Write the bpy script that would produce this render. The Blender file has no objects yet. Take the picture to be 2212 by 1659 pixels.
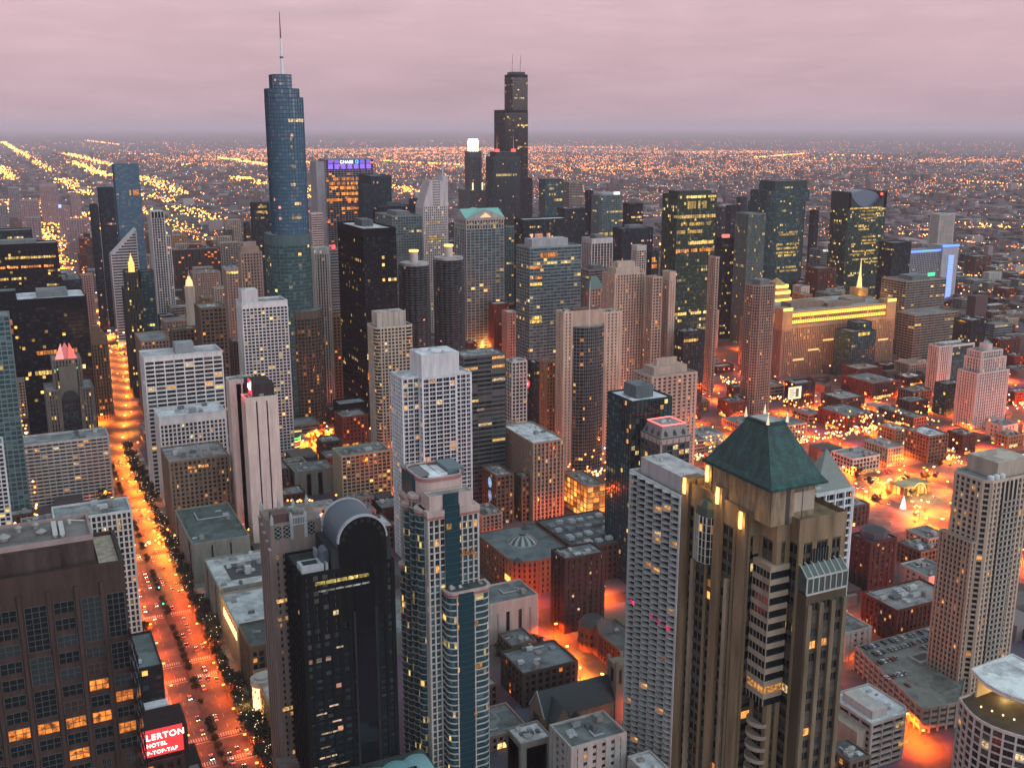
import bpy, math, random
from math import radians, sin, cos, pi
from mathutils import Vector, Matrix
sc = bpy.context.scene
COL = sc.collection
R = random.Random(7)
# ---------------------------------------------------------------- camera, sky, sun, exposure
cam = bpy.data.cameras.new('camera'); cam_o = bpy.data.objects.new('camera', cam); COL.objects.link(cam_o)
cam.sensor_width = 36; cam.lens = 36 * 2300 / 2212
cam.clip_start = 1; cam.clip_end = 200000
cam_o.location = (0, 0, 314)
cam_o.rotation_euler = (radians(90 - 13.6), 0, radians(180 - 25.8))
sc.camera = cam_o
sc.view_settings.view_transform = 'Standard'; sc.view_settings.look = 'None'
sc.view_settings.exposure = 0.12; sc.view_settings.gamma = 1.0
cy = sc.cycles
cy.max_bounces = 4; cy.diffuse_bounces = 2; cy.glossy_bounces = 2; cy.transmission_bounces = 0; cy.volume_bounces = 2
cy.transparent_max_bounces = 4; cy.caustics_reflective = False; cy.caustics_refractive = False
cy.sample_clamp_indirect = 4.0; cy.use_denoising = True; cy.use_light_tree = True
cy.use_adaptive_sampling = True; cy.adaptive_threshold = 0.015
W = bpy.data.worlds.new('World'); sc.world = W; W.use_nodes = True
def world():
    t = W.node_tree; n = t.nodes; l = t.links
    n.clear()
    out = n.new('ShaderNodeOutputWorld')
    sky = n.new('ShaderNodeTexSky'); sky.sky_type = 'NISHITA'; sky.sun_disc = False
    sky.sun_elevation = radians(8); sky.sun_rotation = radians(330)
    bs = n.new('ShaderNodeBackground'); bs.inputs[1].default_value = 0.05; l.new(sky.outputs[0], bs.inputs[0])
    # overcast layer: pink low down, grey blue overhead, with soft streaks
    tc = n.new('ShaderNodeTexCoord'); sx = n.new('ShaderNodeSeparateXYZ'); l.new(tc.outputs['Generated'], sx.inputs[0])
    ramp = n.new('ShaderNodeValToRGB'); l.new(sx.outputs[2], ramp.inputs[0])
    e = ramp.color_ramp; e.elements[0].position = 0.0; e.elements[0].color = (.50, .365, .43, 1)
    e.elements[1].position = 1.0; e.elements[1].color = (.30, .40, .45, 1)
    for p, c in ((.02, (.53, .375, .435, 1)), (.05, (.60, .415, .47, 1)), (.09, (.66, .455, .51, 1)), (.15, (.72, .53, .595, 1)), (.22, (.74, .61, .67, 1)), (.5, (.42, .50, .55, 1))):
        q = e.elements.new(p); q.color = c
    mp = n.new('ShaderNodeMapping'); mp.inputs['Scale'].default_value = (1.6, 1.6, 11); l.new(tc.outputs['Generated'], mp.inputs[0])
    nz = n.new('ShaderNodeTexNoise'); nz.inputs['Scale'].default_value = 2.2; nz.inputs['Detail'].default_value = 6; nz.inputs['Roughness'].default_value = .55
    l.new(mp.outputs[0], nz.inputs['Vector'])
    mr = n.new('ShaderNodeMapRange'); mr.inputs[1].default_value = .3; mr.inputs[2].default_value = .7; mr.inputs[3].default_value = .86; mr.inputs[4].default_value = 1.16
    n2 = n.new('ShaderNodeTexNoise'); n2.inputs['Scale'].default_value = 5.5; n2.inputs['Detail'].default_value = 8; n2.inputs['Roughness'].default_value = .62; n2.inputs['Distortion'].default_value = .4; l.new(mp.outputs[0], n2.inputs['Vector'])
    av = n.new('ShaderNodeMath'); av.operation = 'MULTIPLY_ADD'; l.new(n2.outputs[0], av.inputs[0]); av.inputs[1].default_value = .45
    h_ = n.new('ShaderNodeMath'); h_.operation = 'MULTIPLY'; l.new(nz.outputs[0], h_.inputs[0]); h_.inputs[1].default_value = .55; l.new(h_.outputs[0], av.inputs[2]); l.new(av.outputs[0], mr.inputs[0])
    mul = n.new('ShaderNodeVectorMath'); mul.operation = 'SCALE'; l.new(ramp.outputs[0], mul.inputs[0]); l.new(mr.outputs[0], mul.inputs['Scale'])
    # afterglow out of view: overcast boosted north west, shaped to brighten the north walls
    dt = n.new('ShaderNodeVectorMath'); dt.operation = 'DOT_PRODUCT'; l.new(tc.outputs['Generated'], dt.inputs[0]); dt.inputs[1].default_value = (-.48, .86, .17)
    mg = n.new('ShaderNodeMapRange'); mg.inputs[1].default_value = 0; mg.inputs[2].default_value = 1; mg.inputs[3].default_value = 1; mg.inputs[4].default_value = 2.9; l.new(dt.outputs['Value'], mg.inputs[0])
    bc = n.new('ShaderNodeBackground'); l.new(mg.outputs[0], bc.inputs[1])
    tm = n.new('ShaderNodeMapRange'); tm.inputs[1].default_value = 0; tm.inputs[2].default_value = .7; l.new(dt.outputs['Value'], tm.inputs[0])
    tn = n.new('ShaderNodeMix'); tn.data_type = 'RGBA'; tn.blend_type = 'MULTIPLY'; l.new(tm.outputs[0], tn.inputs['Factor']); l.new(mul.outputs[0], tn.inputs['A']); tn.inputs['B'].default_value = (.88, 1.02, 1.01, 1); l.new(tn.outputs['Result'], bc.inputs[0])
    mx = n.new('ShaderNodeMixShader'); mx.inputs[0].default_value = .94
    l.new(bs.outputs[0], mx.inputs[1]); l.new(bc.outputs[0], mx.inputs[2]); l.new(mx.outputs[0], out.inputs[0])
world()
sun = bpy.data.lights.new('sun', 'SUN'); sun.energy = 0.5; sun.angle = radians(25); sun.color = (1, .88, .84)
sun_o = bpy.data.objects.new('sun', sun); COL.objects.link(sun_o); sun_o.rotation_euler = (radians(82), 0, radians(210))
# ---------------------------------------------------------------- materials
MATS = {}
def nodes(name):
    m = bpy.data.materials.new(name); m.use_nodes = True
    t = m.node_tree; b = t.nodes['Principled BSDF']
    return m, t, b
def wall(col, rough=.8, var=.16, scale=.12, streak=True, spec=.06):
    k = ('w', col, rough, var, scale, streak)
    if k in MATS: return MATS[k]
    m, t, b = nodes('stone_wall'); n, l = t.nodes, t.links
    g = n.new('ShaderNodeNewGeometry')
    mp = n.new('ShaderNodeMapping'); mp.inputs['Scale'].default_value = (scale * 2.2, scale * 2.2, scale * (.35 if streak else 2)); l.new(g.outputs['Position'], mp.inputs[0])
    nz = n.new('ShaderNodeTexNoise'); nz.inputs['Scale'].default_value = 1; nz.inputs['Detail'].default_value = 7; nz.inputs['Roughness'].default_value = .65; l.new(mp.outputs[0], nz.inputs['Vector'])
    mr = n.new('ShaderNodeMapRange'); mr.inputs[1].default_value = .3; mr.inputs[2].default_value = .7; mr.inputs[3].default_value = 1 - var * 1.6; mr.inputs[4].default_value = 1 + var
    l.new(nz.outputs[0], mr.inputs[0])
    v = n.new('ShaderNodeVectorMath'); v.operation = 'SCALE'; v.inputs[0].default_value = col; l.new(mr.outputs[0], v.inputs['Scale'])
    l.new(v.outputs[0], b.inputs['Base Color']); b.inputs['Roughness'].default_value = rough; b.inputs['Specular IOR Level'].default_value = spec
    MATS[k] = m; return m
def roofmat(col):
    k = ('r', col)
    if k in MATS: return MATS[k]
    m, t, b = nodes('roof_gravel'); n, l = t.nodes, t.links
    g = n.new('ShaderNodeNewGeometry')
    nz = n.new('ShaderNodeTexNoise'); nz.inputs['Scale'].default_value = .14; nz.inputs['Detail'].default_value = 8; nz.inputs['Roughness'].default_value = .7; l.new(g.outputs['Position'], nz.inputs['Vector'])
    vo = n.new('ShaderNodeTexVoronoi'); vo.distance = 'CHEBYCHEV'; vo.inputs['Scale'].default_value = .085; l.new(g.outputs['Position'], vo.inputs['Vector'])
    sp = n.new('ShaderNodeSeparateColor'); l.new(vo.outputs['Color'], sp.inputs[0]); ma = n.new('ShaderNodeMath'); ma.operation = 'MULTIPLY_ADD'; l.new(sp.outputs[0], ma.inputs[0]); ma.inputs[1].default_value = .22
    m0 = n.new('ShaderNodeMath'); m0.operation = 'MULTIPLY_ADD'; l.new(nz.outputs[0], m0.inputs[0]); m0.inputs[1].default_value = .85; m0.inputs[2].default_value = -.03; l.new(m0.outputs[0], ma.inputs[2])
    r = n.new('ShaderNodeValToRGB'); l.new(ma.outputs[0], r.inputs[0])
    r.color_ramp.elements[0].position = .34; r.color_ramp.elements[0].color = tuple(c * .5 for c in col) + (1,)
    r.color_ramp.elements[1].position = .62; r.color_ramp.elements[1].color = tuple(min(.85, c * 1.25) for c in col) + (1,)
    l.new(r.outputs[0], b.inputs['Base Color']); b.inputs['Roughness'].default_value = .75
    MATS[k] = m; return m
def emit(col, s, name='lamp_glow'):
    k = ('e', col, s)
    if k in MATS: return MATS[k]
    m, t, b = nodes(name)
    b.inputs['Base Color'].default_value = (.1, .1, .1, 1); b.inputs['Emission Color'].default_value = (*col, 1); b.inputs['Emission Strength'].default_value = s
    m.cycles.emission_sampling = 'NONE'
    MATS[k] = m; return m
WARM = ((1, .36, .07), (1, .58, .2), (1, .80, .50))
YEL = ((1, .60, .13), (1, .72, .25), (1, .86, .55))
ORG = ((1, .22, .03), (1, .33, .05), (1, .48, .12))
PNK = ((1, .42, .25), (1, .6, .42), (1, .78, .62))
#            base colour         p     floor p  palette strength
GL = dict(apt=((.012, .017, .020), .045, .0, WARM, .9), office=((.014, .028, .034), .035, .035, YEL, .8), dim=((.012, .022, .028), .02, .012, PNK, .8),
          black=((.006, .009, .012), .03, .03, YEL, 1.0), blue=((.06, .135, .20), .012, .0, PNK, .8), gold=((.022, .046, .038), .06, .06, YEL, .9),
          teal=((.028, .072, .084), .03, .02, YEL, .8), brown=((.016, .013, .012), .09, .0, WARM, .8), glow=((.05, .03, .02), .9, 1, ORG, 1.5),
          haze=((.09, .06, .065), .06, .0, PNK, .8), rust=((.02, .012, .01), .10, .0, ORG, 1.0), many=((.014, .017, .018), .13, .0, YEL, .9))  # haze: pane colour lightened to carry the distance haze
def glass(key):
    k = ('g', key)
    if k in MATS: return MATS[k]
    base, p, fp, pal, S = GL[key]
    m, t, b = nodes('window_glass'); n, l = t.nodes, t.links
    uv = n.new('ShaderNodeUVMap'); oi = n.new('ShaderNodeObjectInfo')
    sx = n.new('ShaderNodeSeparateXYZ'); l.new(uv.outputs[0], sx.inputs[0])
    def M(op, a, c=None, d=None):
        q = n.new('ShaderNodeMath'); q.operation = op
        for i, x in enumerate((a, c, d)):
            if x is None: continue
            if isinstance(x, (int, float)): q.inputs[i].default_value = x
            else: l.new(x, q.inputs[i])
        return q.outputs[0]
    fu, fv = M('FLOOR', sx.outputs[0]), M('FLOOR', sx.outputs[1])
    rz = M('MULTIPLY', oi.outputs['Random'], 97.3)
    cb = n.new('ShaderNodeCombineXYZ'); l.new(fu, cb.inputs[0]); l.new(fv, cb.inputs[1]); l.new(rz, cb.inputs[2])
    w1 = n.new('ShaderNodeTexWhiteNoise'); w1.noise_dimensions = '3D'; l.new(cb.outputs[0], w1.inputs['Vector'])
    # whole storeys left on, in runs a few bays long
    run = M('FLOOR', M('DIVIDE', sx.outputs[0], 7.0))
    cf = n.new('ShaderNodeCombineXYZ'); l.new(fv, cf.inputs[0]); l.new(rz, cf.inputs[1]); l.new(run, cf.inputs[2])
    w2 = n.new('ShaderNodeTexWhiteNoise'); w2.noise_dimensions = '3D'; l.new(cf.outputs[0], w2.inputs['Vector'])
    isf = M('LESS_THAN', w2.outputs[0], fp)
    pp = M('MULTIPLY_ADD', isf, .72, p)
    lit = M('LESS_THAN', w1.outputs[0], pp)
    s2 = n.new('ShaderNodeSeparateColor'); l.new(w1.outputs['Color'], s2.inputs[0])
    cr = n.new('ShaderNodeValToRGB'); l.new(s2.outputs[0], cr.inputs[0]); cr.color_ramp.interpolation = 'LINEAR'
    cr.color_ramp.elements[0].color = (*pal[0], 1); cr.color_ramp.elements[1].color = (*pal[2], 1)
    e = cr.color_ramp.elements.new(.5); e.color = (*pal[1], 1)
    # inside each room: brighter by the ceiling, broken by furniture and blinds
    n3 = n.new('ShaderNodeTexNoise'); n3.inputs['Scale'].default_value = 3.1; n3.inputs['Detail'].default_value = 3; l.new(uv.outputs[0], n3.inputs['Vector'])
    br = M('MULTIPLY', M('POWER', s2.outputs[1], 1.6), M('MULTIPLY_ADD', n3.outputs[0], 1.5, .1))
    # blinds drawn down to different heights
    fr = M('FRACT', sx.outputs[1]); hb = M('MULTIPLY_ADD', s2.outputs[2], 1.5, -.5); bl = M('GREATER_THAN', M('ADD', fr, hb), 1.0)
    lit = M('MULTIPLY', lit, M('MULTIPLY_ADD', bl, -.55, 1.0))
    st = M('MULTIPLY', M('MULTIPLY', lit, M('MULTIPLY_ADD', br, 2.0, .12)), S)
    l.new(cr.outputs[0], b.inputs['Emission Color']); l.new(st, b.inputs['Emission Strength'])
    mixb = n.new('ShaderNodeMix'); mixb.data_type = 'RGBA'
    l.new(M('MULTIPLY', bl, M('MULTIPLY_ADD', s2.outputs[1], .45, .05)), mixb.inputs['Factor'])
    mixb.inputs['A'].default_value = (*base, 1); mixb.inputs['B'].default_value = tuple(min(.3, c * 5 + .03) for c in base) + (1,)
    l.new(mixb.outputs['Result'], b.inputs['Base Color'])
    b.inputs['Roughness'].default_value = .12; b.inputs['Specular IOR Level'].default_value = .32
    m.cycles.emission_sampling = 'NONE'
    MATS[k] = m; return m
def litpane(col, s):
    """a lit room seen through its window: brightness broken up by furniture, blinds and distance from the lamp"""
    k = ('lp', col, s)
    if k in MATS: return MATS[k]
    m, t, b = nodes('lit_room'); n, l = t.nodes, t.links
    g = n.new('ShaderNodeNewGeometry'); oi = n.new('ShaderNodeObjectInfo')
    nz = n.new('ShaderNodeTexNoise'); nz.inputs['Scale'].default_value = .75; nz.inputs['Detail'].default_value = 3; nz.inputs['Roughness'].default_value = .7; l.new(g.outputs['Position'], nz.inputs['Vector'])
    mr = n.new('ShaderNodeMapRange'); mr.inputs[1].default_value = .36; mr.inputs[2].default_value = .68; mr.inputs[3].default_value = .10 * s; mr.inputs[4].default_value = 1.35 * s; l.new(nz.outputs[0], mr.inputs[0])
    m2 = n.new('ShaderNodeMath'); m2.operation = 'MULTIPLY_ADD'; l.new(oi.outputs['Random'], m2.inputs[0]); m2.inputs[1].default_value = .8; m2.inputs[2].default_value = .5
    m3 = n.new('ShaderNodeMath'); m3.operation = 'MULTIPLY'; l.new(mr.outputs[0], m3.inputs[0]); l.new(m2.outputs[0], m3.inputs[1])
    b.inputs['Base Color'].default_value = (.03, .025, .02, 1); b.inputs['Roughness'].default_value = .2
    b.inputs['Emission Color'].default_value = (*col, 1); l.new(m3.outputs[0], b.inputs['Emission Strength']); m.cycles.emission_sampling = 'NONE'
    MATS[k] = m; return m
def plain(name, col, rough=.6, metal=0, spec=.5):
    k = ('p', name, col)
    if k in MATS: return MATS[k]
    m, t, b = nodes(name); n, l = t.nodes, t.links
    g = n.new('ShaderNodeNewGeometry'); nz = n.new('ShaderNodeTexNoise'); nz.inputs['Scale'].default_value = .6; nz.inputs['Detail'].default_value = 4; l.new(g.outputs['Position'], nz.inputs['Vector'])
    mr = n.new('ShaderNodeMapRange'); mr.inputs[3].default_value = .75; mr.inputs[4].default_value = 1.2; l.new(nz.outputs[0], mr.inputs[0])
    v = n.new('ShaderNodeVectorMath'); v.operation = 'SCALE'; v.inputs[0].default_value = col; l.new(mr.outputs[0], v.inputs['Scale']); l.new(v.outputs[0], b.inputs['Base Color'])
    b.inputs['Roughness'].default_value = rough; b.inputs['Metallic'].default_value = metal; b.inputs['Specular IOR Level'].default_value = spec
    MATS[k] = m; return m
# ---------------------------------------------------------------- mesh helpers
class MB:
    def __init__(s): s.v = []; s.f = []; s.mi = []; s.uv = []
    def quad(s, a, b, c, d, mi=0, uv=None):
        i = len(s.v); s.v += [a, b, c, d]; s.f.append((i, i + 1, i + 2, i + 3)); s.mi.append(mi); s.uv.append(uv)
    def face(s, pts, mi=0):
        i = len(s.v); s.v += pts; s.f.append(tuple(range(i, i + len(pts)))); s.mi.append(mi); s.uv.append(None)
    def prism(s, pts, z0, z1, mi=0, top=True, bot=False, topmi=None):
        n = len(pts); i = len(s.v)
        s.v += [(x, y, z0) for x, y in pts] + [(x, y, z1) for x, y in pts]
        for k in range(n):
            j = (k + 1) % n; s.f.append((i + k, i + j, i + n + j, i + n + k)); s.mi.append(mi); s.uv.append(None)
        if top: s.f.append(tuple(range(i + n, i + 2 * n))); s.mi.append(mi if topmi is None else topmi); s.uv.append(None)
        if bot: s.f.append(tuple(range(i + n - 1, i - 1, -1))); s.mi.append(mi); s.uv.append(None)
    def box(s, x0, x1, y0, y1, z0, z1, mi=0):
        if x0 > x1: x0, x1 = x1, x0
        if y0 > y1: y0, y1 = y1, y0
        s.prism([(x0, y0), (x1, y0), (x1, y1), (x0, y1)], z0, z1, mi, True, True)
    def obox(s, p, d, w, t, z0, z1, mi=0):
        """box centred at p, w along direction d, t across"""
        ux, uy = d; nx, ny = -uy, ux; a, b = w / 2, t / 2
        s.prism([(p[0] - ux * a - nx * b, p[1] - uy * a - ny * b), (p[0] + ux * a - nx * b, p[1] + uy * a - ny * b),
                 (p[0] + ux * a + nx * b, p[1] + uy * a + ny * b), (p[0] - ux * a + nx * b, p[1] - uy * a + ny * b)], z0, z1, mi, True, True)
    def cone(s, x, y, z0, z1, r0, r1, n=12, mi=0):
        i = len(s.v)
        for z, r in ((z0, r0), (z1, max(r1, .01))): s.v += [(x + r * cos(2 * pi * k / n), y + r * sin(2 * pi * k / n), z) for k in range(n)]
        for k in range(n):
            j = (k + 1) % n; s.f.append((i + k, i + j, i + n + j, i + n + k)); s.mi.append(mi); s.uv.append(None)
        s.f.append(tuple(range(i + n, i + 2 * n))); s.mi.append(mi); s.uv.append(None)
    def tube(s, a, b, r0, r1=None, n=6, mi=0):
        r1 = r0 if r1 is None else r1
        a, b = Vector(a), Vector(b); d = (b - a).normalized(); u = d.orthogonal().normalized(); w = d.cross(u)
        i = len(s.v)
        for c, r in ((a, r0), (b, r1)): s.v += [tuple(c + u * r * cos(2 * pi * k / n) + w * r * sin(2 * pi * k / n)) for k in range(n)]
        for k in range(n):
            j = (k + 1) % n; s.f.append((i + k, i + j, i + n + j, i + n + k)); s.mi.append(mi); s.uv.append(None)
        s.f.append(tuple(range(i + n, i + 2 * n))); s.mi.append(mi); s.uv.append(None)
    def mesh(s, name, mats, org=(0, 0, 0)):
        me = bpy.data.meshes.new(name); ox, oy, oz = org
        me.from_pydata([(x - ox, y - oy, z - oz) for x, y, z in s.v], [], s.f)
        for m in (mats if isinstance(mats, (list, tuple)) else [mats]): me.materials.append(m)
        if any(s.mi): me.polygons.foreach_set('material_index', s.mi)
        if any(u is not None for u in s.uv):
            L = me.uv_layers.new(name='UVMap').data; k = 0; buf = []
            for f, u in zip(s.f, s.uv):
                buf += [c for p in (u if u else [(0, 0)] * len(f)) for c in p]
            L.foreach_set('uv', buf)
        return me
    def build(s, name, mats, parent=None, kind=None, label=None):
        org = tuple(parent.matrix_basis.translation) if parent is not None else (0, 0, 0)
        if parent is not None and parent.parent is not None: org = tuple(Vector(org) + parent.parent.matrix_basis.translation)
        o = bpy.data.objects.new(name, s.mesh(name, mats, org)); COL.objects.link(o)
        if parent is not None: o.parent = parent
        if kind: o['kind'] = kind
        if label: o['label'] = label
        return o
def root(name, loc, label, cat, group=None, kind=None):
    o = bpy.data.objects.new(name, None); COL.objects.link(o); o.location = loc; o.empty_display_size = 2
    o['label'] = label; o['category'] = cat
    if group: o['group'] = group
    if kind: o['kind'] = kind
    return o
def tag(o, label=None, cat=None, group=None, kind=None):
    for k, v in (('label', label), ('category', cat), ('group', group), ('kind', kind)):
        if v: o[k] = v
    return o
def rect(xe, xw, yn, ys): return [(xw, ys), (xe, ys), (xe, yn), (xw, yn)]          # counter-clockwise from above
def inset(pts, d):
    n = len(pts); out = []
    for i in range(n):
        p, a, b = pts[i], pts[i - 1], pts[(i + 1) % n]
        e1 = Vector((p[0] - a[0], p[1] - a[1])).normalized(); e2 = Vector((b[0] - p[0], b[1] - p[1])).normalized()
        n1, n2 = Vector((-e1.y, e1.x)), Vector((-e2.y, e2.x)); m = n1 + n2
        if m.length < 1e-4: m = n1.copy()
        m.normalize(); k = d / max(.35, m.dot(n1)); out.append((p[0] + m.x * k, p[1] + m.y * k))
    return out
def rounded(xe, xw, yn, ys, r, n=5, corners='abcd'):
    """rectangle with rounded corners: a SW, b SE, c NE, d NW"""
    out = []
    for k, cx, cy_, a0, px, py in (('a', xw + r, ys + r, pi, xw, ys), ('b', xe - r, ys + r, 1.5 * pi, xe, ys), ('c', xe - r, yn - r, 0, xe, yn), ('d', xw + r, yn - r, .5 * pi, xw, yn)):
        if k in corners: out += [(cx + r * cos(a0 + .5 * pi * i / n), cy_ + r * sin(a0 + .5 * pi * i / n)) for i in range(n + 1)]
        else: out.append((px, py))
    return out
UVOFF = [0]
def facade(parent, pts, z0, z1, S, frame=None, gl=None, cap=None, name='facade', add=True):
    """storey slabs and piers standing proud of a glass core; returns (frame MB, glass MB)"""
    col, gk, fh, bw, sh, pw, d = S[:7]; o = S[7] if len(S) > 7 else {}
    fm = frame or MB(); gm = gl or MB()
    nf = max(1, round((z1 - z0 - (cap or 0)) / fh)); fh = (z1 - z0 - (cap or 0)) / nf
    core = inset(pts, d); n = len(pts); ztop = z1 - (cap or 0)
    for i in range(n):
        a, b = core[i], core[(i + 1) % n]; A, B = pts[i], pts[(i + 1) % n]
        L = math.hypot(B[0] - A[0], B[1] - A[1])
        if L < .3: continue
        ux, uy = (B[0] - A[0]) / L, (B[1] - A[1]) / L; nx, ny = uy, -ux
        w_, p_ = bw, pw
        if 'ew' in o and abs(nx) > .7: w_, p_ = o['ew']
        nb = max(1, round(L / w_)); UVOFF[0] = (UVOFF[0] + 61) % 9000; u0 = UVOFF[0]
        gm.quad((a[0], a[1], z0), (b[0], b[1], z0), (b[0], b[1], ztop), (a[0], a[1], ztop), 0, [(u0, 0), (u0 + nb, 0), (u0 + nb, nf), (u0, nf)])
        if p_ > 0 and L > w_ * .6:
            for k in range(nb + (0 if n > 8 else 1)):
                t = L * k / nb; t = min(max(t, p_ / 2), L - p_ / 2)
                q = (A[0] + ux * t - nx * (d - .12) / 2, A[1] + uy * t - ny * (d - .12) / 2)
                fm.obox(q, (ux, uy), p_, d + .35, z0, ztop)
            dm = o.get('div', 0)
            if dm:
                for k in range(nb):
                    for j in range(1, dm):
                        t = L * (k + j / dm) / nb
                        fm.obox((A[0] + ux * t - nx * d, A[1] + uy * t - ny * d), (ux, uy), .14, .25, z0, ztop)
    pr = o.get('proj', 0)
    sl = inset(pts, .06 - pr)
    if 'zig' in o:
        sl = zigzag(pts, pr, o['zig'])
    for k in range(nf + 1):
        z = z0 + fh * k
        lo, hi = z - sh * .55, z + sh * .45
        if k == nf: hi = ztop + .02
        if k == 0: lo = z
        if hi - lo > .05: fm.prism(sl, lo, hi, 1 if 'sp' in o else 0, True, True)
        rl = o.get('rail', 0)
        if rl and k < nf:                                    # balcony fronts
            m = len(sl)
            for i in range(m):
                a, b = sl[i], sl[(i + 1) % m]; L = math.hypot(b[0] - a[0], b[1] - a[1])
                if L > .2: fm.obox(((a[0] + b[0]) / 2, (a[1] + b[1]) / 2), ((b[0] - a[0]) / L, (b[1] - a[1]) / L), L, .1, hi, hi + rl)
    if cap: fm.prism(inset(pts, .02), ztop, z1, 0, True, True)
    if add and frame is None: fm.build('facade', [wall(col), wall(o.get('sp', col))], parent)
    if add and gl is None: gm.build('windows', glass(gk), parent, 'stuff')
    return fm, gm, nf, fh
def zigzag(pts, pr, step):
    out = []; n = len(pts)
    for i in range(n):
        A, B = pts[i], pts[(i + 1) % n]; L = math.hypot(B[0] - A[0], B[1] - A[1]); ux, uy = (B[0] - A[0]) / L, (B[1] - A[1]) / L
        nb = max(1, round(L / step))
        for k in range(nb):
            for f, h in ((.02, .1), (.30, pr), (.62, pr), (.98, .1)):
                t = L * (k + f) / nb; out.append((A[0] + ux * t + uy * h, A[1] + uy * t - ux * h))
    return out
def parapet(parent, pts, z, h=1.1, t=.5, mat=None, col=(.3, .28, .27)):
    m = MB(); a = inset(pts, -.12); b = inset(pts, t); n = len(pts)
    for i in range(n):
        j = (i + 1) % n
        m.quad((*a[i], z - .3), (*a[j], z - .3), (*a[j], z + h), (*a[i], z + h)); m.quad((*b[j], z - .3), (*b[i], z - .3), (*b[i], z + h), (*b[j], z + h))
        m.quad((*a[i], z + h), (*a[j], z + h), (*b[j], z + h), (*b[i], z + h))
    return m.build('parapet', mat or wall(col), parent)
def roof(parent, pts, z, col=(.2, .2, .21)):
    m = MB(); m.prism(inset(pts, .3), z - .5, z + .06, 0, True, False); return m.build('roof', roofmat(col), parent)
def unit_mb(x, y, z, w, d, h, r):
    m = MB(); m.box(x - w / 2, x + w / 2, y - d / 2, y + d / 2, z + .3, z + h)
    for sx in (-.35, .35):
        for sy in (-.35, .35): m.box(x + w * sx - .15, x + w * sx + .15, y + d * sy - .15, y + d * sy + .15, z, z + .3)
    if r < .6:
        m.cone(x - w * .2, y, z + h, z + h + .4, min(w, d) * .2, min(w, d) * .2, 10); m.cone(x + w * .22, y, z + h, z + h + .4, min(w, d) * .18, min(w, d) * .18, 10)
    else: m.box(x - w * .3, x + w * .3, y - d * .12, y + d * .12, z + h, z + h + .6)
    return m
def units(parent, xe, xw, yn, ys, z, n, big=1.0):
    for k in range(n):
        w, d, h = R.uniform(1.6, 4.6) * big, R.uniform(1.4, 3.6) * big, R.uniform(.9, 2.4) * big
        x = R.uniform(xw + 2 + w / 2, max(xw + 2.1 + w / 2, xe - 2 - w / 2)); y = R.uniform(ys + 2 + d / 2, max(ys + 2.1 + d / 2, yn - 2 - d / 2))
        c = R.choice(((.42, .42, .43), (.25, .26, .27), (.12, .13, .14), (.5, .5, .5), (.3, .27, .25)))
        unit_mb(x, y, z, w, d, h, R.random()).build('rooftop_unit', plain('painted_metal', c), parent)
def roof_clutter(parent, xe, xw, yn, ys, z):
    w, d = xe - xw, yn - ys
    if w < 9 or d < 9: return
    x, y = R.uniform(xw + 3, xe - 4), R.uniform(ys + 3, yn - 4)
    m = MB(); L = R.uniform(.35, .8) * (xe - x if R.random() < .5 else w * .4)
    m.box(x, x + L, y - .35, y + .35, z + .4, z + 1.0); m.box(x + L - .7, x + L, y - d * .22, y - .35, z + .4, z + 1.0)
    for k in range(4): m.box(x + L * k / 4, x + L * k / 4 + .15, y - .3, y + .3, z, z + .4)
    m.build('roof_duct', plain('painted_metal', (.42, .42, .43)), parent)
    m = MB(); x, y = R.uniform(xw + 3, xe - 5), R.uniform(ys + 3, yn - 5); m.prism(rect(x + 3.2, x, y + 4, y), z, z + 2.7, 0, True); m.box(x - .05, x + .1, y + 1, y + 2, z, z + 2.1, 1); m.build('stair_hut', [wall((.30, .27, .25)), plain('dark_opening', (.03, .03, .03))], parent)
    for k in range(3):
        m = MB(); x, y = R.uniform(xw + 2, xe - 2), R.uniform(ys + 2, yn - 2); m.cone(x, y, z, z + .9, .25, .25, 8); m.cone(x, y, z + .9, z + 1.3, .55, .2, 8); m.build('roof_vent', plain('painted_metal', (.2, .2, .21)), parent)
def lit_band(parent, A, B, z, h, col=(1, .62, .16), s=1.6, t0=0, t1=1, name='lit_storey', gap=3.2, seed=None):
    """a row of lit rooms on the wall from A to B, each room its own brightness"""
    m = MB(); L = math.hypot(B[0] - A[0], B[1] - A[1]); ux, uy = (B[0] - A[0]) / L, (B[1] - A[1]) / L; nx, ny = uy, -ux
    n = max(1, int(L * (t1 - t0) / gap)); 
    for k in range(n):
        t = L * t0 + (k + .5) * gap; w = gap - .5
        r = R.random(); mi = 0 if r < .4 else (1 if r < .8 else 2)
        if r > .84: continue
        m.obox((A[0] + ux * t + nx * .05, A[1] + uy * t + ny * .05), (ux, uy), w, .16, z, z + h, mi)
    return m.build(name, [litpane(col, s), litpane(col, s * .5), litpane((1, col[1] * 1.15, min(1, col[2] * 1.9)), s * 1.2)], parent)
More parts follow.
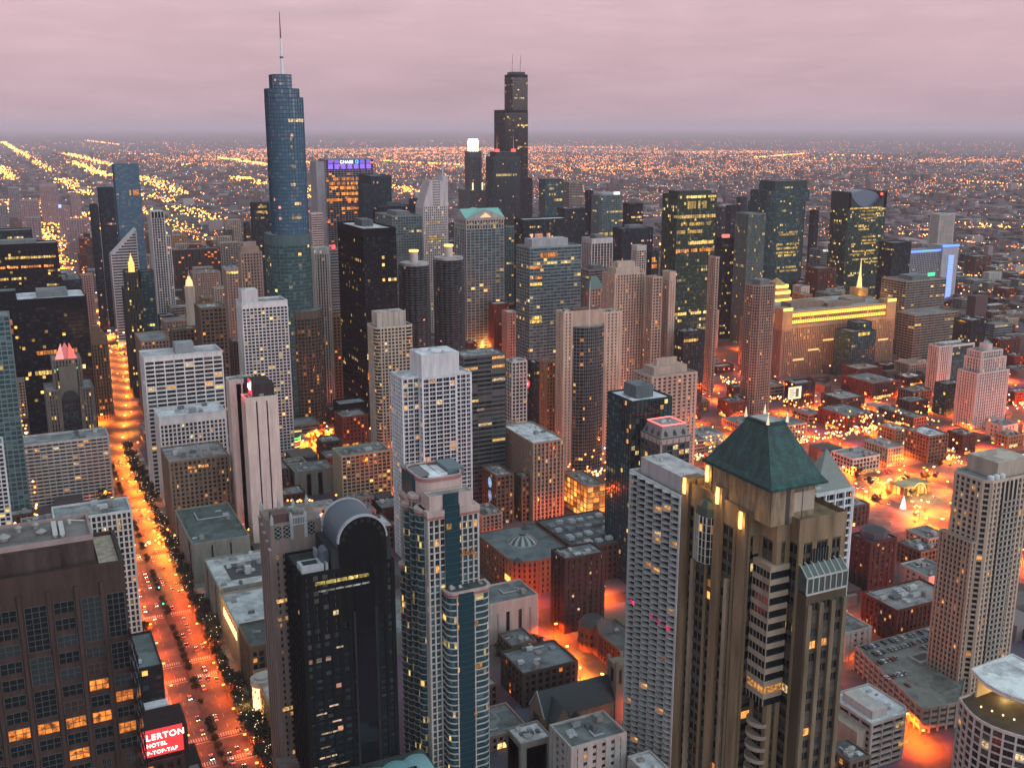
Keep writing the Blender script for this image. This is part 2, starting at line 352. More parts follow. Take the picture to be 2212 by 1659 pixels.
# ---------------------------------------------------------------- facade styles: wall, glass, storey, bay, slab, pier, depth
ST = dict(
 black=((.007, .009, .011), 'black', 3.9, 3.2, .95, .35, .3), dark=((.022, .028, .032), 'office', 3.8, 3.2, 1.1, .5, .35),
 navy=((.014, .028, .040), 'dim', 3.8, 3, .9, .6, .3), navyp=((.03, .05, .068), 'dim', 3.8, 3.2, .3, 1.1, .5), navyw=((.50, .50, .51), 'dim', 4, 5.4, .25, 1.1, .9),
 teal=((.022, .046, .052), 'teal', 3.8, 3.2, .8, .28, .2), tealp=((.13, .17, .17), 'teal', 3.8, 2.6, .5, .6, .4), tealg=((.17, .21, .21), 'teal', 3.8, 4.2, .9, .6, .35),
 tealband=((.22, .27, .28), 'teal', 3.9, 4.5, .95, .18, .25), tealst=((.10, .11, .11), 'teal', 3.8, 4.5, .8, .7, .35), green=((.045, .065, .05), 'gold', 3.9, 3.2, .9, .35, .25),
 blue=((.06, .125, .175), 'blue', 3.6, 3.2, .7, .2, .2), grey=((.24, .24, .27), 'haze', 3.6, 4, 1.3, 1.2, .4), pinkhaze=((.34, .24, .25), 'haze', 3.6, 4, 1.5, 1.6, .4),  # pinkhaze: distance haze and pink light are put into the wall colour
 pink=((.40, .24, .21), 'apt', 3.6, 3.4, 1.4, 1.5, .5), pinkst=((.36, .25, .21), 'brown', 3.8, 3.6, 1.5, 1.7, .5), pinkslab=((.68, .53, .48), 'apt', 3.0, 10.5, 1.2, 8.6, .4, dict(ew=(2.2, .8))),
 stripe=((.52, .40, .38), 'apt', 3.4, 9, 1.9, .2, .4), stripeg=((.20, .21, .21), 'office', 3.6, 9, 1.6, .3, .4), stripet=((.32, .24, .21), 'office', 3.6, 6, 1.6, .3, .4), stripetan=((.27, .22, .18), 'office', 3.6, 6, 1.5, .4, .4),
 whitegrid=((.68, .64, .64), 'many', 3.1, 3.6, .95, .8, .6), whitegrid2=((.50, .47, .45), 'apt', 3.4, 4.2, 1.0, .9, .5), whitegrid3=((.56, .50, .47), 'apt', 3.1, 5.0, .75, .5, 1.3, dict(rail=.9)),
 whitegrid4=((.64, .59, .56), 'apt', 3.7, 2.9, .8, .95, .8), whitewide=((.72, .67, .66), 'office', 3.7, 8.2, 1.25, .85, .7), whitetall=((.70, .65, .64), 'apt', 3.6, 3.5, 1.0, 1.1, .6),
 whitecage=((.78, .76, .79), 'apt', 3.25, 4.9, .62, .62, 1.0, dict(div=2)), whitep=((.54, .50, .47), 'apt', 3.6, 3.2, .4, 1.5, .6), whiteb=((.42, .40, .37), 'apt', 3.8, 5, 2.0, 3.0, .4), whitefr=((.50, .48, .48), 'dim', 8, 7, .6, .7, .8),
 tang=((.40, .31, .25), 'apt', 3.3, 3.6, 1.2, 1.3, .5), tangs=((.44, .35, .29), 'apt', 3.3, 4.2, 1.3, 2.2, .5), tang2=((.27, .22, .18), 'apt', 3.2, 3.2, 1.0, .9, .5), tanp=((.46, .37, .30), 'brown', 3.3, 3.4, 1.0, 1.6, .6),
 tanround=((.52, .43, .35), 'brown', 3.05, 3.2, 1.05, 1.0, .6), tanround2=((.44, .33, .27), 'apt', 3.3, 5.5, 1.5, 2.4, .5), tanpun=((.53, .39, .31), 'apt', 3.1, 4.2, 1.6, 2.3, .5), tanbay=((.52, .40, .32), 'apt', 3.2, 3.4, 1.0, 1.2, .7),
 tansetb=((.34, .25, .19), 'brown', 3.5, 3.4, .8, 1.5, .6), browng=((.15, .105, .08), 'brown', 3.8, 4, 1.2, 1.2, .5), browng2=((.21, .15, .11), 'brown', 3.5, 3.6, 1.2, 1.5, .5), brownd=((.085, .062, .054), 'rust', 3.8, 4.5, 1.4, 1.8, .4), brownp=((.26, .16, .10), 'rust', 3.8, 3.0, .7, 1.4, .8),
 brick=((.11, .05, .04), 'rust', 3.8, 4, 1.5, 1.7, .4), brickd=((.065, .036, .032), 'apt', 3.4, 4.5, 1.6, 2.4, .4), brickred=((.13, .042, .03), 'rust', 3.5, 3.6, 1.4, 1.6, .5), orange=((.34, .20, .11), 'rust', 3.8, 4, 1.5, 1.6, .4),
 blankst=((.24, .23, .20), 'dim', 9.0, 16, 6.5, 14, .4), beige=((.42, .35, .25), 'many', 3.3, 4.0, 1.0, .9, .5, dict(ew=(3.6, 2.4))), greyband=((.105, .115, .115), 'office', 3.7, 12, 1.5, .25, .4),
 glowglass=((.30, .18, .09), 'glow', 5.0, 5.5, .7, .45, .3), stonep=((.46, .37, .33), 'dim', 30, 8.5, .6, 6.0, .8), wavy=((.56, .55, .545), 'apt', 3.05, 7.0, .2, .35, 1.3, dict(zig=7.0, proj=1.7, rail=.22)),
 chase=((.24, .23, .26), 'rust', 3.8, 5.5, .9, .7, .5))
TABLE = '''
a1|27.6 -76.9 -1600.0 -1639.0 156.8|black|p1|office_tower|wide black glass slab with scattered warm lit rows at the left picture edge
a2|28.7 -52.1 -1800.0 -1839.0 158.4|dark|-|office_tower|dark flat roofed slab rising just behind the wide black glass slab
a3|-12.7 -76.8 -1150.0 -1208.9 145.9|black|p1|office_tower|black office block with a pale flat roof and two bright rows low on its face
a3b|28.4 -15.5 -1320.0 -1354.2 131.6|black|-|office_tower|black slab with stacked orange rows, half hidden by the pale roofed black block
a4|-78.6 -103.2 -1600.0 -1673.5 104.4|dark|p1|office_block|small dark flat roofed block tucked behind the black slabs beside the glowing avenue
a5|-105.0 -121.0 -1640.0 -1654.0 105.8|pink|-|office_tower|pinkish stone tower with punched windows left of the striped diamond topped tower
a6|-98.0 -116.0 -2050.0 -2108.2 58.7|pink|-|office_tower|rosy stone tower glimpsed behind the pinkish punched window tower on the avenue
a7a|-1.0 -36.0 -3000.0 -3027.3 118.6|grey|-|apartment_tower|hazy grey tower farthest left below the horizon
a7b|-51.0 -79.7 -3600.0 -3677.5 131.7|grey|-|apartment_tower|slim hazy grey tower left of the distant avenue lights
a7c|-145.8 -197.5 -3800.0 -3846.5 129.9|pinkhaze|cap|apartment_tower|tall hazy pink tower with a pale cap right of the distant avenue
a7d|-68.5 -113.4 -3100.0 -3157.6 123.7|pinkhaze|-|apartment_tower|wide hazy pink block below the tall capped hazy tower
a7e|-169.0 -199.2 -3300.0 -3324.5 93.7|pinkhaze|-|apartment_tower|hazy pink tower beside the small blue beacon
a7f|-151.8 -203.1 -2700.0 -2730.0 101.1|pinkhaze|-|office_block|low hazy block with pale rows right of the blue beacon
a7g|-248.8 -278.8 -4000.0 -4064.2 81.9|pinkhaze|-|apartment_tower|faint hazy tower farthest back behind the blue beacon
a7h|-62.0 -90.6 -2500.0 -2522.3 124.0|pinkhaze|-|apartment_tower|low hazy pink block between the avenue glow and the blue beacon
trib|-78.4 -98.8 -1215.0 -1240.5 89.9|brownp|cr|office_tower|ornate brown stone tower with a lit base standing on the avenue
r1b|-150.1 -165.2 -1320.0 -1338.5 146.1|teal|-|office_tower|dark teal glass block hugging the gold capped dark tower
r5|-153.1 -175.2 -1800.0 -1822.1 219.1|navy|-|apartment_tower|dark plain tower directly left of the tall blue glass slab
r5b|-135.7 -146.4 -1760.0 -1778.6 196.1|navy|-|apartment_tower|lower dark shoulder tower left of the dark plain tower
r4|-194.4 -234.7 -1960.0 -1989.9 249.4|blue|-|apartment_tower|tall slim blue glass slab with one orange lit storey
r3l|-202.1 -222.9 -1620.0 -1634.0 127.4|whitefr|-|apartment_tower|dark tower with white frame ribs below the white ribbed slim tower
r7|-129.0 -158.6 -1180.0 -1231.4 89.2|pinkst|-|office_block|rosy stone block with a columned cupola beside the bridgehead
r7b|-157.8 -184.1 -1150.0 -1166.1 104.1|browng|u|office_block|low grey roofed stone block behind the white wide window hotel slab
r8|-178.4 -204.3 -1090.0 -1124.7 134.8|browng|u|office_block|dark brown block with a lit roof edge and many glowing windows
m1|-282.5 -370.7 -2000.0 -2030.0 95.2|brownd|u|office_block|long low dark block with a pale roof in the middle distance left
m2|-274.4 -316.5 -1720.0 -1746.0 88.6|pinkst|u|office_block|beige block with pale bands and a tall arcade behind the slender cream tower
m3|-393.1 -432.2 -2120.0 -2144.0 91.6|tang|-|office_block|small beige gridded block with a flat roof left of the dark blocks
m4|-517.8 -553.9 -2700.0 -2725.0 87.2|tang|-|office_block|plain beige block far out at the end of a lamp lit road
m5|-412.3 -442.6 -1900.0 -1918.3 181.4|dark|-|office_tower|dark flat tower with yellow rows immediately left of the spired blue tower
m5b|-367.0 -373.8 -1750.0 -1764.0 160.9|dark|-|office_tower|thin dark windowless slab left of the spired blue tower
r10|-262.3 -288.1 -1290.0 -1305.8 165.8|pinkst|cr|office_tower|stepped salmon stone tower at the left foot of the spired blue tower
r10b|-268.9 -302.3 -1420.0 -1440.4 128.9|pinkst|-|office_block|low stone block with a bright yellow lit cornice left of the salmon tower
r9|-198.7 -241.5 -985.0 -1011.5 153.9|whitegrid|p2|hotel_tower|white gridded hotel tower with rounded window openings and a white penthouse
t1|-424.9 -441.6 -1560.0 -1574.0 187.5|stripe|-|office_tower|pale pink tower with fine horizontal stripes right of the spired blue tower
t2|-322.1 -340.1 -1180.0 -1194.0 179.1|whitep|capw|office_tower|slender white ribbed tower with a lit white cap edge
t3|-383.9 -396.5 -1330.0 -1344.0 159.8|stripeg|-|office_tower|grey striped tower with a red beacon half hidden behind the black slab tower
t4|-340.4 -350.4 -1180.2 -1192.0 100.0|orange|-|office_block|low orange lit masonry block at the foot of the white ribbed tower
ibm|-338.6 -374.0 -1050.0 -1139.7 210.8|black|p3|office_tower|tall black glass slab tower with a snowy white roof and yellow lit rows
chase|-532.1 -620.1 -1850.0 -1892.5 256.9|chase|-|bank_tower|tower crowned with purple lit bays and an illuminated name over orange rows
c16|-578.0 -614.2 -1740.0 -1805.9 231.5|navyp|-|office_tower|blue black ribbed tower right of the purple crowned tower
c16b|-547.6 -567.1 -1690.0 -1716.4 220.0|navyp|-|office_tower|lower shoulder of blue black ribs left of the blue black ribbed tower
c17|-542.8 -602.1 -1600.0 -1630.0 190.5|navy|p3|office_tower|dark block with a pale roof edge and a dark penthouse behind the corn cob towers
c17b|-747.5 -771.0 -2000.0 -2017.2 172.9|navy|-|office_block|plain dark low tower behind the white sloping tower
c18|-508.2 -552.4 -1440.0 -1515.1 189.2|tealg|p1|office_tower|dark teal gridded tower behind the black slab tower roof
w77b|-715.1 -728.5 -1500.0 -1514.0 161.5|tealg|-|office_tower|pale grey gridded tower directly right of the green gabled tower
d1a|-1070.3 -1113.4 -2050.0 -2080.0 201.5|teal|-|office_tower|teal tower with yellow office rows right of the stepped black giant
d1b|-1155.8 -1189.6 -2100.0 -2129.0 192.6|stripet|-|office_tower|tan banded tower joined to the right of the teal tower with yellow rows
d2|-1028.8 -1081.7 -1750.0 -1780.0 186.9|tealg|lamp|office_tower|glass tower with a floodlit roof and long yellow lit storeys
d2s|-1033.8 -1042.9 -1800.0 -1814.0 192.5|navy|-|office_tower|slim dark slab pressed against the floodlit roof glass tower
d4|-690.5 -768.7 -1390.0 -1420.0 181.1|dark|capw|office_tower|dark block with a pale raised roof and pinkish lit windows
d5|-895.1 -936.0 -1640.0 -1670.0 173.3|dark|u|office_tower|dark low tower with scattered white windows before the floodlit glass tower
d6|-1190.1 -1221.4 -1900.0 -1927.7 156.3|black|-|office_tower|black tower with one continuous yellow storey left of the domed stone tower
d8|-962.4 -1025.2 -1560.0 -1590.0 142.9|navy|p1|office_tower|wide blue black tower with a grey penthouse left of the gold topped green tower
d9|-787.3 -823.5 -1360.0 -1390.0 152.2|navyw|p1|office_tower|dark tower with bold white vertical ribs behind the banded glass tower
d10|-547.1 -614.1 -1085.0 -1120.3 178.5|tealband|p4|office_tower|banded teal glass tower with a long pale penthouse and yellow lit corner rooms
d11|-703.1 -736.1 -1220.0 -1246.0 128.0|stripeg|p1|office_block|low grey banded block right of the banded teal glass tower
d12|-846.7 -863.3 -1330.0 -1344.7 142.3|whitegrid2|-|office_tower|narrow white gridded slab with a blank white crown
d12b|-882.6 -895.4 -1345.0 -1359.0 130.1|dark|-|office_block|dark low tower with bright orange floors right of the narrow white gridded slab
d13|-753.4 -812.0 -1095.0 -1127.5 231.7|green|p5|office_tower|tall green glass tower with a gold lit crown and gold rows
d14|-599.8 -638.7 -985.0 -1011.2 157.1|tanp|cr|apartment_tower|tan ribbed apartment tower with a dark glass centre strip
d15|-632.4 -644.8 -960.0 -974.0 154.9|tang|-|apartment_tower|pale tan slim tower joined to a taller plain white topped slab
d15b|-655.1 -663.3 -962.0 -976.0 159.1|tangs|capw|apartment_tower|plain topped pale slab right of the pale tan slim tower
d16|-623.1 -642.6 -1080.0 -1095.0 127.6|pinkst|hip|office_block|rosy stone block with a grey green hipped roof behind the twin tan slabs
d20|-972.6 -994.7 -1290.0 -1310.7 151.6|dark|lampr|office_tower|dark tower with a red lit pale roof right of the gold topped green tower
d21|-976.9 -1007.5 -1240.0 -1270.0 190.6|tealp|-|office_tower|grey green ribbed glass tower with a bright white roof lamp
d22|-751.3 -756.2 -1010.0 -1024.0 164.8|tang|-|apartment_tower|thin tan sliver tower with a pointed pale top
d23|-654.0 -680.9 -930.0 -946.3 98.3|dark|u|office_block|low dark block with yellow green lit floors at the foot of the green tower
d24|-1409.4 -1428.6 -1850.0 -1867.7 149.3|navy|-|office_tower|plain dark tower left of the white roof lamp
d24b|-1609.1 -1632.2 -2150.0 -2173.1 119.4|navy|-|office_tower|faint dark low tower right of the gold topped green tower
d24c|-1551.0 -1568.0 -2000.0 -2017.1 153.8|navy|-|office_tower|small dark box topped tower above the white roof lamp
d19|-740.4 -771.3 -920.0 -945.8 144.1|tang2|p1|apartment_tower|tan gridded tower with chamfered corners left of the glowing market hall
e2|-1452.1 -1463.4 -1640.0 -1654.0 152.1|dark|-|office_tower|thin dark slab with a pale edge right of the round shouldered tower
e4|-1309.7 -1350.5 -1290.0 -1320.0 128.6|dark|-|office_tower|dark glass block left of the blue edged hotel
e6|-2069.3 -2120.8 -1895.0 -1925.0 105.0|whitep|-|apartment_tower|slender tower of two pale strips standing alone at the far right
e7|-1366.5 -1413.6 -1520.0 -1550.0 91.9|stripeg|p1|office_block|grey gridded block with white lit ledges between the two big glass towers
e8|-1167.0 -1203.6 -1300.0 -1330.0 93.9|brick|-|loft_block|dark red brick block behind the floodlit stepped pavilion
e11|-1169.7 -1247.7 -1120.0 -1167.9 96.6|stripetan|p1|office_block|tan banded block with a small green sign on its roof
e11b|-1107.4 -1187.1 -1040.0 -1073.6 65.2|stripetan|-|office_block|low wide tan banded block right of the glowing market hall
e12|-963.0 -1002.7 -1004.0 -1034.0 59.6|teal|-|office_block|dark green glass block with a yellow lit band, before the glowing market hall
e12b|-981.7 -1006.6 -1012.0 -1037.8 68.1|teal|u|office_block|raised dark glass drum on the dark green glass block
e13|-991.6 -1011.1 -890.5 -906.8 60.0|whitep|-|apartment_tower|white ribbed slab forming the side of a green glass tower
e15|-934.6 -957.7 -824.7 -841.0 34.0|teal|u|office_block|dark grey glass tower in front of the white framed green tower
e16|-1109.0 -1135.2 -948.7 -976.7 72.0|dark|u|apartment_tower|dark tower with yellow windows behind the white framed green tower
f1|-1860.7 -1906.2 -1596.8 -1626.8 45.0|brownd|-|loft_block|brown block with pale floors right of the blue edged hotel
l4|4.5 -70.7 -945.0 -975.0 53.6|whitegrid3|u|hotel_tower|wide pale concrete hotel slab with scooped balconies and a cluttered grey roof
l5|-14.2 -57.6 -650.0 -676.3 86.8|whitegrid4|u2|office_tower|white latticed office tower with white roof machinery beside the avenue
l3|21.3 -3.7 -900.0 -919.5 171.5|tealg|-|office_tower|teal gridded tower cut off by the left picture edge
l3b|28.6 9.9 -800.0 -818.2 96.9|whitegrid|-|apartment_tower|white gridded tower sliver at the left picture edge
marr|-102.9 -168.4 -930.0 -960.8 122.3|whitewide|p6|hotel_tower|white hotel slab with wide dark window bays and a grey roof cabin
marr2|-107.0 -161.6 -895.0 -925.0 78.1|whitetall|roofw|office_tower|white lattice block with a row of tall dark windows under its roof
goth|-102.1 -147.6 -815.3 -857.1 63.0|browng2|u2|hotel_block|brown stone hotel with a dark glassed roof terrace and arched windows
nord|-102.1 -142.0 -725.2 -801.9 29.0|blankst|roofg|department_store|blank stone department store with a big grey green roof
pinkL|-150.9 -169.5 -812.0 -826.0 122.8|pinkslab|redcap|hotel_tower|rear wing of the pale pink hotel slab, washed red at its top
pinkR|-153.6 -177.4 -769.0 -783.4 118.3|pinkslab|redcap|hotel_tower|pale pink hotel slab with window columns and a red lit roof terrace
tanr|-292.2 -327.9 -880.0 -906.0 141.0|tanround|p7|apartment_tower|tan round cornered apartment tower with a pale blind penthouse
white|-249.6 -302.2 -690.0 -720.0 139.1|whitecage|p8|apartment_tower|white caged apartment tower with a white windowless penthouse
band|-329.1 -366.5 -770.0 -796.1 132.7|greyband|u|office_tower|dark grey banded office tower right of the white caged tower
dk1|-291.6 -318.6 -991.2 -1017.3 32.0|brick|-|loft_block|dark brick block beside the fiery crossing
dk2|-297.2 -326.8 -1017.9 -1039.3 38.0|black|-|loft_block|black low block behind the dark brick block at the fiery crossing
beige|-244.5 -288.3 -837.0 -864.0 42.0|beige|u|hotel_block|beige hotel with a square window grid and a blank corner
pl1|-212.7 -246.9 -871.7 -895.5 22.0|blankst|u|department_store|low plain block with a grey roof left of the beige hotel
tw1|-455.4 -465.1 -835.0 -849.0 149.8|tanpun|-|apartment_tower|tan left slab of the twin slab tower with punched windows
tw2|-498.8 -518.6 -838.0 -854.8 145.7|tanpun|-|apartment_tower|tan right slab of the twin slab tower with balconies
setb|-371.7 -400.3 -729.9 -788.9 66.0|tansetb|roofw|hotel_tower|tan set back hotel tower with a pale flat roof
setb2|-380.3 -389.6 -793.3 -807.3 64.0|tansetb|-|hotel_block|grey flank wing of the tan set back hotel
med|-341.8 -357.3 -735.9 -763.2 41.0|browng|u|medical_block|dark block carrying three round blue signs on its side
med2|-363.5 -371.4 -734.2 -748.2 37.0|browng|u|medical_block|brown patterned block right of the blue sign block
glassr|-413.2 -430.8 -714.1 -753.4 28.0|glowglass|u|department_store|glass department store glowing orange over the busy crossing
dglass|-376.5 -408.8 -592.0 -624.2 132.2|teal|p9|office_tower|dark glass tower with a white roof and a boxy dark penthouse
neon|-382.2 -406.6 -565.0 -589.0 111.9|tealst|-|hotel_tower|dark tower with a mansard crown outlined in red neon
curvb|-492.9 -540.0 -745.0 -774.8 104.8|tanround2|cr2|apartment_tower|tan tower with curved roof walls behind the dark glass tower
sm1|-401.0 -416.2 -830.0 -844.0 110.1|whitegrid2|-|office_block|white gridded block between the banded tower and the twin tan slabs
sm2|-480.9 -515.3 -979.3 -1012.2 22.0|brick|u|loft_block|low red brown block with a pale cluttered roof
sm3|-473.4 -480.6 -930.0 -944.0 81.8|dark|-|office_block|narrow dark block with orange lit floors
sm4|-485.6 -498.3 -927.8 -941.8 24.0|orange|u|hotel_block|low orange lit hotel with a red sign
sm5|-462.0 -472.3 -880.0 -894.0 94.2|orange|-|office_block|dim olive block with tiny windows left of the twin tan slabs
balc|-267.8 -287.8 -378.3 -421.5 150.0|wavy|p10|apartment_tower|balcony tower with zigzag white slab edges and magenta lit rooms
brickt|-300.1 -329.4 -545.0 -563.1 49.9|brickd|u2|hotel_block|dark brick tower with a cluttered roof and neon at its foot
loy|-251.6 -285.5 -552.7 -579.1 26.0|stonep|-|university_block|pale stone block with five dark window slots
grey1|-237.3 -271.8 -476.9 -505.4 20.0|brownd|u2|office_block|grey roofed dark block with machinery and blue lamps
whb|-215.7 -245.5 -383.1 -404.7 34.0|whiteb|u|office_block|white block with punched windows and a grey roof along the bottom edge
rtow|-459.8 -496.1 -372.3 -397.3 130.0|tanbay|p11|apartment_tower|tall tan apartment tower with stacked bays and white roof tanks
octa|-518.1 -542.2 -507.7 -526.9 36.0|brickd|octa|apartment_tower|dark brick tower with an octagonal blue roof drum
bal2|-285.3 -305.3 -310.3 -318.1 170.0|whitecage|-|apartment_tower|slender white balcony tower right of the green pyramid tower
brow|-478.9 -529.2 -442.9 -472.9 22.0|brickred|u2|loft_block|long red brick block glowing at street level
n8|-691.1 -723.8 -707.0 -736.1 15.0|whitegrid2|u|apartment_block|low white apartment block with pale roofs
n9|-737.3 -757.6 -710.9 -742.2 18.0|tang|u|office_block|tan low block with an amber lit end wall
n10|-799.1 -815.8 -763.0 -785.9 15.0|orange|roofw|office_block|orange lit block with a white roof
n11|-781.7 -807.1 -703.7 -733.8 26.0|browng|roofw|office_block|brown block with large dark windows and a pale roof
n12|-831.5 -849.7 -707.2 -727.0 20.0|brick|u|loft_block|dim brick block right of the brown big window block
n13|-786.2 -825.1 -817.5 -862.4 17.0|brick|-|loft_block|low red brick block lit from the street
n14|-853.7 -871.9 -791.1 -841.7 14.0|browng|-|loft_block|low long block with a sunken roof court
n15|-913.5 -957.8 -913.0 -964.3 18.0|brick|u|loft_block|big brown brick warehouse with a pale roof
n15b|-940.3 -979.2 -964.7 -993.3 22.0|brick|u|loft_block|rear range of the big brown brick warehouse
n16|-828.5 -863.6 -873.7 -905.0 18.0|brownd|u|loft_block|low tan block with cluttered grey roof
n17|-807.0 -836.1 -924.5 -942.1 26.0|dark|-|office_block|dark block behind the lit billboard
n18|-901.0 -929.4 -842.6 -862.5 14.0|brownd|u|loft_block|flat low block near the white stepped tower
n20|-902.2 -925.2 -721.0 -740.7 17.0|whiteb|u|office_block|low white block at the foot of the white stepped tower
n21|-891.8 -914.3 -704.5 -719.9 12.0|orange|u|office_block|low orange lit block right of the low white block
n22|-611.8 -632.7 -542.1 -564.7 10.0|tang|u|office_block|low pale roofed block beside the glowing plaza
n23|-548.2 -572.1 -482.6 -508.5 15.0|whiteb|u|office_block|low flat white roofed block behind the long red brick block
'''
NEARWIN = set('l4 l5 marr marr2 goth pinkR white tanr band beige balc rtow bal2 brow octa brickt loy whb setb neon dglass med'.split())
FOOT = []                                         # footprints already built on: (xe, xw, yn, ys, height, id)
WINM = {}
def win_mesh(w, h, mat):
    k = (round(w, 2), round(h, 2), mat.name)
    if k not in WINM:
        m = MB(); m.box(-w / 2, w / 2, -.05, .05, 0, h); m.box(-.05, .05, -.1, .02, .02, h - .02, 1); WINM[k] = m.mesh('window', [mat, plain('window_bar', (.12, .12, .12))])
    return WINM[k]
def pane_mats():
    return [plain('pane_dark', (.012, .016, .018), .1), plain('pane_dark', (.012, .016, .018), .1), plain('pane_blind', (.032, .042, .044), .25), plain('pane_curtain', (.075, .07, .062), .5), litpane((1, .45, .12), 1.1), litpane((1, .70, .34), 1.1)]
def windows(parent, pts, z0, nf, fh, S, N=100, lit=.07):
    col, gk, _, bw, sh, pw, d = S[:7]; o = S[7] if len(S) > 7 else {}
    core = inset(pts, d); P = []; n = len(pts); pm = pane_mats()
    for i in range(n):
        a, b = core[i], core[(i + 1) % n]; L = math.hypot(b[0] - a[0], b[1] - a[1]); L0 = math.hypot(pts[(i + 1) % n][0] - pts[i][0], pts[(i + 1) % n][1] - pts[i][1])
        if L < 1.5: continue
        ux, uy = (b[0] - a[0]) / L, (b[1] - a[1]) / L; nx, ny = uy, -ux
        if nx * -a[0] + ny * -a[1] <= 0: continue
        w_, p_ = (o['ew'] if 'ew' in o and abs(nx) > .7 else (bw, pw)); nb = max(1, round(L0 / w_))
        for k in range(nb):
            t = L * (k + .5) / nb
            for f in range(nf):
                z = z0 + fh * f + sh * .45; x, y = a[0] + ux * t + nx * .04, a[1] + uy * t + ny * .04
                P.append((x * x + y * y + (z - 314) ** 2, x, y, z, math.atan2(uy, ux), L / nb - p_ - .1))
    P.sort(); org = parent.location
    for _, x, y, z, a, w in P[:N]:
        if w < .4: continue
        r = R.random(); m = pm[4 + (r < lit * .4)] if r < lit else pm[R.choice((0, 0, 0, 0, 0, 2, 2, 3))]
        ob = bpy.data.objects.new('window', win_mesh(w, fh - sh - .05, m)); COL.objects.link(ob); ob.parent = parent
        ob.location = (x - org[0], y - org[1], z); ob.rotation_euler = (0, 0, a)
def pent(parent, xe, xw, yn, ys, z, h, col, name='penthouse', rcol=None, body=True):
    m = MB(); p = rect(xe, xw, yn, ys); m.prism(p, z - .2, z + h, 0, True, False, 1)
    q = m.build(name, [wall(col), roofmat(rcol or col)], parent); return q
PENT = {}                                          # roof cabins: fractions of the roof (from east, to west, from north, to south), height, colour
PENT.update(p1=(.3, .75, .25, .8, 6, (.16, .17, .18)), p2=(.05, .4, .3, .9, 12, (.55, .52, .52)), p3=(.35, .7, .45, .75, 7, (.09, .10, .11)), p4=(.12, .82, .3, .85, 9, (.36, .36, .38)), p5=(.1, .9, .12, .88, 5, (.05, .06, .05)),
            p6=(.42, .66, .3, .75, 9, (.26, .28, .29)), p7=(.12, .84, .2, .85, 13, (.45, .38, .33)), p8=(.27, .82, .12, .92, 17, (.60, .58, .60)), p9=(.25, .68, .25, .75, 9, (.12, .14, .15)), p10=(.2, .95, .06, .92, 8, (.46, .42, .42)), p11=(.30, 1.0, .15, .95, 9, (.42, .34, .28)))
LIGHTS = []
def light(parent, loc, e, col, r=1.0, name='lamp_light', spot=False):
    k = (round(e), col, r, spot)
    d = bpy.data.lights.get('L%s' % (k,))
    if d is None:
        d = bpy.data.lights.new('L%s' % (k,), 'SPOT' if spot else 'POINT')
        if spot: d.spot_size = radians(166); d.spot_blend = .6
        d.energy = e; d.color = col; d.shadow_soft_size = r
    o = bpy.data.objects.new(name, d); COL.objects.link(o); o.location = loc
    if parent is not None: o.parent = parent
    return o
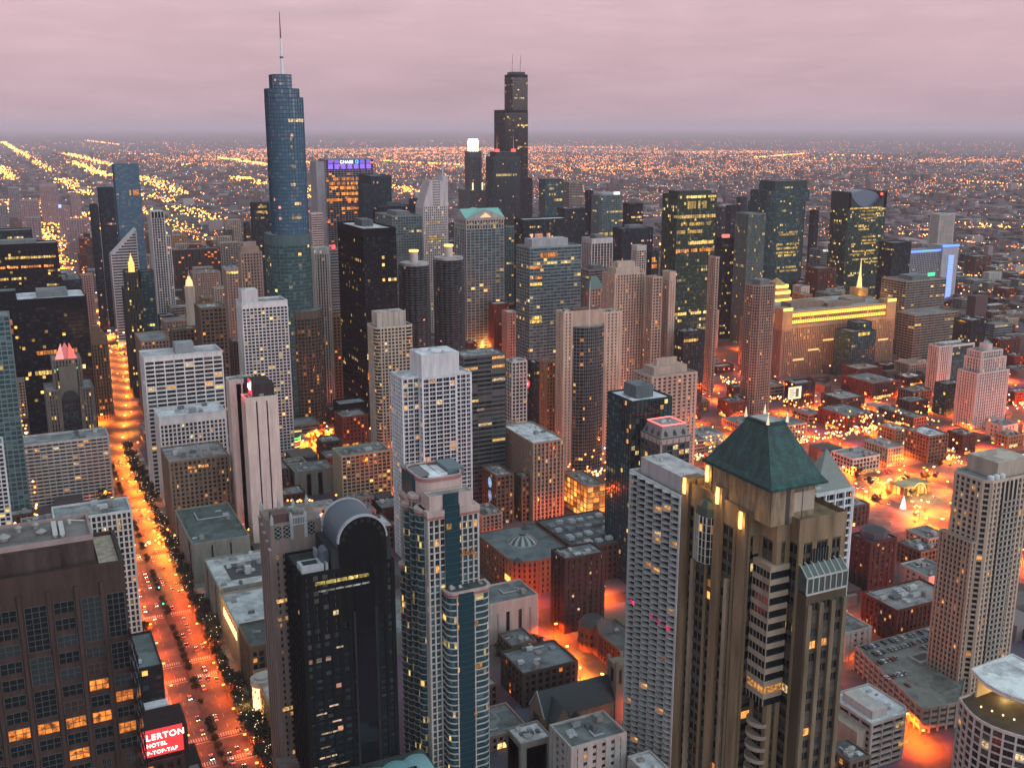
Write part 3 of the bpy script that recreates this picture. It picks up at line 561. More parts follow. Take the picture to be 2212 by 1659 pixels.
def tower(i, xe, xw, yn, ys, H, st, rf, kind, label):
    FOOT.append((xe, xw, yn, ys, H, i))
    S = ST[st]; t = root(kind, ((xe + xw) / 2, (yn + ys) / 2, 0), label, kind.replace('_', ' '))
    w, d = xe - xw, yn - ys
    pts = rect(xe, xw, yn, ys)
    if st in ('tanround',): pts = rounded(xe, xw, yn, ys, 4.5, 4)
    if i in ('d2',): pts = rounded(xe, xw, yn, ys, 10, 5, 'cd')
    if i == 'white': pts = [(xw, ys), (xe, ys), (xe, yn - 6), (xe - 13, yn - 6), (xe - 13, yn), (xw + 13, yn), (xw + 13, yn - 3), (xw, yn - 3)]
    if i == 'e12b': pts = rounded(xe, xw, yn, ys, 7, 5)
    if i == 'd19': pts = rounded(xe, xw, yn, ys, 6, 1)
    if i == 'rtow': pts = rounded(xe, xw, yn, ys, 3.5, 1)
    cap = {'tangs': 8, 'pinkslab': 2.2, 'blankst': 2, 'whitewide': 2.6, 'white': 1}.get(st, None)
    if st in ('black',): cap = 7
    if i in ('trib', 't2', 'd12', 'd9', 'a7c', 'marr2', 'loy'): cap = 6
    if i == 'r9': cap = 4
    far = yn < -1900
    if far: S = S[:3] + (S[3] * 1.35,) + S[4:]
    fm, gm, nf, fh = facade(t, pts, 0, H, S, cap=cap)
    if i in NEARWIN: windows(t, pts, 0, nf, fh, S, 100, .08)
    if i == 'd16':                                             # hipped roof
        m = MB(); a = rect(xe + .6, xw - .6, yn + .6, ys - .6); c = [(xe - w * .3, (yn + ys) / 2 + 1), (xw + w * .3, (yn + ys) / 2 + 1)]
        z = H + 14; p = [(*q, H) for q in a]; r0, r1 = (*c[0], z), (*c[1], z)
        m.face([p[2], p[3], r1, r0]); m.face([p[0], p[1], r0, r1]); m.face([p[1], p[2], r0]); m.face([p[3], p[0], r1]); m.build('roof', plain('copper_roof', (.10, .16, .15)), t); return t
    white = rf in ('roofw', 'capw', 'p9') or i in ('ibm', 'a3', 'white')
    rc = (.62, .60, .63) if white else ((.085, .115, .11) if rf == 'roofg' else R.choice(((.22, .22, .23), (.17, .18, .18), (.27, .26, .26), (.14, .15, .16))))
    if i in ('l4', 'l5', 'marr'): rc = (.40, .39, .40) if i == 'marr' else (.25, .26, .27)
    roof(t, pts, H, rc)
    pc = tuple(min(.6, c * 1.05) for c in S[0])
    parapet(t, pts, H, 1.6 if yn < -900 else 1.2, .6, wall(pc))
    if rf in PENT:
        a, b, c, e, h, col = PENT[rf]
        pe = pent(t, xe - w * a, xe - w * b, yn - d * c, yn - d * e, H, h, col)
        if i in ('white', 'balc', 'tanr'): units(t, xe - w * a, xe - w * b, yn - d * c, yn - d * e, H + h, 3, .6)
        if i == 'tanr':
            m = MB(); x0, x1, y0, y1 = xe - w * a, xe - w * b, yn - d * c, yn - d * e
            for k in range(6): m.box(x0 + .3 - (x0 - x1) * k / 5 - .5, x0 + .3 - (x0 - x1) * k / 5 + .5, y0 - .2, y0 + .4, H, H + h + 1.5)
            m.build('fin', wall((.42, .36, .31)), t)
    if rf in ('u', 'u2', 'roofg') or (yn > -1000 and rf in ('-', 'roofw', 'p10')): units(t, xe, xw, yn, ys, H, {'u': 5, 'u2': 9, 'roofg': 4}.get(rf, 3), 1.0 if w < 40 else 1.5)
    if yn > -960 and rf not in PENT: roof_clutter(t, xe, xw, yn, ys, H)
    if yn > -1000 and (H < 24 or i.startswith('fill')) and xw < -560 or (i.startswith('fill') and R.random() < .5):
        for (A_, B_) in (((xe, yn + .3), (xw, yn + .3)), ((xe + .3, ys), (xe + .3, yn))):
            if R.random() < .8: lit_band(t, A_, B_, .6, 2.8, R.choice(((1, .30, .03), (1, .42, .07), (1, .55, .18))), 2.4, R.random() * .4, .55 + R.random() * .45, name='added_shop_glow', gap=R.choice((3, 4, 6)))  # glowing strips added at street level for extra orange glow
    if rf in ('cr', 'cr2'):
        k0 = .16 if rf == 'cr' else .22
        for j, (f, h) in enumerate(((k0, 7), (k0 * 2, 6))):
            q = inset(pts, min(w, d) * f)
            m = MB(); m.prism(q, H - .2 + j * 7, H + j * 7 + h, 0, True, False); m.build('crown', wall(S[0]), t)
    if rf == 'lamp' or rf == 'lampr':
        m = MB(); xm = xe - w * (.75 if rf == 'lamp' else .3); m.box(xm - 6, xm + 6, yn - 6, yn - 3, H + 1, H + 6); m.build('roof_lamp', emit((1, .92, .8) if rf == 'lamp' else (1, .12, .1), 2.0), t)
        pent(t, xe - 8, xw + 8, yn - 5, ys + 3, H, 5, (.35, .36, .37))
    return t
RECT = {}
for ln in TABLE.strip().splitlines():
    i, g, st, rf, kind, label = ln.split('|'); RECT[i] = tuple(float(v) for v in g.split())
    T_ = tower(i, *RECT[i], st, rf, kind, label); RECT[i] = RECT[i] + (T_,)
def face_n(i): xe, xw, yn, ys = RECT[i][:4]; return (xe, yn), (xw, yn)               # north wall, left to right in the photograph
def band(i, zf, h, t0, t1, col=(1, .62, .16), s=1.5, gap=3.2):
    A, B = face_n(i); H = RECT[i][4]; lit_band(RECT[i][5], (A[0], A[1] + .35), (B[0], B[1] + .35), H * zf, h, col, s, t0, t1, gap=gap)
OR_ = (1, .33, .06); YE = (1, .66, .16)
for a in (('a1', .88, 3, .35, 1), ('a1', .80, 3, .1, .95, OR_), ('a1', .70, 3, 0, .6), ('a3', .62, 4, .2, .85, OR_), ('a3', .50, 4, .45, .9), ('a3', .48, 4, .05, .4), ('a3b', .72, 6, .1, .9, OR_), ('a3b', .64, 6, .1, .9, OR_), ('r4', .795, 9, .45, 1, OR_),
          ('ibm', .555, 4, .55, 1), ('ibm', .47, 4, .3, .9), ('ibm', .43, 4, .15, 1), ('ibm', .39, 4, 0, 1), ('ibm', .36, 4, 0, .9), ('ibm', .31, 4, 0, 1), ('ibm', .255, 8, 0, .45, OR_, 1.8), ('ibm', .26, 4, .45, .9),
          ('chase', .86, 5, 0, .95, OR_), ('chase', .83, 5, 0, 1, OR_), ('chase', .80, 5, .1, .8, OR_), ('chase', .76, 5, .2, 1, OR_), ('chase', .72, 5, 0, .9, OR_), ('chase', .66, 5, .3, .8, OR_),
          ('d1a', .90, 5, .2, .55), ('d1a', .84, 5, .2, .6), ('d1a', .78, 5, .5, 1), ('d2', .83, 3, .3, 1), ('d2', .74, 3, .5, 1), ('d2', .60, 6, 0, 1), ('d2', .52, 5, 0, .8), ('d6', .82, 4, 0, 1),
          ('d13', .985, 3, 0, 1, YE, 2.2), ('d13', .93, 9, .25, .75), ('d13', .88, 4, 0, 1), ('d13', .84, 4, .1, .9), ('d13', .80, 4, 0, .7), ('d13', .74, 4, .3, 1), ('d13', .70, 4, 0, 1, OR_), ('d13', .36, 3.5, 0, 1),
          ('d10', .94, 5, .2, .55, OR_), ('d10', .87, 3, 0, .25, OR_), ('d10', .80, 3, 0, .25, OR_), ('d10', .76, 3, 0, .25), ('d10', .54, 3.5, 0, .25), ('d10', .55, 3.5, .8, 1), ('d10', .515, 3.5, 0, .25), ('d12b', .90, 6, 0, .9, OR_, 1.9), ('d12b', .82, 6, 0, .9, OR_, 1.9), ('d4', .86, 6, .15, .6, (1, .4, .25)), ('d4', .78, 6, .15, .6, (1, .4, .25)),
          ('m5', .96, 4, .2, .9), ('m5', .91, 4, .1, .9), ('e12', .93, 4, .25, .8, YE, 1.9), ('d23', .9, 3, 0, .9), ('d23', .5, 3, 0, .5), ('r10b', .97, 3, 0, 1, YE, 1.8), ('t2', .972, 4, 0, .65, (1, .9, .8), 1.6), ('band', .72, 2, .0, .45, YE, 1.5), ('band', .66, 2, .3, .5, (1, .85, .7), 1.2),
          ('beige', .04, 2.6, .2, 1, YE, 1.8), ('goth', .9, 2, .3, .7, OR_), ('glassr', .7, 3.5, 0, 1, OR_, 1.2), ('dk1', .08, 3, 0, 1, OR_, 1.8), ('e7', .97, 4, .1, .4, (1, .9, .8)), ('e7', .6, 4, .55, 1, YE, 1.4)):
    band(*a)
# ---------------------------------------------------------------- buildings with shapes of their own
def tier(t, pts, z0, z1, S, cap=None, name='facade', rc=None, par=1.0, win=0):
    fm, gm, nf, fh = facade(t, pts, z0, z1, S, cap=cap)
    if win: windows(t, pts, z0, nf, fh, S, win, .08)
    if rc: roof(t, pts, z1, rc)
    if par: parapet(t, pts, z1, par, .5, wall(tuple(min(.6, c * 1.05) for c in S[0])))
    return nf, fh
def solid(t, pts, z0, z1, mat, name, top=True):
    m = MB(); m.prism(pts, z0, z1, 0, top, True); return m.build(name, mat, t)
GREY = (.22, .22, .23)
# green pyramid tower
def pyramid_tower():
    xe, xw, yn, ys, H = -176, -200, -207, -247, 213
    FOOT.append((xe + 2, xw, yn + 6, ys, H, 'pyr'))
    t = root('apartment_tower', (-188, -227, 0), 'tan stone tower under a steep dark green pyramid roof', 'apartment tower')
    S = ((.225, .165, .10), 'apt', 3.75, 6.2, 1.3, 1.6, .35, dict(ew=(6.4, 1.25), div=2, sp=(.085, .072, .052)))
    p = [(xw, ys), (xe, ys), (xe, yn - 9), (xe - 3.5, yn - 9), (xe - 3.5, yn - 2), (xe - 8, yn - 2), (xe - 8, yn + 1.5), (xw, yn + 1.5)]
    nf, fh = tier(t, p, 0, H - 7, S, cap=None, par=0)
    windows(t, p, 0, nf, fh, S, 100, .06)
    st = wall((.24, .168, .106), .8, .3)
    m = MB(); q = inset(p, -.15); m.prism(q, H - 7, H, 0, False); q2 = inset(p, .6)
    m.prism(q2, H - 7, H - 1.2, 0, True); m.build('parapet', st, t)
    # attic window in the north parapet
    m = MB(); m.box(xe - 12.5, xw + 6, yn + 1.6, yn + 1.95, H - 13.5, H - 9); m.build('attic_window', plain('pane_dark', (.012, .016, .018), .1), t)
    m = MB()
    for k in range(7): m.box(xe - 12.6 - k * .93, xe - 12.5 - k * .93, yn + 1.9, yn + 2.1, H - 13.5, H - 9)
    m.build('attic_window_bar', plain('window_bar', (.2, .18, .15)), t)
    # piers on the avenue side, each crowned with a tall lit sconce
    for k, (x, y, zt, zb) in enumerate(((xe + .6, ys + 1.6, 214, 0), (xe - 3, ys + 7.5, 219, 200), (xe + .6, ys + 17.5, 216, 0), (xe + .9, yn - 11.5, 212.5, 0))):
        m = MB(); m.box(x - 2.2, x + .2, y - 1.7, y + 1.7, zb, zt); m.box(x - 6, x - 2.2, y - 2.6, y + 2.6, max(zb, zt - 12), zt - .4); m.build('pier', st, t)
        m = MB(); m.box(x + .25, x + .7, y - .45, y + .45, zt - 5, zt - .2); s = m.build('sconce', emit((1, .62, .15), 2.6), t)
        light(t, (x + 1.6 - t.location[0], y - t.location[1], zt - 3), 900, (1, .55, .15), .4)
    m = MB()
    for k, y in enumerate((ys + 6.3, ys + 22.5)): m.box(xe - .5, xe + .7, y - .8, y + .8, 0, 190)
    m.build('pilaster', wall((.30, .23, .165), .8, .3), t)
    # glazed bay with a green dome
    bx, by = xe + .2, ys + 12
    b = [(bx + 3 * cos(a) * .9, by + 4.2 * sin(a)) for a in [radians(v) for v in (-90, -40, 0, 40, 90)]]
    b = [(xe - .5, by - 4.2)] + b + [(xe - .5, by + 4.2)]
    fm, gm, *_ = facade(t, b, 192, 206, ((.5, .47, .42), 'apt', 2.3, 1.5, .18, .18, .15), add=False)
    g = gm.build('bay_window', glass('apt'), t); fm.build('bay_window_bar', wall((.5, .47, .42)), g)
    m = MB(); zc = [(206, 1.0), (208.5, .86), (210.2, .55), (210.9, .2)]
    for (z0, f0), (z1, f1) in zip(zc, zc[1:]):
        A = [(xe + (x - xe) * f0, by + (y - by) * f0, z0) for x, y in b]; B = [(xe + (x - xe) * f1, by + (y - by) * f1, z1) for x, y in b]
        for k in range(len(b)): j = (k + 1) % len(b); m.quad(A[k], A[j], B[j], B[k])
    m.build('bay_dome', plain('copper_roof', (.03, .055, .05)), t)
    # drum and pyramid roof
    e, w, n_, s = -174.8, -192.9, -206.7, -236
    dr = rect(e - 1.8, w + 1.8, n_ - 1.8, s + 1.8)
    m = MB(); m.prism(dr, H - 2, 222.4, 0, True)
    for a, b_ in ((0.33, .42), (.70, .72)):
        m.box(e - 1.8 - 14.5 * a, e - 1.8 - 14.5 * b_, n_ - 1.9, n_ - 1.72, H - 2, 222, 1)
    m.box(e - 2.0 - 14.5 * .5, e - 2 - 14.5 * .98, n_ - 1.95, n_ - 1.75, 214, 219.5, 2)
    m.build('drum', [wall((.27, .20, .135), .8, .4, .3), plain('joint', (.05, .045, .04)), wall((.42, .34, .28))], t)
    m = MB(); m.prism(rect(e + .5, w - .5, n_ + .5, s - .5), 221.6, 222.3, 0, True, True); cx, cy_ = (e + w) / 2, (n_ + s) / 2
    lv = [(222.3, 1.03, 1.03), (223.6, .93, .93), (236.2, .34, .30)]
    for (z0, a0, b0), (z1, a1, b1) in zip(lv, lv[1:]):
        r0 = [(cx + (x - cx) * a0, cy_ + (y - cy_) * b0, z0) for x, y in rect(e, w, n_, s)]; r1 = [(cx + (x - cx) * a1, cy_ + (y - cy_) * b1, z1) for x, y in rect(e, w, n_, s)]
        for k in range(4): j = (k + 1) % 4; m.quad(r0[k], r0[j], r1[j], r1[k])
    tp = [(cx + (x - cx) * .36, cy_ + (y - cy_) * .32) for x, y in rect(e, w, n_, s)]
    m.prism(tp, 236, 236.7, 0, True)
    rm, tt, bb = nodes('green_tile_roof'); n2, l2 = tt.nodes, tt.links
    g = n2.new('ShaderNodeNewGeometry'); sp = n2.new('ShaderNodeSeparateXYZ'); l2.new(g.outputs['Position'], sp.inputs[0])
    wv = n2.new('ShaderNodeTexBrick'); wv.inputs['Scale'].default_value = 1.0; wv.inputs['Brick Width'].default_value = .9; wv.inputs['Row Height'].default_value = .45; wv.inputs['Mortar Size'].default_value = .06
    ad = n2.new('ShaderNodeMath'); ad.operation = 'ADD'; l2.new(sp.outputs[0], ad.inputs[0]); l2.new(sp.outputs[1], ad.inputs[1]); cb = n2.new('ShaderNodeCombineXYZ'); l2.new(ad.outputs[0], cb.inputs[0]); l2.new(sp.outputs[2], cb.inputs[1]); l2.new(cb.outputs[0], wv.inputs['Vector'])
    wv.inputs['Color1'].default_value = (.009, .046, .045, 1); wv.inputs['Color2'].default_value = (.017, .074, .066, 1); wv.inputs['Mortar'].default_value = (.006, .025, .025, 1); pn = n2.new('ShaderNodeTexNoise'); pn.inputs['Scale'].default_value = .55; pn.inputs['Detail'].default_value = 7; pm2 = n2.new('ShaderNodeMapping'); pm2.inputs['Scale'].default_value = (1, 1, .22); l2.new(g.outputs['Position'], pm2.inputs[0]); l2.new(pm2.outputs[0], pn.inputs['Vector']); pr_ = n2.new('ShaderNodeMapRange'); pr_.inputs[1].default_value = .3; pr_.inputs[2].default_value = .7; pr_.inputs[3].default_value = .45; pr_.inputs[4].default_value = 1.5; l2.new(pn.outputs[0], pr_.inputs[0]); pv = n2.new('ShaderNodeVectorMath'); pv.operation = 'SCALE'; l2.new(wv.outputs[0], pv.inputs[0]); l2.new(pr_.outputs[0], pv.inputs['Scale']); l2.new(pv.outputs[0], bb.inputs['Base Color']); bb.inputs['Roughness'].default_value = .55
    ro = m.build('pyramid_roof', rm, t)
    m = MB(); m.prism([(cx + (x - cx) * .28, cy_ + (y - cy_) * .24) for x, y in rect(e, w, n_, s)], 236.6, 237.0, 0, True); m.build('roof_cap', roofmat((.5, .48, .46)), ro)
    for x, y in tp:
        m = MB(); m.cone(x, y, 236.6, 239.4, .45, .05, 8); m.build('finial', emit((1, .80, .5), .9), ro)
    # conservatory on the north wall
    m = MB(); g = MB(); x0, x1 = -184.5, -198.5; ya, yb = yn + 1.5, yn + 5.2
    for k in range(8):
        x = x0 + (x1 - x0) * k / 7; m.box(x - .16, x + .16, yb - .16, yb + .16, 193, 197.5); m.tube((x, yb, 197.5), (x, ya + .8, 200.2), .2); m.tube((x, ya + .8, 200.2), (x, ya, 200.4), .2)
    m.box(x0, x1, yb - .2, yb + .2, 192.6, 193.1); m.box(x0, x1, yb - .2, yb + .2, 197.3, 197.7)
    g.quad((x1, yb, 193), (x0, yb, 193), (x0, yb, 197.5), (x1, yb, 197.5)); g.quad((x1, yb, 197.5), (x0, yb, 197.5), (x0, ya + .8, 200.1), (x1, ya + .8, 200.1)); g.quad((x0, ya, 193), (x0, ya, 199.9), (x0, yb, 197.4), (x0, yb, 193)); g.quad((x1, ya, 193), (x1, yb, 193), (x1, yb, 197.4), (x1, ya, 199.9))
    gg = g.build('conservatory', plain('greenhouse_glass', (.07, .09, .085), .15), t); m.build('conservatory_rib', wall((.5, .48, .44)), gg)
    solid(t, [(x1, ya - 1), (x0, ya - 1), (x0, yb), (x1, yb)], 0, 192.6, wall((.10, .075, .055)), 'shaft')
    m = MB()
    for k in range(4):
        x = x0 + (x1 - x0) * (.06 + k * .294); m.box(x - .7, x + .7, yb, yb + .9, 0, 190)
    m.build('pilaster', wall((.19, .145, .10), .8, .3), t)
    for f in range(49):
        if f % 1: continue
    g = 0
    pm = pane_mats()
    for f in range(14):
        for k in range(3):
            x = x0 + (x1 - x0) * (.205 + k * .294); o = bpy.data.objects.new('window', win_mesh(2.4, 2.1, pm[4] if (f, k) in ((3, 0), (3, 1), (10, 0)) else pm[(f * 3 + k) % 4])); COL.objects.link(o); o.parent = t
            o.location = (x + 188, yb + .04 + 227, 188 - f * 3.75); o.rotation_euler = (0, 0, pi)
    # corner bays and, lower down, curved balconies in the notch
    for f in range(11):
        z = 196 - f * 3.75
        m = MB(); q = [(xe - 3.5, yn - 8.6), (xe - 1.4, yn - 8.6), (xe - 1.4, yn - 1.2), (xe - 7.6, yn - 1.2), (xe - 7.6, yn - 2), (xe - 3.5, yn - 2)]
        m.prism(q, z, z + 2.1, 0, True, True); b = m.build('corner_window', litpane((1, .42, .10), 1.4) if f in (9,) else plain('pane_dark', (.012, .016, .018), .1), t)
        m = MB(); q2 = inset(q, -.12); m.prism(q2, z + 2.1, z + 3.75, 0, True, True)
        for s_ in range(6): m.box(xe - 1.42, xe - 1.28, yn - 8.4 + s_ * 1.42, yn - 8.28 + s_ * 1.42, z, z + 2.1)
        m.box(xe - 1.5, xe - 1.25, yn - 1.35, yn - 1.1, z, z + 2.1); m.build('corner_window_frame', wall((.33, .26, .2)), b)
    for f in range(38):
        z = 151 - f * 3.75
        m = MB(); q = [(xe - 3.6, yn - 8.9)] + [(xe - 3.6 + 3.2 * cos(a), yn - 5.2 + 3.6 * sin(a)) for a in [radians(v) for v in range(-90, 91, 20)]]
        m.prism(q, z, z + .35, 0, True, True)
        for a, b in zip(q, q[1:]):
            L = math.hypot(b[0] - a[0], b[1] - a[1]); m.obox(((a[0] + b[0]) / 2, (a[1] + b[1]) / 2), ((b[0] - a[0]) / L, (b[1] - a[1]) / L), L, .12, z + .35, z + 1.2)
        m.build('balcony', wall((.33, .26, .21)), t)
pyramid_tower()
# dark red granite tower in the near left corner
def granite_tower():
    xe, xw, yn, ys, H = 38, -17.9, -231, -251, 221.5
    FOOT.append((xe, xw, yn, ys, H, 'gran'))
    t = root('office_tower', (10, -250, 0), 'dark red granite tower with unequal windows filling the near left corner', 'office tower')
    col = (.072, .047, .042); st = wall(col, .75, .2, .25)
    m = MB(); m.prism(rect(xe, xw, yn, ys), 0, H, 0, True, False); m.build('wall', st, t)
    org = t.location; pm = pane_mats()
    cols = [(-15.6, 3.9), (-10.6, 4.2), (-5.2, 4.4), (.4, 4.6), (6.2, 4.6), (12, 4.6), (18, 4.6), (24, 4.6), (30, 4.6)]
    tall = {(0, 0): 3, (1, 0): 3, (3, 0): 3, (0, 3): 2, (3, 3): 2, (3, 5): 2, (3, 8): 1, (3, 9): 2, (3, 12): 3, (2, 14): 1, (3, 15): 2}
    lit = {(0, 6), (1, 7), (0, 8), (3, 7), (2, 7), (2, 9), (1, 11), (3, 11), (2, 12), (1, 13), (4, 7), (0, 14), (2, 16), (1, 17), (3, 14), (0, 16), (1, 5)}
    dull = {(0, 2), (1, 4), (2, 6)}
    nwin = 0
    for c, (x, w) in enumerate(cols):
        z = H - 6.2; r = 0
        while z > 140:
            k = tall.get((c, r), 1); h = 2.5 + 3.9 * (k - 1); sm = r > 9 and c in (0, 1)
            if True:
                m = MB(); hw = w / 2 * (.42 if sm else .94)
                for q in ((-hw * 1.05, hw * 1.05) if sm else (0,)):
                    xx = x + q * .55
                    g = MB(); ww = hw * (.42 if sm else 1); g.box(xx - ww, xx + ww, yn - .2, yn + .04, z - h, z)
                    li = (c, r) in lit
                    o = g.build('window', litpane((1, .27, .035), 1.25) if li else (wall((.055, .038, .034)) if (c, r) in dull else pm[R.choice((0, 0, 1, 2))]), t)
                    b = MB(); nb = 2 if sm else 3
                    for i in range(nb + 1): b.box(xx - ww + 2 * ww * i / nb - .07, xx - ww + 2 * ww * i / nb + .07, yn - .1, yn + .16, z - h, z)
                    for i in range(int(h / 1.28) + 1): b.box(xx - ww, xx + ww, yn - .1, yn + .13, z - i * 1.28 - .06, z - i * 1.28 + .06)
                    b.build('window_frame', plain('window_bar', (.075, .07, .07)), o); nwin += 1
            z -= h + (1.4 if k == 1 else 1.4); r += k
    m = MB()
    for c, (x, w) in enumerate(cols): m.box(x + w / 2 + .25, x + w / 2 + 1.0, yn - .1, yn + .45, 0, H - 3)
    m.build('pier', st, t)
    # west wall windows
    m = MB()
    for f in range(50):
        for k in range(6): m.box(xw - .06, xw + .1, ys + 3 + k * 5.6, ys + 6.4 + k * 5.6, 8 + f * 4, 10.6 + f * 4)
    m.build('windows', plain('pane_dark', (.012, .016, .018), .1), t, 'stuff')
    parapet(t, rect(xe, xw, yn, ys), H, .9, .7, st)
    # set back machinery floor with its walk along the west edge
    px, py = xw + 5.4, yn - 4.6
    ph = rect(xe, px, py, ys + 1); solid(t, ph, H - .2, H + 5.4, wall((.078, .055, .052), .8, .25, .2), 'penthouse')
    solid(t, rect(xe - 6, px + 7, py + 1.0, py - .5), H - .2, H + 4.6, wall((.075, .053, .05), .8, .25, .2), 'penthouse_bay')
    roof(t, ph, H + 5.4, (.17, .145, .14)); parapet(t, ph, H + 5.4, .8, .45, wall((.33, .24, .23)))
    solid(t, rect(px - .6, xw + .8, yn - .9, ys + 1), H, H + .25, wall((.42, .34, .27), .8, .3, .3), 'terrace')
    zr = H + 5.4
    for k, (x, y, r, h) in enumerate(((5, -242, 1.2, .9), (2, -246, .7, 1.2), (-2.5, -243, 1.0, .6), (9, -246, 1.0, 1.2), (-1.5, -247, .7, 1))):
        m = MB(); m.cone(x, y, zr, zr + h, r * .7, r * .8, 12); m.cone(x, y, zr + h, zr + h + r * .7, r * 1.2, .2, 12); m.build('roof_vent', plain('painted_metal', (.3, .27, .26)), t)
    for k, (x, y) in enumerate(((-5.2, -243), (-6.6, -242.5))):
        m = MB(); m.box(x - .5, x + .5, y - 4, y + 4, zr + .6, zr + 1.2); m.box(x - .3, x + .3, y - 3.6, y - 3.2, zr, zr + .6); m.box(x - .3, x + .3, y + 3.2, y + 3.6, zr, zr + .6); m.build('roof_duct', plain('painted_metal', (.5, .47, .46)), t)
    m = MB(); m.tube((px + .8, -246, zr + .6), (px + 4, -247, zr + .9), .16); m.tube((px + 4, -247, zr), (px + 4, -247, zr + 1.0), .4); m.build('roof_duct', plain('painted_metal', (.5, .47, .46)), t)
    m = MB(); m.tube((px + 6, -249, zr + .2), (px + 5.5, -240, zr + .3), .15); m.build('roof_duct', plain('painted_metal', (.12, .11, .11)), t)
granite_tower()
# pink and green glass apartment tower in the centre
def curved_tower():
    xe, xw, yn, ys = -165.5, -191, -431, -468; H = 142
    FOOT.append((xe + 4, xw - 4, yn + 6, ys, H, 'curv'))
    t = root('apartment_tower', (-182, -446, 0), 'pink trimmed apartment tower with curved green glass bays and a white roof panel', 'apartment tower')
    col = (.56, .51, .48); S = (col, 'teal', 3.25, 2.9, .55, .7, .5, dict(ew=(2.2, .45)))
    pink = wall((.54, .40, .37)); red = wall((.38, .17, .16)); teal = plain('teal_glass', (.012, .05, .065), .12)
    p = rect(xe, xw, yn, ys); nf, fh = tier(t, p, 0, H - 4, S, par=0); windows(t, p, 0, nf, fh, S, 100, .06)
    def trim(q, z, h=4, k=1.6):
        m = MB(); m.prism(inset(q, -.35), z, z + h - k - .1, 0, True, True); m.prism(inset(q, -.5), z + h - k, z + h, 0, True, True); m.prism(inset(q, -.45), z + .2, z + 1.4, 1, True, True); m.build('cornice', [pink, red], t)
    trim(p, H - 4)
    # blue green glass strip up the north wall
    g = MB(); g.box(xe - 8.2, xe - 15.6, yn - .3, yn + .75, 0, H + 1.5); gl = g.build('glass_strip', plain('teal_glass', (.012, .05, .065), .12), t)
    m = MB()
    for f in range(46): m.box(xe - 8.1, xe - 15.7, yn + .2, yn + .85, f * 3.2, f * 3.2 + .22)
    m.build('glass_strip_bar', plain('teal_bar', (.03, .07, .08)), gl)
    # front attic box
    a = rect(xe - 1.6, xw + 2.6, yn - 1.6, yn - 9); solid(t, a, H, H + 6.2, pink, 'attic'); parapet(t, a, H + 6.2, .6, .4, pink); roof(t, a, H + 6.2, (.3, .27, .25))
    g = MB(); q = [(xe - 8, yn - 1.2)] + [(xe - 12 - 4 * cos(pi * k / 8) * -1 if 0 else xe - 12 + 4 * cos(pi * k / 8), yn - 1.4 + 1.3 * sin(pi * k / 8)) for k in range(9)]
    g.prism(q[1:], H, H + 7.4, 0, True, True); g.build('attic_glass', teal, t)
    # tall crown: rounded drum with pink rim, teal glass quarter on the avenue side
    c = rounded(xe - 1.2, xw + 2.0, yn - 11, ys + 1, 6, 6); Hc = 154
    m = MB(); m.prism(c, H - 3, Hc - 1.6, 0, True); m.prism(inset(c, -.35), Hc - 1.6, Hc, 1, False); m.build('crown', [pink, red], t)
    g = MB(); g.prism(rounded(xe - .4, xe - 9, yn - 17, ys - 2, 4, 5), H - 8, Hc - .3, 0, True); g.build('crown_glass', teal, t)
    roof(t, inset(c, .8), Hc - 2.2, (.14, .16, .16)); parapet(t, c, Hc, .5, .5, wall((.5, .36, .34)))
    solid(t, rect(xe - 7, xe - 13, yn - 14, ys + 2), Hc - 2, Hc - .6, roofmat((.75, .74, .76)), 'roof_panel'); solid(t, rect(xe - 13.2, xe - 17, yn - 17, ys + 6), Hc - 2, Hc - .2, roofmat((.66, .65, .67)), 'roof_panel')
    solid(t, rect(xe - 17.5, xw - .5, yn - 18, ys + 3), Hc - 2, Hc + 1.2, plain('painted_metal', (.12, .16, .18)), 'rooftop_unit')
    for k in range(4): m = MB(); m.cone(xe - 4, yn - 15 - k * 4, Hc - 2, Hc - .4, .9, .9, 10); m.build('roof_vent', plain('painted_metal', (.1, .1, .1)), t)
    m = MB(); m.tube((xe - 13, ys + 3, Hc - 2), (xe - 13, ys + 3, Hc + 7), .15, .05); m.build('antenna', plain('painted_metal', (.2, .05, .05)), t)
    # curved bay stacks on the avenue side
    for (y, z1, r) in ((yn - 8.5, H - 3, 3.6), (yn - 17, H + 1, 3.4), (yn - 25.5, H - 6, 3.4), (yn - 33, H - 40, 3.2)):
        q = [(xe - .4, y - r)] + [(xe + r * .8 * cos(b), y + r * sin(b)) for b in [radians(v) for v in range(-80, 81, 20)]] + [(xe - .4, y + r)]
        fm, gm, *_ = facade(t, q, 0, z1, ((.58, .56, .54), 'teal', 3.25, 2.2, .42, .16, .2), add=False)
        b = gm.build('curved_bay', glass('teal'), t); fm.build('curved_bay_slab', wall((.50, .47, .45)), b); trim(q, z1, 3, 1.2)
    # lower wing with a rounded front, below the main tower
    q = rounded(xe - 6.5, xw - 3.2, yn + 7.5, yn - 1, 4.2, 5, 'cd'); z1 = 101
    nf, fh = tier(t, q, 0, z1, ((.58, .55, .53), 'teal', 3.25, 4.4, .5, .5, .4), par=0); trim(q, z1, 2.6, 1.0); roof(t, inset(q, .6), z1 + 2.6, (.07, .085, .08)); units(t, xe - 6, xw - 4, yn + 6, yn, z1 + 2.6, 4, .7)
    g = MB(); g.box(xe - 11.5, xe - 19, yn + 7, yn + 8.1, 0, z1 + 1.8); gl = g.build('glass_strip', plain('teal_glass', (.012, .05, .065), .12), t)
    m = MB()
    for f in range(32): m.box(xe - 11.4, xe - 19.1, yn + 7.4, yn + 8.2, f * 3.25, f * 3.25 + .2)
    m.build('glass_strip_bar', plain('teal_bar', (.03, .07, .08)), gl)
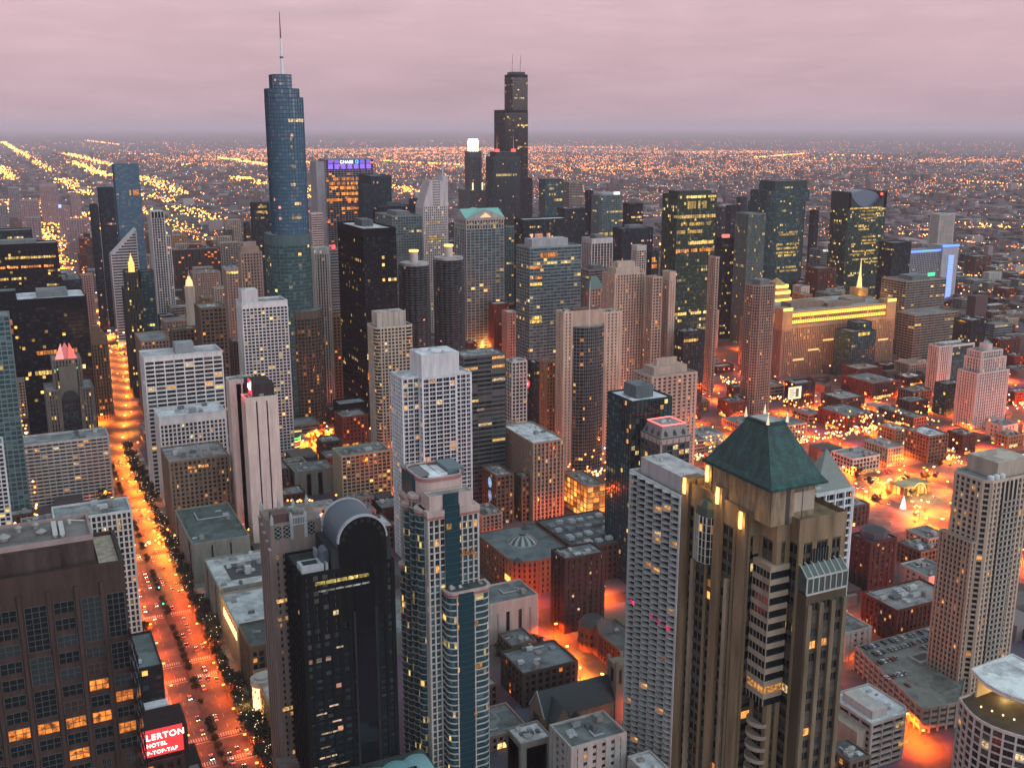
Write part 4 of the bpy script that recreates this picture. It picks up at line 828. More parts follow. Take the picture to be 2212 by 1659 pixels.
    for z, x0, x1, o_ in ((63, -176, -191, 8.2), (40, -176, -184, 8.0), (38, -182, -188, 8.3), (97, -176, -182, 8.1), (85, -176, -188, 8.25)):
        lit_band(t, (x0, yn + o_ - .4), (x1, yn + o_ - .4), z, 2.3, (1, .5, .14), 1.1, name='lit_room', gap=2.2)
    lit_band(t, (xe - 8.6, yn + .8), (xe - 12.5, yn + .8), H - 9.5, 2.8, (1, .55, .12), 1.6, name='lit_room', gap=3)
    lit_band(t, (xe - 16.2, yn + .5), (xw + .5, yn + .5), H - 24, 2.2, (1, .36, .08), 1.0, name='lit_room', gap=2.4)
curved_tower()
# black tower with a great barrel vault
def vault_tower():
    xe, xw, yn, ys, H = -104, -146.5, -425, -452, 124.5
    FOOT.append((xe, xw, yn + 1, ys, H, 'vault'))
    t = root('office_tower', (-125, -438, 0), 'black tower whose front ends in a huge round arch under a barrel vault', 'office tower')
    S = ((.012, .015, .016), 'dim', 3.6, 4.2, 1.3, 1.7, .35)
    p = rect(xe, xw, yn, ys); nf, fh = tier(t, p, 0, H, S, par=1, rc=(.05, .055, .055)); windows(t, p, 0, nf, fh, S, 100, .05)
    sh = (xe - 12, xw + 4)
    bx0, bx1, zs = -121.3, -143.2, 137; r = (bx0 - bx1) / 2; cx = (bx0 + bx1) / 2
    p2 = rect(bx0 + 3.5, bx1 - 2.2, yn - .25, ys + 2); m = MB(); m.prism(p2, H - 1, zs - 3, 0, True); m.build('shoulder', wall((.035, .04, .042)), t)
    arc = [(cx + r * cos(pi * k / 24), zs + r * sin(pi * k / 24)) for k in range(25)]
    y0, y1 = yn + .2, ys + 2
    m = MB(); m.face([(x, y1, z) for x, z in arc] + [(bx1, y1, H), (bx0, y1, H)]); m.build('arch_back', wall((.009, .010, .011)), t); m = MB(); m.face([(x, y0, z) for x, z in reversed(arc)] + [(bx0, y0, 100), (bx1, y0, 100)])
    m.build('arch_front', wall((.009, .010, .011)), t)
    m = MB()
    for (xa, za), (xb, zb) in zip(arc, arc[1:]): m.quad((xa, y0 - 1.4, za), (xb, y0 - 1.4, zb), (xb, y1 + .8, zb), (xa, y1 + .8, za))
    m.box(bx0 - .02, bx0 + .02, y0 - 1.4, y1, zs - 5, zs); m.box(bx1 - .02, bx1 + .02, y0 - 1.4, y1, zs - 5, zs)
    m.build('barrel_vault', plain('lead_roof', (.075, .10, .13), .5), t)
    for ya, yb in ((y0 - 1.6, y0 + .35), (y1 - .2, y1 + 1.1)):
        m = MB()
        for (xa, za), (xb, zb) in zip(arc, arc[1:]):
            o = lambda x, z, q: (cx + (x - cx) * q, zs + (z - zs) * q)
            for q0, q1, yy in ((.985, 1.05, ya), (.985, 1.05, yb)):
                a, b, c, d = o(xa, za, q0), o(xb, zb, q0), o(xb, zb, q1), o(xa, za, q1); m.quad(*[(u[0], yy, u[1]) for u in (a, b, c, d)])
            a, b = o(xa, za, 1.05), o(xb, zb, 1.05); m.quad((a[0], ya, a[1]), (b[0], ya, b[1]), (b[0], yb, b[1]), (a[0], yb, a[1]))
            a, b = o(xa, za, .985), o(xb, zb, .985); m.quad((a[0], ya, a[1]), (a[0], yb, a[1]), (b[0], yb, b[1]), (b[0], ya, b[1]))
        m.build('arch_rim', wall((.40, .41, .43), .5), t)
    g = MB(); g.box(cx - 4.4, cx + 4.4, yn + .15, yn + .5, 0, zs - 8); gl = g.build('glass_strip', plain('pane_dark', (.008, .011, .014), .1), t)
    m = MB()
    for k in range(9): a = pi * (k + .5) / 9; m.obox((cx + r * .82 * cos(a), y0 + .02), (1, 0), 1.5, .12, zs + r * .82 * sin(a) - .8, zs + r * .82 * sin(a) + .8)
    m.build('arch_panel', wall((.035, .032, .034)), t)
    m = MB(); m.box(cx - 5.6, cx - 4.5, yn + .1, yn + .8, 0, 104); m.box(cx + 4.5, cx + 5.6, yn + .1, yn + .8, 0, 104); m.build('pilaster', wall((.03, .033, .034)), t)
    # small half vault on the east shoulder, terrace and light well beside it
    m = MB(); q = [(2.6 * cos(pi * k / 10), 3.4 * sin(pi * k / 10)) for k in range(11)]
    for (a, b), (c, d) in zip(q, q[1:]): m.quad((-117 + a, yn - 4, zs - 7 + b), (-117 + c, yn - 4, zs - 7 + d), (-117 + c, yn - 11, zs - 7 + d), (-117 + a, yn - 11, zs - 7 + b))
    m.face([(-117 + a, yn - 4, zs - 7 + b) for a, b in q][::-1]); m.prism(rect(-114.4, -119.6, yn - 4, yn - 11), H, zs - 7, 0, False); m.build('side_vault', plain('lead_roof', (.075, .10, .13), .5), t)
    m = MB(); m.prism(rect(xe - 1, xe - 11, yn - 2, yn - 10), H, H + 3.4, 0, True); m.build('light_well', wall((.46, .46, .48)), t)
    solid(t, rect(xe - 2.4, xe - 9, yn - 4, yn - 8.6), H + 3.4, H + 3.5, plain('dark_opening', (.01, .01, .012)), 'well_opening')
    m = MB(); m.box(xe - 11.5, xe - 12.6, yn - 1, yn - 22, H, H + 4); m.build('fin', wall((.34, .35, .37)), t)
    lit_band(t, (xe - 1, yn + .4), (xw + 2, yn + .4), H - 5, 1.6, (1, .78, .22), 1.5, .12, .8, name='lit_room', gap=5); lit_band(t, (xe - 3, yn + .4), (xw + 2, yn + .4), H - 8.4, .8, (.8, .85, .8), .35, .0, .8, name='lit_room', gap=4)
    for z in (88, 60, 57, 52, 47, 40, 35, 30): lit_band(t, (xe - 2 - R.random() * 6, yn + .42), (xw + 20, yn + .42), z, .7, (1, .7, .45), .9, R.random() * .3, .4 + R.random() * .5, name='lit_room', gap=2.8 + R.random() * 3)
    # podium with the scalloped pale blue roof in front
    p = root('low_building', (-128, -408, 0), 'low building with a scalloped pale blue roof at the foot of the vaulted black tower', 'low building')
    FOOT.append((-104, -158, -385, -424.6, 30, 'teal'))
    solid(p, rect(-104, -158, -386, -424.5), 0, 27, wall((.075, .085, .08)), 'wall'); roof(p, rect(-104, -158, -386, -424.5), 27, (.06, .075, .07)); units(p, -105, -122, -408, -423, 27.1, 6, .8)
    m = MB()
    def h(u, v): return 28.2 + 3.2 * math.sqrt(max(0, 1 - (2 * v - 1) ** 2)) + .6 * abs(sin(u * pi * 4))
    n = 32
    def pt(i, j):
        u, v = i / n, j / 8; ed = 1.6 * abs(sin(u * pi * 4)); y = -392 - (22 + ed) * v - u * 4
        return (-113 - 42 * u, y, h(u, v) - (1.5 if j in (0, 8) else 0))
    for i in range(n):
        for j in range(8): m.quad(pt(i, j), pt(i, j + 1), pt(i + 1, j + 1), pt(i + 1, j))
    ro = m.build('scalloped_roof', plain('pale_blue_roof', (.24, .44, .47), .5), p)
    for k in range(10):
        m = MB(); m.box(-139 - (k % 5) * 1.7, -140.4 - (k % 5) * 1.7, -401 - (k // 5) * 1.8, -402.5 - (k // 5) * 1.8, 30.5, 32.9); m.build('skylight', plain('pane_dark', (.012, .03, .034), .1), ro)
vault_tower()
# gothic residential tower beside the avenue
def gothic_tower():
    xe, xw, yn, ys, H = -98.5, -121.5, -454, -476, 139
    FOOT.append((xe, xw, yn, ys, H, 'goth2'))
    t = root('apartment_tower', (-110, -465, 0), 'grey brown gothic tower with stepped buttresses and pale pinnacles', 'apartment tower')
    col = (.26, .195, .175); S = (col, 'apt', 3.4, 3.6, 1.5, 1.9, .5, dict(ew=(2.4, 1.5)))
    p = rect(xe, xw, yn, ys); nf, fh = tier(t, p, 0, H - 14, S, par=0); windows(t, p, 0, nf, fh, S, 100, .07)
    st = wall(col); pale = wall((.40, .39, .41))
    m = MB(); m.prism(inset(p, -.1), H - 14, H, 0, True); m.build('attic', st, t)
    m = MB()
    for k in range(5): m.box(xe - .4 + .5, xe + .9, ys + 1 + k * 4.6, ys + 3.2 + k * 4.6, 0, H - 2.5 - k * 2.4)
    m.build('buttress', st, t)
    for k in range(5): m = MB(); m.box(xe - .6, xe + 1.2, ys + .8 + k * 4.6, ys + 3.4 + k * 4.6, H - 2.4 - k * 2.4, H - 1.9 - k * 2.4); m.build('buttress_cap', pale, t)
    for x, y in ((xe - .8, yn - .8), (xe - 9.5, yn - .4), (xe - 16, yn - .4), (xw + .8, yn - .8), (xe - .8, ys + 1), (xe - 9, ys + 1), (xw + .8, ys + 1), (xe - 15, ys + 4)):
        m = MB(); m.box(x - .7, x + .7, y - .7, y + .7, H - 8, H + 2.6); m.cone(x, y, H + 2.6, H + 5, .85, .1, 8); m.build('pinnacle', pale, t)
    m = MB(); m.box(xe - 10, xe - 15.6, yn - .3, yn + .35, H - 1.5, H + 2.6)
    m.build('screen', wall((.42, .43, .46)), t)
    m = MB()
    for k in range(7): m.box(xe - 10.3 - k * .75, xe - 10.65 - k * .75, yn + .3, yn + .42, H - .8, H + 2)
    m.build('screen_slot', plain('dark_opening', (.05, .06, .07)), t)
    for x in (xe - 3.2, xe - 7.2, xe - 18.6):
        m = MB(); m.box(x - 1.5, x + 1.5, yn + .1, yn + .3, H - 7, H - 1); g = m.build('lattice_window', plain('pane_dark', (.02, .025, .028), .2), t)
        m = MB()
        for s in (-1, 1):
            for k in range(3): m.tube((x + s * 1.4, yn + .35, H - 7 + k * 2), (x, yn + .35, H - 6 + k * 2), .1); m.tube((x, yn + .35, H - 6 + k * 2), (x + s * 1.4, yn + .35, H - 5 + k * 2), .1)
        m.build('lattice_bar', pale, g)
    m = MB(); m.box(xe - 1.5, xe - 9, yn - 2, yn - 9, H, H + 4); m.build('penthouse', [plain('rust_roof', (.10, .05, .045))], t); units(t, xe - 10, xw + 2, yn - 8, ys + 2, H, 7, .8)
    solid(t, rect(xe + 4, xw + 6, yn + 8, yn), 0, 22, wall((.22, .17, .15)), 'podium')
    for z, a, b in ((101, 0, .34), (92, 0, .34), (46, 0, .4), (43, .0, .4), (22.5, 0, .4)): lit_band(t, (xe - .6, yn + .2), (xe - 9, yn + .2), z, 1.8, (1, .55, .18), 1.2, name='lit_room', gap=3.6)
gothic_tower()
# spired blue glass tower
def spired_tower():
    t = root('office_tower', (-276, -1103, 0), 'tall rounded blue glass tower with a slim white and red spire', 'office tower')
    FOOT.append((-250, -302, -1074, -1140, 206, 'spired'))
    B = ((.045, .095, .14), 'blue', 3.7, 3.4, 1.0, .22, .25)
    def lens(xe, xw, yn, ys): return rounded(xe, xw, yn, ys, min(xe - xw, yn - ys) * .42, 7)
    low = lens(-252, -295, -1076, -1130); mid = lens(-258, -295, -1080, -1122)
    tier(t, lens(-262, -303, -1073, -1128), 0, 128, ((.10, .085, .07), 'brown', 3.7, 3.4, 1.2, .9, .4), par=0, cap=8, rc=(.2, .2, .2))
    tier(t, low, 0, 206, ((.08, .13, .135), 'teal', 3.7, 3.4, .9, .3, .25), cap=10, par=.6, rc=(.16, .2, .22))
    tier(t, lens(-258.5, -294.5, -1081, -1121), 206, 341, B, par=1, rc=(.1, .12, .14))
    tier(t, lens(-258.5, -291, -1083, -1119), 341, 350, B, par=.5); tier(t, rounded(-264, -283, -1087, -1112, 5, 5), 350, 363.5, B, par=.5, rc=(.1, .12, .14))
    m = MB(); m.cone(-276, -1100, 363, 380, 1.7, 1.3, 10, 0); m.cone(-276, -1100, 380, 381.5, 2.0, 2.0, 10, 1); m.cone(-276, -1100, 381.5, 399, 1.35, .9, 10, 0); m.cone(-276, -1100, 399, 424, .75, .3, 8, 1)
    m.build('spire', [plain('white_paint', (.75, .74, .78)), plain('red_paint', (.16, .035, .045))], t)
    for z, a, b in ((318, .42, .95), (300, .45, .6), (292, .45, .6), (273, .45, .65), (255, .4, .65), (222, .38, .8), (178, .4, .7), (236, .5, .8), (166, .3, .8)): lit_band(t, (-262, -1080.5), (-292, -1080.5), z, 3, (1, .7, .35), 1.1, a, b, name='lit_room', gap=2.6)
spired_tower()
# stepped black giant and its neighbours
def far_giants():
    t = root('office_tower', (-1195, -2465, 0), 'tallest black stepped tower with two pale antennas far behind', 'office tower'); FOOT.append((-1150, -1235, -2425, -2520, 442, 'giant'))
    S = ((.008, .011, .016), 'black', 4, 4.6, 1.0, .5, .3)
    for q, z0, z1 in ((rect(-1164, -1232, -2430, -2510), 0, 186), (rect(-1157, -1219, -2431, -2496), 186, 352), (rect(-1177, -1218.5, -2432, -2477), 352, 436)): tier(t, q, z0, z1, S, cap=6, par=1, rc=(.05, .05, .06))
    solid(t, rect(-1181, -1214, -2437, -2470), 436, 443, plain('roof_black', (.015, .018, .02)), 'penthouse')
    for x in (-1187, -1209):
        m = MB(); m.cone(x, -2452, 443, 462, 1.4, 1.2, 8, 0); m.cone(x, -2452, 462, 484, .8, .5, 8, 1); m.tube((x + 4, -2452, 443), (x + 4, -2452, 468), .4); m.build('antenna', [plain('white_paint', (.6, .5, .52)), plain('red_paint', (.45, .2, .2))], t)
    t = root('office_tower', (-1145, -2590, 0), 'stone tower ending in a blazing white glass cylinder crown', 'office tower'); FOOT.append((-1110, -1180, -2550, -2630, 250, '311'))
    S = ((.12, .13, .13), 'dim', 4, 4, 1.2, 1.2, .4)
    tier(t, rect(-1112, -1178, -2560, -2625), 0, 152, S, rc=(.2, .2, .22)); tier(t, rounded(-1122, -1156, -2564, -2612, 8, 2), 152, 250, S, cap=14)
    m = MB(); m.cone(-1139, -2588, 250, 266, 15, 15, 24, 0); m.cone(-1139, -2588, 266, 281, 15, 12, 24, 1); m.build('crown', [emit((1, .82, .42), 4.0), emit((1, .95, .8), 9.0)], t)
    for k in range(14): a = 2 * pi * k / 14; m = MB(); m.tube((-1139 + 16 * cos(a), -2588 + 16 * sin(a), 248), (-1139 + 16 * cos(a), -2588 + 16 * sin(a), 270), .8); m.build('crown_post', plain('roof_black', (.06, .06, .05)), t)
    light(t, (0, 6, 280), 3e5, (1, .8, .5), 8)
    for a in (-1126, -1153): m = MB(); m.box(a - 1.5, a + 1.5, -2563, -2561, 153, 172); m.build('uplit_panel', emit((1, .8, .45), 1.4), t)
    t = root('office_tower', (-1050, -2220, 0), 'wide grey stepped tower with red lit roof lanterns and two needle spires', 'office tower'); FOOT.append((-1015, -1088, -2195, -2245, 250, 'needle'))
    S = ((.05, .065, .07), 'dim', 4, 3.2, .9, 1.0, .4)
    tier(t, rect(-1018, -1084, -2200, -2242), 0, 247, S, cap=5, rc=(.1, .1, .1)); tier(t, rect(-1027, -1076, -2204, -2240), 247, 258, S, par=0, rc=(.1, .1, .1))
    for x in (-1031, -1072):
        m = MB(); m.box(x - 4, x + 4, -2214, -2206, 258, 264); m.build('lantern', emit((1, .06, .04), 2.0), t); m = MB(); m.cone(x, -2210, 264, 296, .9, .1, 8); m.build('needle_spire', plain('white_paint', (.6, .3, .32)), t)
    lit_band(t, (-1024, -2199.4), (-1080, -2199.4), 205, 5, YE, 1.3, gap=3)
far_giants()
# twin corn cob towers
def corn_cob(xc, yc, H, label):
    t = root('apartment_tower', (xc, yc, 0), label, 'apartment tower', 'twin corn cob towers'); FOOT.append((xc + 18, xc - 18, yc + 18, yc - 18, H, 'cob'))
    m = MB(); g = MB(); ri = 14.5
    def petals(r0, r1, n=16, k=6):
        return [(xc + (r0 + (r1 - r0) * abs(sin(pi * i / k)) ** .7) * cos(2 * pi * (i + j * k) / (n * k)), yc + (r0 + (r1 - r0) * abs(sin(pi * i / k)) ** .7) * sin(2 * pi * (i + j * k) / (n * k))) for j in range(n) for i in range(k)]
    P = petals(15.4, 17.9); nf = int((H - 8) / 2.75)
    for f in range(nf):
        z = 6 + f * 2.75; m.prism(P, z, z + .3, 0, True, True)
        if f > 18:
            for a, b in zip(P, P[1:] + P[:1]):
                pass
        m.prism(petals(15.6, 18.0), z + .3, z + .95, 0, False, False)
    m.build('balcony_slabs', wall((.085, .105, .11)), t, 'stuff')
    n = 32
    for k in range(n):
        a, b = 2 * pi * k / n, 2 * pi * (k + 1) / n
        g.quad((xc + ri * cos(a), yc + ri * sin(a), 0), (xc + ri * cos(b), yc + ri * sin(b), 0), (xc + ri * cos(b), yc + ri * sin(b), H - 4), (xc + ri * cos(a), yc + ri * sin(a), H - 4), 0, [(k + xc, 0), (k + 1 + xc, 0), (k + 1 + xc, nf), (k + xc, nf)])
    g.build('windows', glass('dim'), t, 'stuff')
    m = MB(); m.cone(xc, yc, H - 4, H - 1.2, 16.5, 16.5, 32); m.build('roof', roofmat((.34, .33, .34)), t)
    m = MB(); m.cone(xc, yc, H - 2, H + 10.5, 4.6, 4.6, 20); c = m.build('core', wall((.52, .47, .42)), t)
    m = MB(); m.cone(xc, yc, H + 10.5, H + 12.4, 5.3, 5.3, 20); m.build('core_lamp', emit((1, .55, .1), 2.4), c)
    m = MB(); m.cone(xc, yc, 0, 6, 19, 19, 32); m.build('base', wall((.4, .36, .32)), t)
corn_cob(-417.6, -1115, 168, 'dark scalloped round tower with a lit white core, nearest the black slab tower')
corn_cob(-459.5, -1115, 172, 'dark scalloped round tower with a lit white core, beside the green gabled tower')
# gabled green roof tower
def gabled():
    xe, xw, yn, ys, H = -570, -626, -1320, -1362, 193
    FOOT.append((xe, xw, yn, ys, H, 'gable')); t = root('office_tower', (-598, -1341, 0), 'white framed glass tower with pale green gabled roofs', 'office tower')
    S = ((.42, .40, .39), 'teal', 3.9, 6.2, .45, .45, .5); q = rect(xe, xw, yn, ys)
    tier(t, q, 0, H - 14, S, par=0); tier(t, inset(q, .2), H - 14, H, ((.44, .42, .40), 'office', 7, 4, 1.4, 1.0, .6), cap=1.5, par=0)
    m = MB(); cx, cy_ = (xe + xw) / 2, (yn + ys) / 2; g = MB()
    z0, z1 = H, H + 12
    e = [(xe + 1, yn + 1), (xw - 1, yn + 1), (xw - 1, ys - 1), (xe + 1, ys - 1)]
    # crossing gables
    for (a, b, c) in (((xe + 1, yn + 1), (xw - 1, yn + 1), (cx, yn + 1)), ((xe + 1, ys - 1), (xw - 1, ys - 1), (cx, ys - 1)), ((xe + 1, yn + 1), (xe + 1, ys - 1), (xe + 1, cy_)), ((xw - 1, yn + 1), (xw - 1, ys - 1), (xw - 1, cy_))):
        g.face([(*a, z0), (*b, z0), (*c, z1)]); 
        m.face([(*a, z0 + .3), (*c, z1 + .3), (cx, cy_, z1 + .3)]); m.face([(*b, z0 + .3), (cx, cy_, z1 + .3), (*c, z1 + .3)])
    m.build('gabled_roof', plain('green_copper', (.22, .48, .42), .5), t); g.build('gable_wall', wall((.40, .38, .36)), t)
    m = MB(); m.face([(cx + 9, yn + 1.2, z0 + 1.5), (cx - 9, yn + 1.2, z0 + 1.5), (cx, yn + 1.2, z1 - 4)]); m.build('gable_lamp', emit((1, .6, .3), 1.0), t)
    lit_band(t, (xe - 2, yn + .1), (xw + 2, yn + .1), H - 8, 3, (1, .75, .45), .8, gap=2.8)
    light(t, (0, 30, 20), 60000, (1, .3, .06), 3); light(t, (24, 26, 14), 40000, (1, .3, .06), 3)
gabled()
# white sloping tower
def sloping():
    t = root('office_tower', (-606, -1535, 0), 'white tower with a sloping side and small square windows', 'office tower'); FOOT.append((-584, -628, -1518, -1556, 205, 'slope'))
    H = 236; S = ((.52, .48, .48), 'many', 3.8, 3.4, 1.5, 1.4, .5)
    tier(t, rect(-586, -626, -1520, -1552), 0, 196, S, par=0)
    for k in range(10):                                                 # storeys step in towards the top, under a sloping flank
        x = -586 - k * 1.25; solid(t, rect(x, -619, -1520, -1550), 196 + k * 3.8, 199.8 + k * 3.8, wall(S[0]), 'storey')
        m = MB(); 
        for j in range(6): m.box(-607.2 + j * 2.0 - 6, -606 + j * 2.0 - 6, -1519.9, -1519.8, 197 + k * 3.8, 198.8 + k * 3.8)
        m.build('windows', plain('pane_dark', (.012, .016, .018), .1), t, 'stuff')
    m = MB(); m.face([(-585.5, -1519.6, 194), (-598.5, -1519.6, 234), (-598.5, -1551, 234), (-585.5, -1551, 194)]); m.build('sloping_flank', wall((.56, .53, .54)), t)
    solid(t, rect(-619, -627, -1521, -1550), 196, 240, wall((.50, .47, .47)), 'shaft'); solid(t, rect(-622, -624, -1530, -1533), 240, 262, wall((.5, .45, .45)), 'mast')
    for z in (150, 146, 142, 170): lit_band(t, (-588, -1519.5), (-620, -1519.5), z, 2.2, YE, 1.1, .1, .9)
sloping()
# striped diamond topped tower
def diamond():
    t = root('office_tower', (-167, -1655, 0), 'white striped tower cut off by a steep slanting diamond face', 'office tower'); xe, xw, yn, ys = -148, -186, -1640, -1672; FOOT.append((xe, xw, yn, ys, 180, 'diamond'))
    z0, z1 = 131, 169
    m = MB(); g = MB()
    m.prism(rect(xe, xw, yn - .4, ys), 0, z0, 0, False)
    m.face([(xw, yn - .4, z0), (xe, yn - .4, z0), (xw, yn - .4, z1)][::-1]); m.face([(xe, ys, z0), (xw, ys, z0), (xw, ys, z1)][::-1]); m.face([(xw, yn - .4, z0), (xw, yn - .4, z1), (xw, ys, z1), (xw, ys, z0)]); m.face([(xe, yn - .4, z0), (xe, ys, z0), (xw, ys, z1), (xw, yn - .4, z1)])
    m.build('wall', wall((.56, .50, .50)), t)
    z = 8
    while z < z1 - 5:
        x0 = xe if z < z0 else xe + (xw - xe) * (z - z0 + 2) / (z1 - z0)
        if abs(x0 - xw) > 3: g.box(x0 - 1.2, xw + 1.2, yn - .42, yn - .2, z, z + 2.0); g.box(xe - .05, xe + .1, ys + 1, yn - 1.5, z, z + 2) if z < z0 else None
        z += 4.1
    g.build('window_stripes', glass('dim'), t, 'stuff')
diamond()
# white ribbed twin tier tower, dark gold capped tower, slender cream tower, gothic setback tower
def left_group():
    t = root('apartment_tower', (-212, -1630, 0), 'slim white ribbed tower with a square open crown', 'apartment tower'); FOOT.append((-203, -222, -1600, -1660, 194, 'ribbed'))
    S = ((.54, .50, .49), 'dim', 3.6, 3.6, .5, .8, .6); tier(t, rect(-203, -221, -1600, -1640), 0, 186, S, par=0); tier(t, rect(-203, -221, -1600, -1630), 186, 196, ((.54, .5, .49), 'apt', 9, 4.5, .8, .8, .6), par=0); tier(t, rect(-222, -228, -1604, -1630), 0, 160, S, par=1)
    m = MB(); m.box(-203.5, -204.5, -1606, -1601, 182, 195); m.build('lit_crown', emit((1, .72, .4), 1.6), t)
    t = root('office_tower', (-140, -1322, 0), 'dark green stone tower with a slim gold lit cap', 'office tower'); FOOT.append((-130, -149, -1300, -1345, 150, 'gold'))
    S = ((.055, .055, .045), 'many', 3.5, 2.8, .8, 1.3, .5); tier(t, rect(-130, -148, -1300, -1340), 0, 128, S, rc=(.1, .1, .1)); tier(t, rect(-132, -146, -1304, -1330), 128, 148, S, rc=(.1, .1, .1))
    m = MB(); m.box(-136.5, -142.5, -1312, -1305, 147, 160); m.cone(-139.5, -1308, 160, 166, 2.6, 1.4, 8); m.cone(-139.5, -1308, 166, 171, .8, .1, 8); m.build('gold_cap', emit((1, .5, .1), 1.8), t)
    t = root('office_tower', (-187, -1211, 0), 'slender cream terracotta tower with a lit tapering crown', 'office tower'); FOOT.append((-180, -196, -1196, -1226, 150, 'cream'))
    S = ((.52, .43, .35), 'brown', 3.6, 2.4, 1.0, 1.2, .4); tier(t, rect(-180, -196, -1199, -1225), 0, 92, S, rc=(.4, .36, .32)); o = lambda r: [(-188 + r * cos(pi / 8 + pi * k / 4), -1209 + r * sin(pi / 8 + pi * k / 4)) for k in range(8)]
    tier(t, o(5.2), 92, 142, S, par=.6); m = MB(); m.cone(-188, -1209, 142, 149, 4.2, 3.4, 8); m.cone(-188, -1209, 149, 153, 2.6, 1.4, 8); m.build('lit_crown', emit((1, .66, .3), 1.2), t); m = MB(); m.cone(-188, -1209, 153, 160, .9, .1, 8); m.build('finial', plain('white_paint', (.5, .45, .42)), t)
    lit_band(t, (-183, -1198.6), (-193, -1198.6), 88, 3, (1, .8, .5), 1.0, gap=2); 
    for z in range(30, 88, 7): lit_band(t, (-189, -1198.6), (-194, -1198.6), z, 2.6, (1, .75, .5), 1.2, gap=4, name='lit_room')
    t = root('office_tower', (-46, -1015, 0), 'grey stepped tower with a red lit crown and a tall dark arch', 'office tower'); xe, xw, yn, ys = -26, -66, -1000, -1035; FOOT.append((xe, xw, yn, ys, 130, 'arch'))
    S = ((.17, .14, .125), 'many', 3.7, 2.6, .6, 1.4, .6); tier(t, rect(xe, xe - 12, yn, ys), 0, 86, S, rc=GREY); tier(t, rect(xw + 12, xw, yn, ys), 0, 86, S, rc=GREY); tier(t, rect(xe - 12.3, xw + 12.3, yn - 3, ys), 0, 106, ((.05, .05, .045), 'dim', 3.7, 2.2, .4, .5, .3), cap=30, rc=GREY)
    tier(t, rect(xe - 8, xw + 8, yn - 6, ys + 4), 86, 112, S, rc=GREY)
    m = MB(); a = [(-46 + 7.4 * cos(pi * k / 16), 76 + 9 * sin(pi * k / 16)) for k in range(17)]
    for (xa, za), (xb, zb) in zip(a, a[1:]):
        m.quad((xa, yn - 2.6, za), (xa, yn - 2.6, 107), (xb, yn - 2.6, 107), (xb, yn - 2.6, zb))
    m.build('arch_wall', wall((.17, .14, .125)), t)
    for s in (-1, 1):
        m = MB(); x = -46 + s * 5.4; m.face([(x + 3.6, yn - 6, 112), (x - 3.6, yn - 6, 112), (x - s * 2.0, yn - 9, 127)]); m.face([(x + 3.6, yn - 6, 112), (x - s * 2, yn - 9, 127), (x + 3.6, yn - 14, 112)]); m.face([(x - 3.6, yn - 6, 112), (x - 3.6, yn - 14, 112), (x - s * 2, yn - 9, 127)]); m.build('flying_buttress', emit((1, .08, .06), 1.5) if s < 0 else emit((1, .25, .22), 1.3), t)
        m = MB(); m.box(x - 3, x + 3, yn - 5.8, yn - 5.4, 103.4, 105); m.build('green_lamp', emit((.05, 1, .35), 1.4), t)
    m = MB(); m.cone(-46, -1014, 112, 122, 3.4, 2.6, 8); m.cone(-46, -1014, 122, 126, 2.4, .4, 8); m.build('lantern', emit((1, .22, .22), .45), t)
left_group()
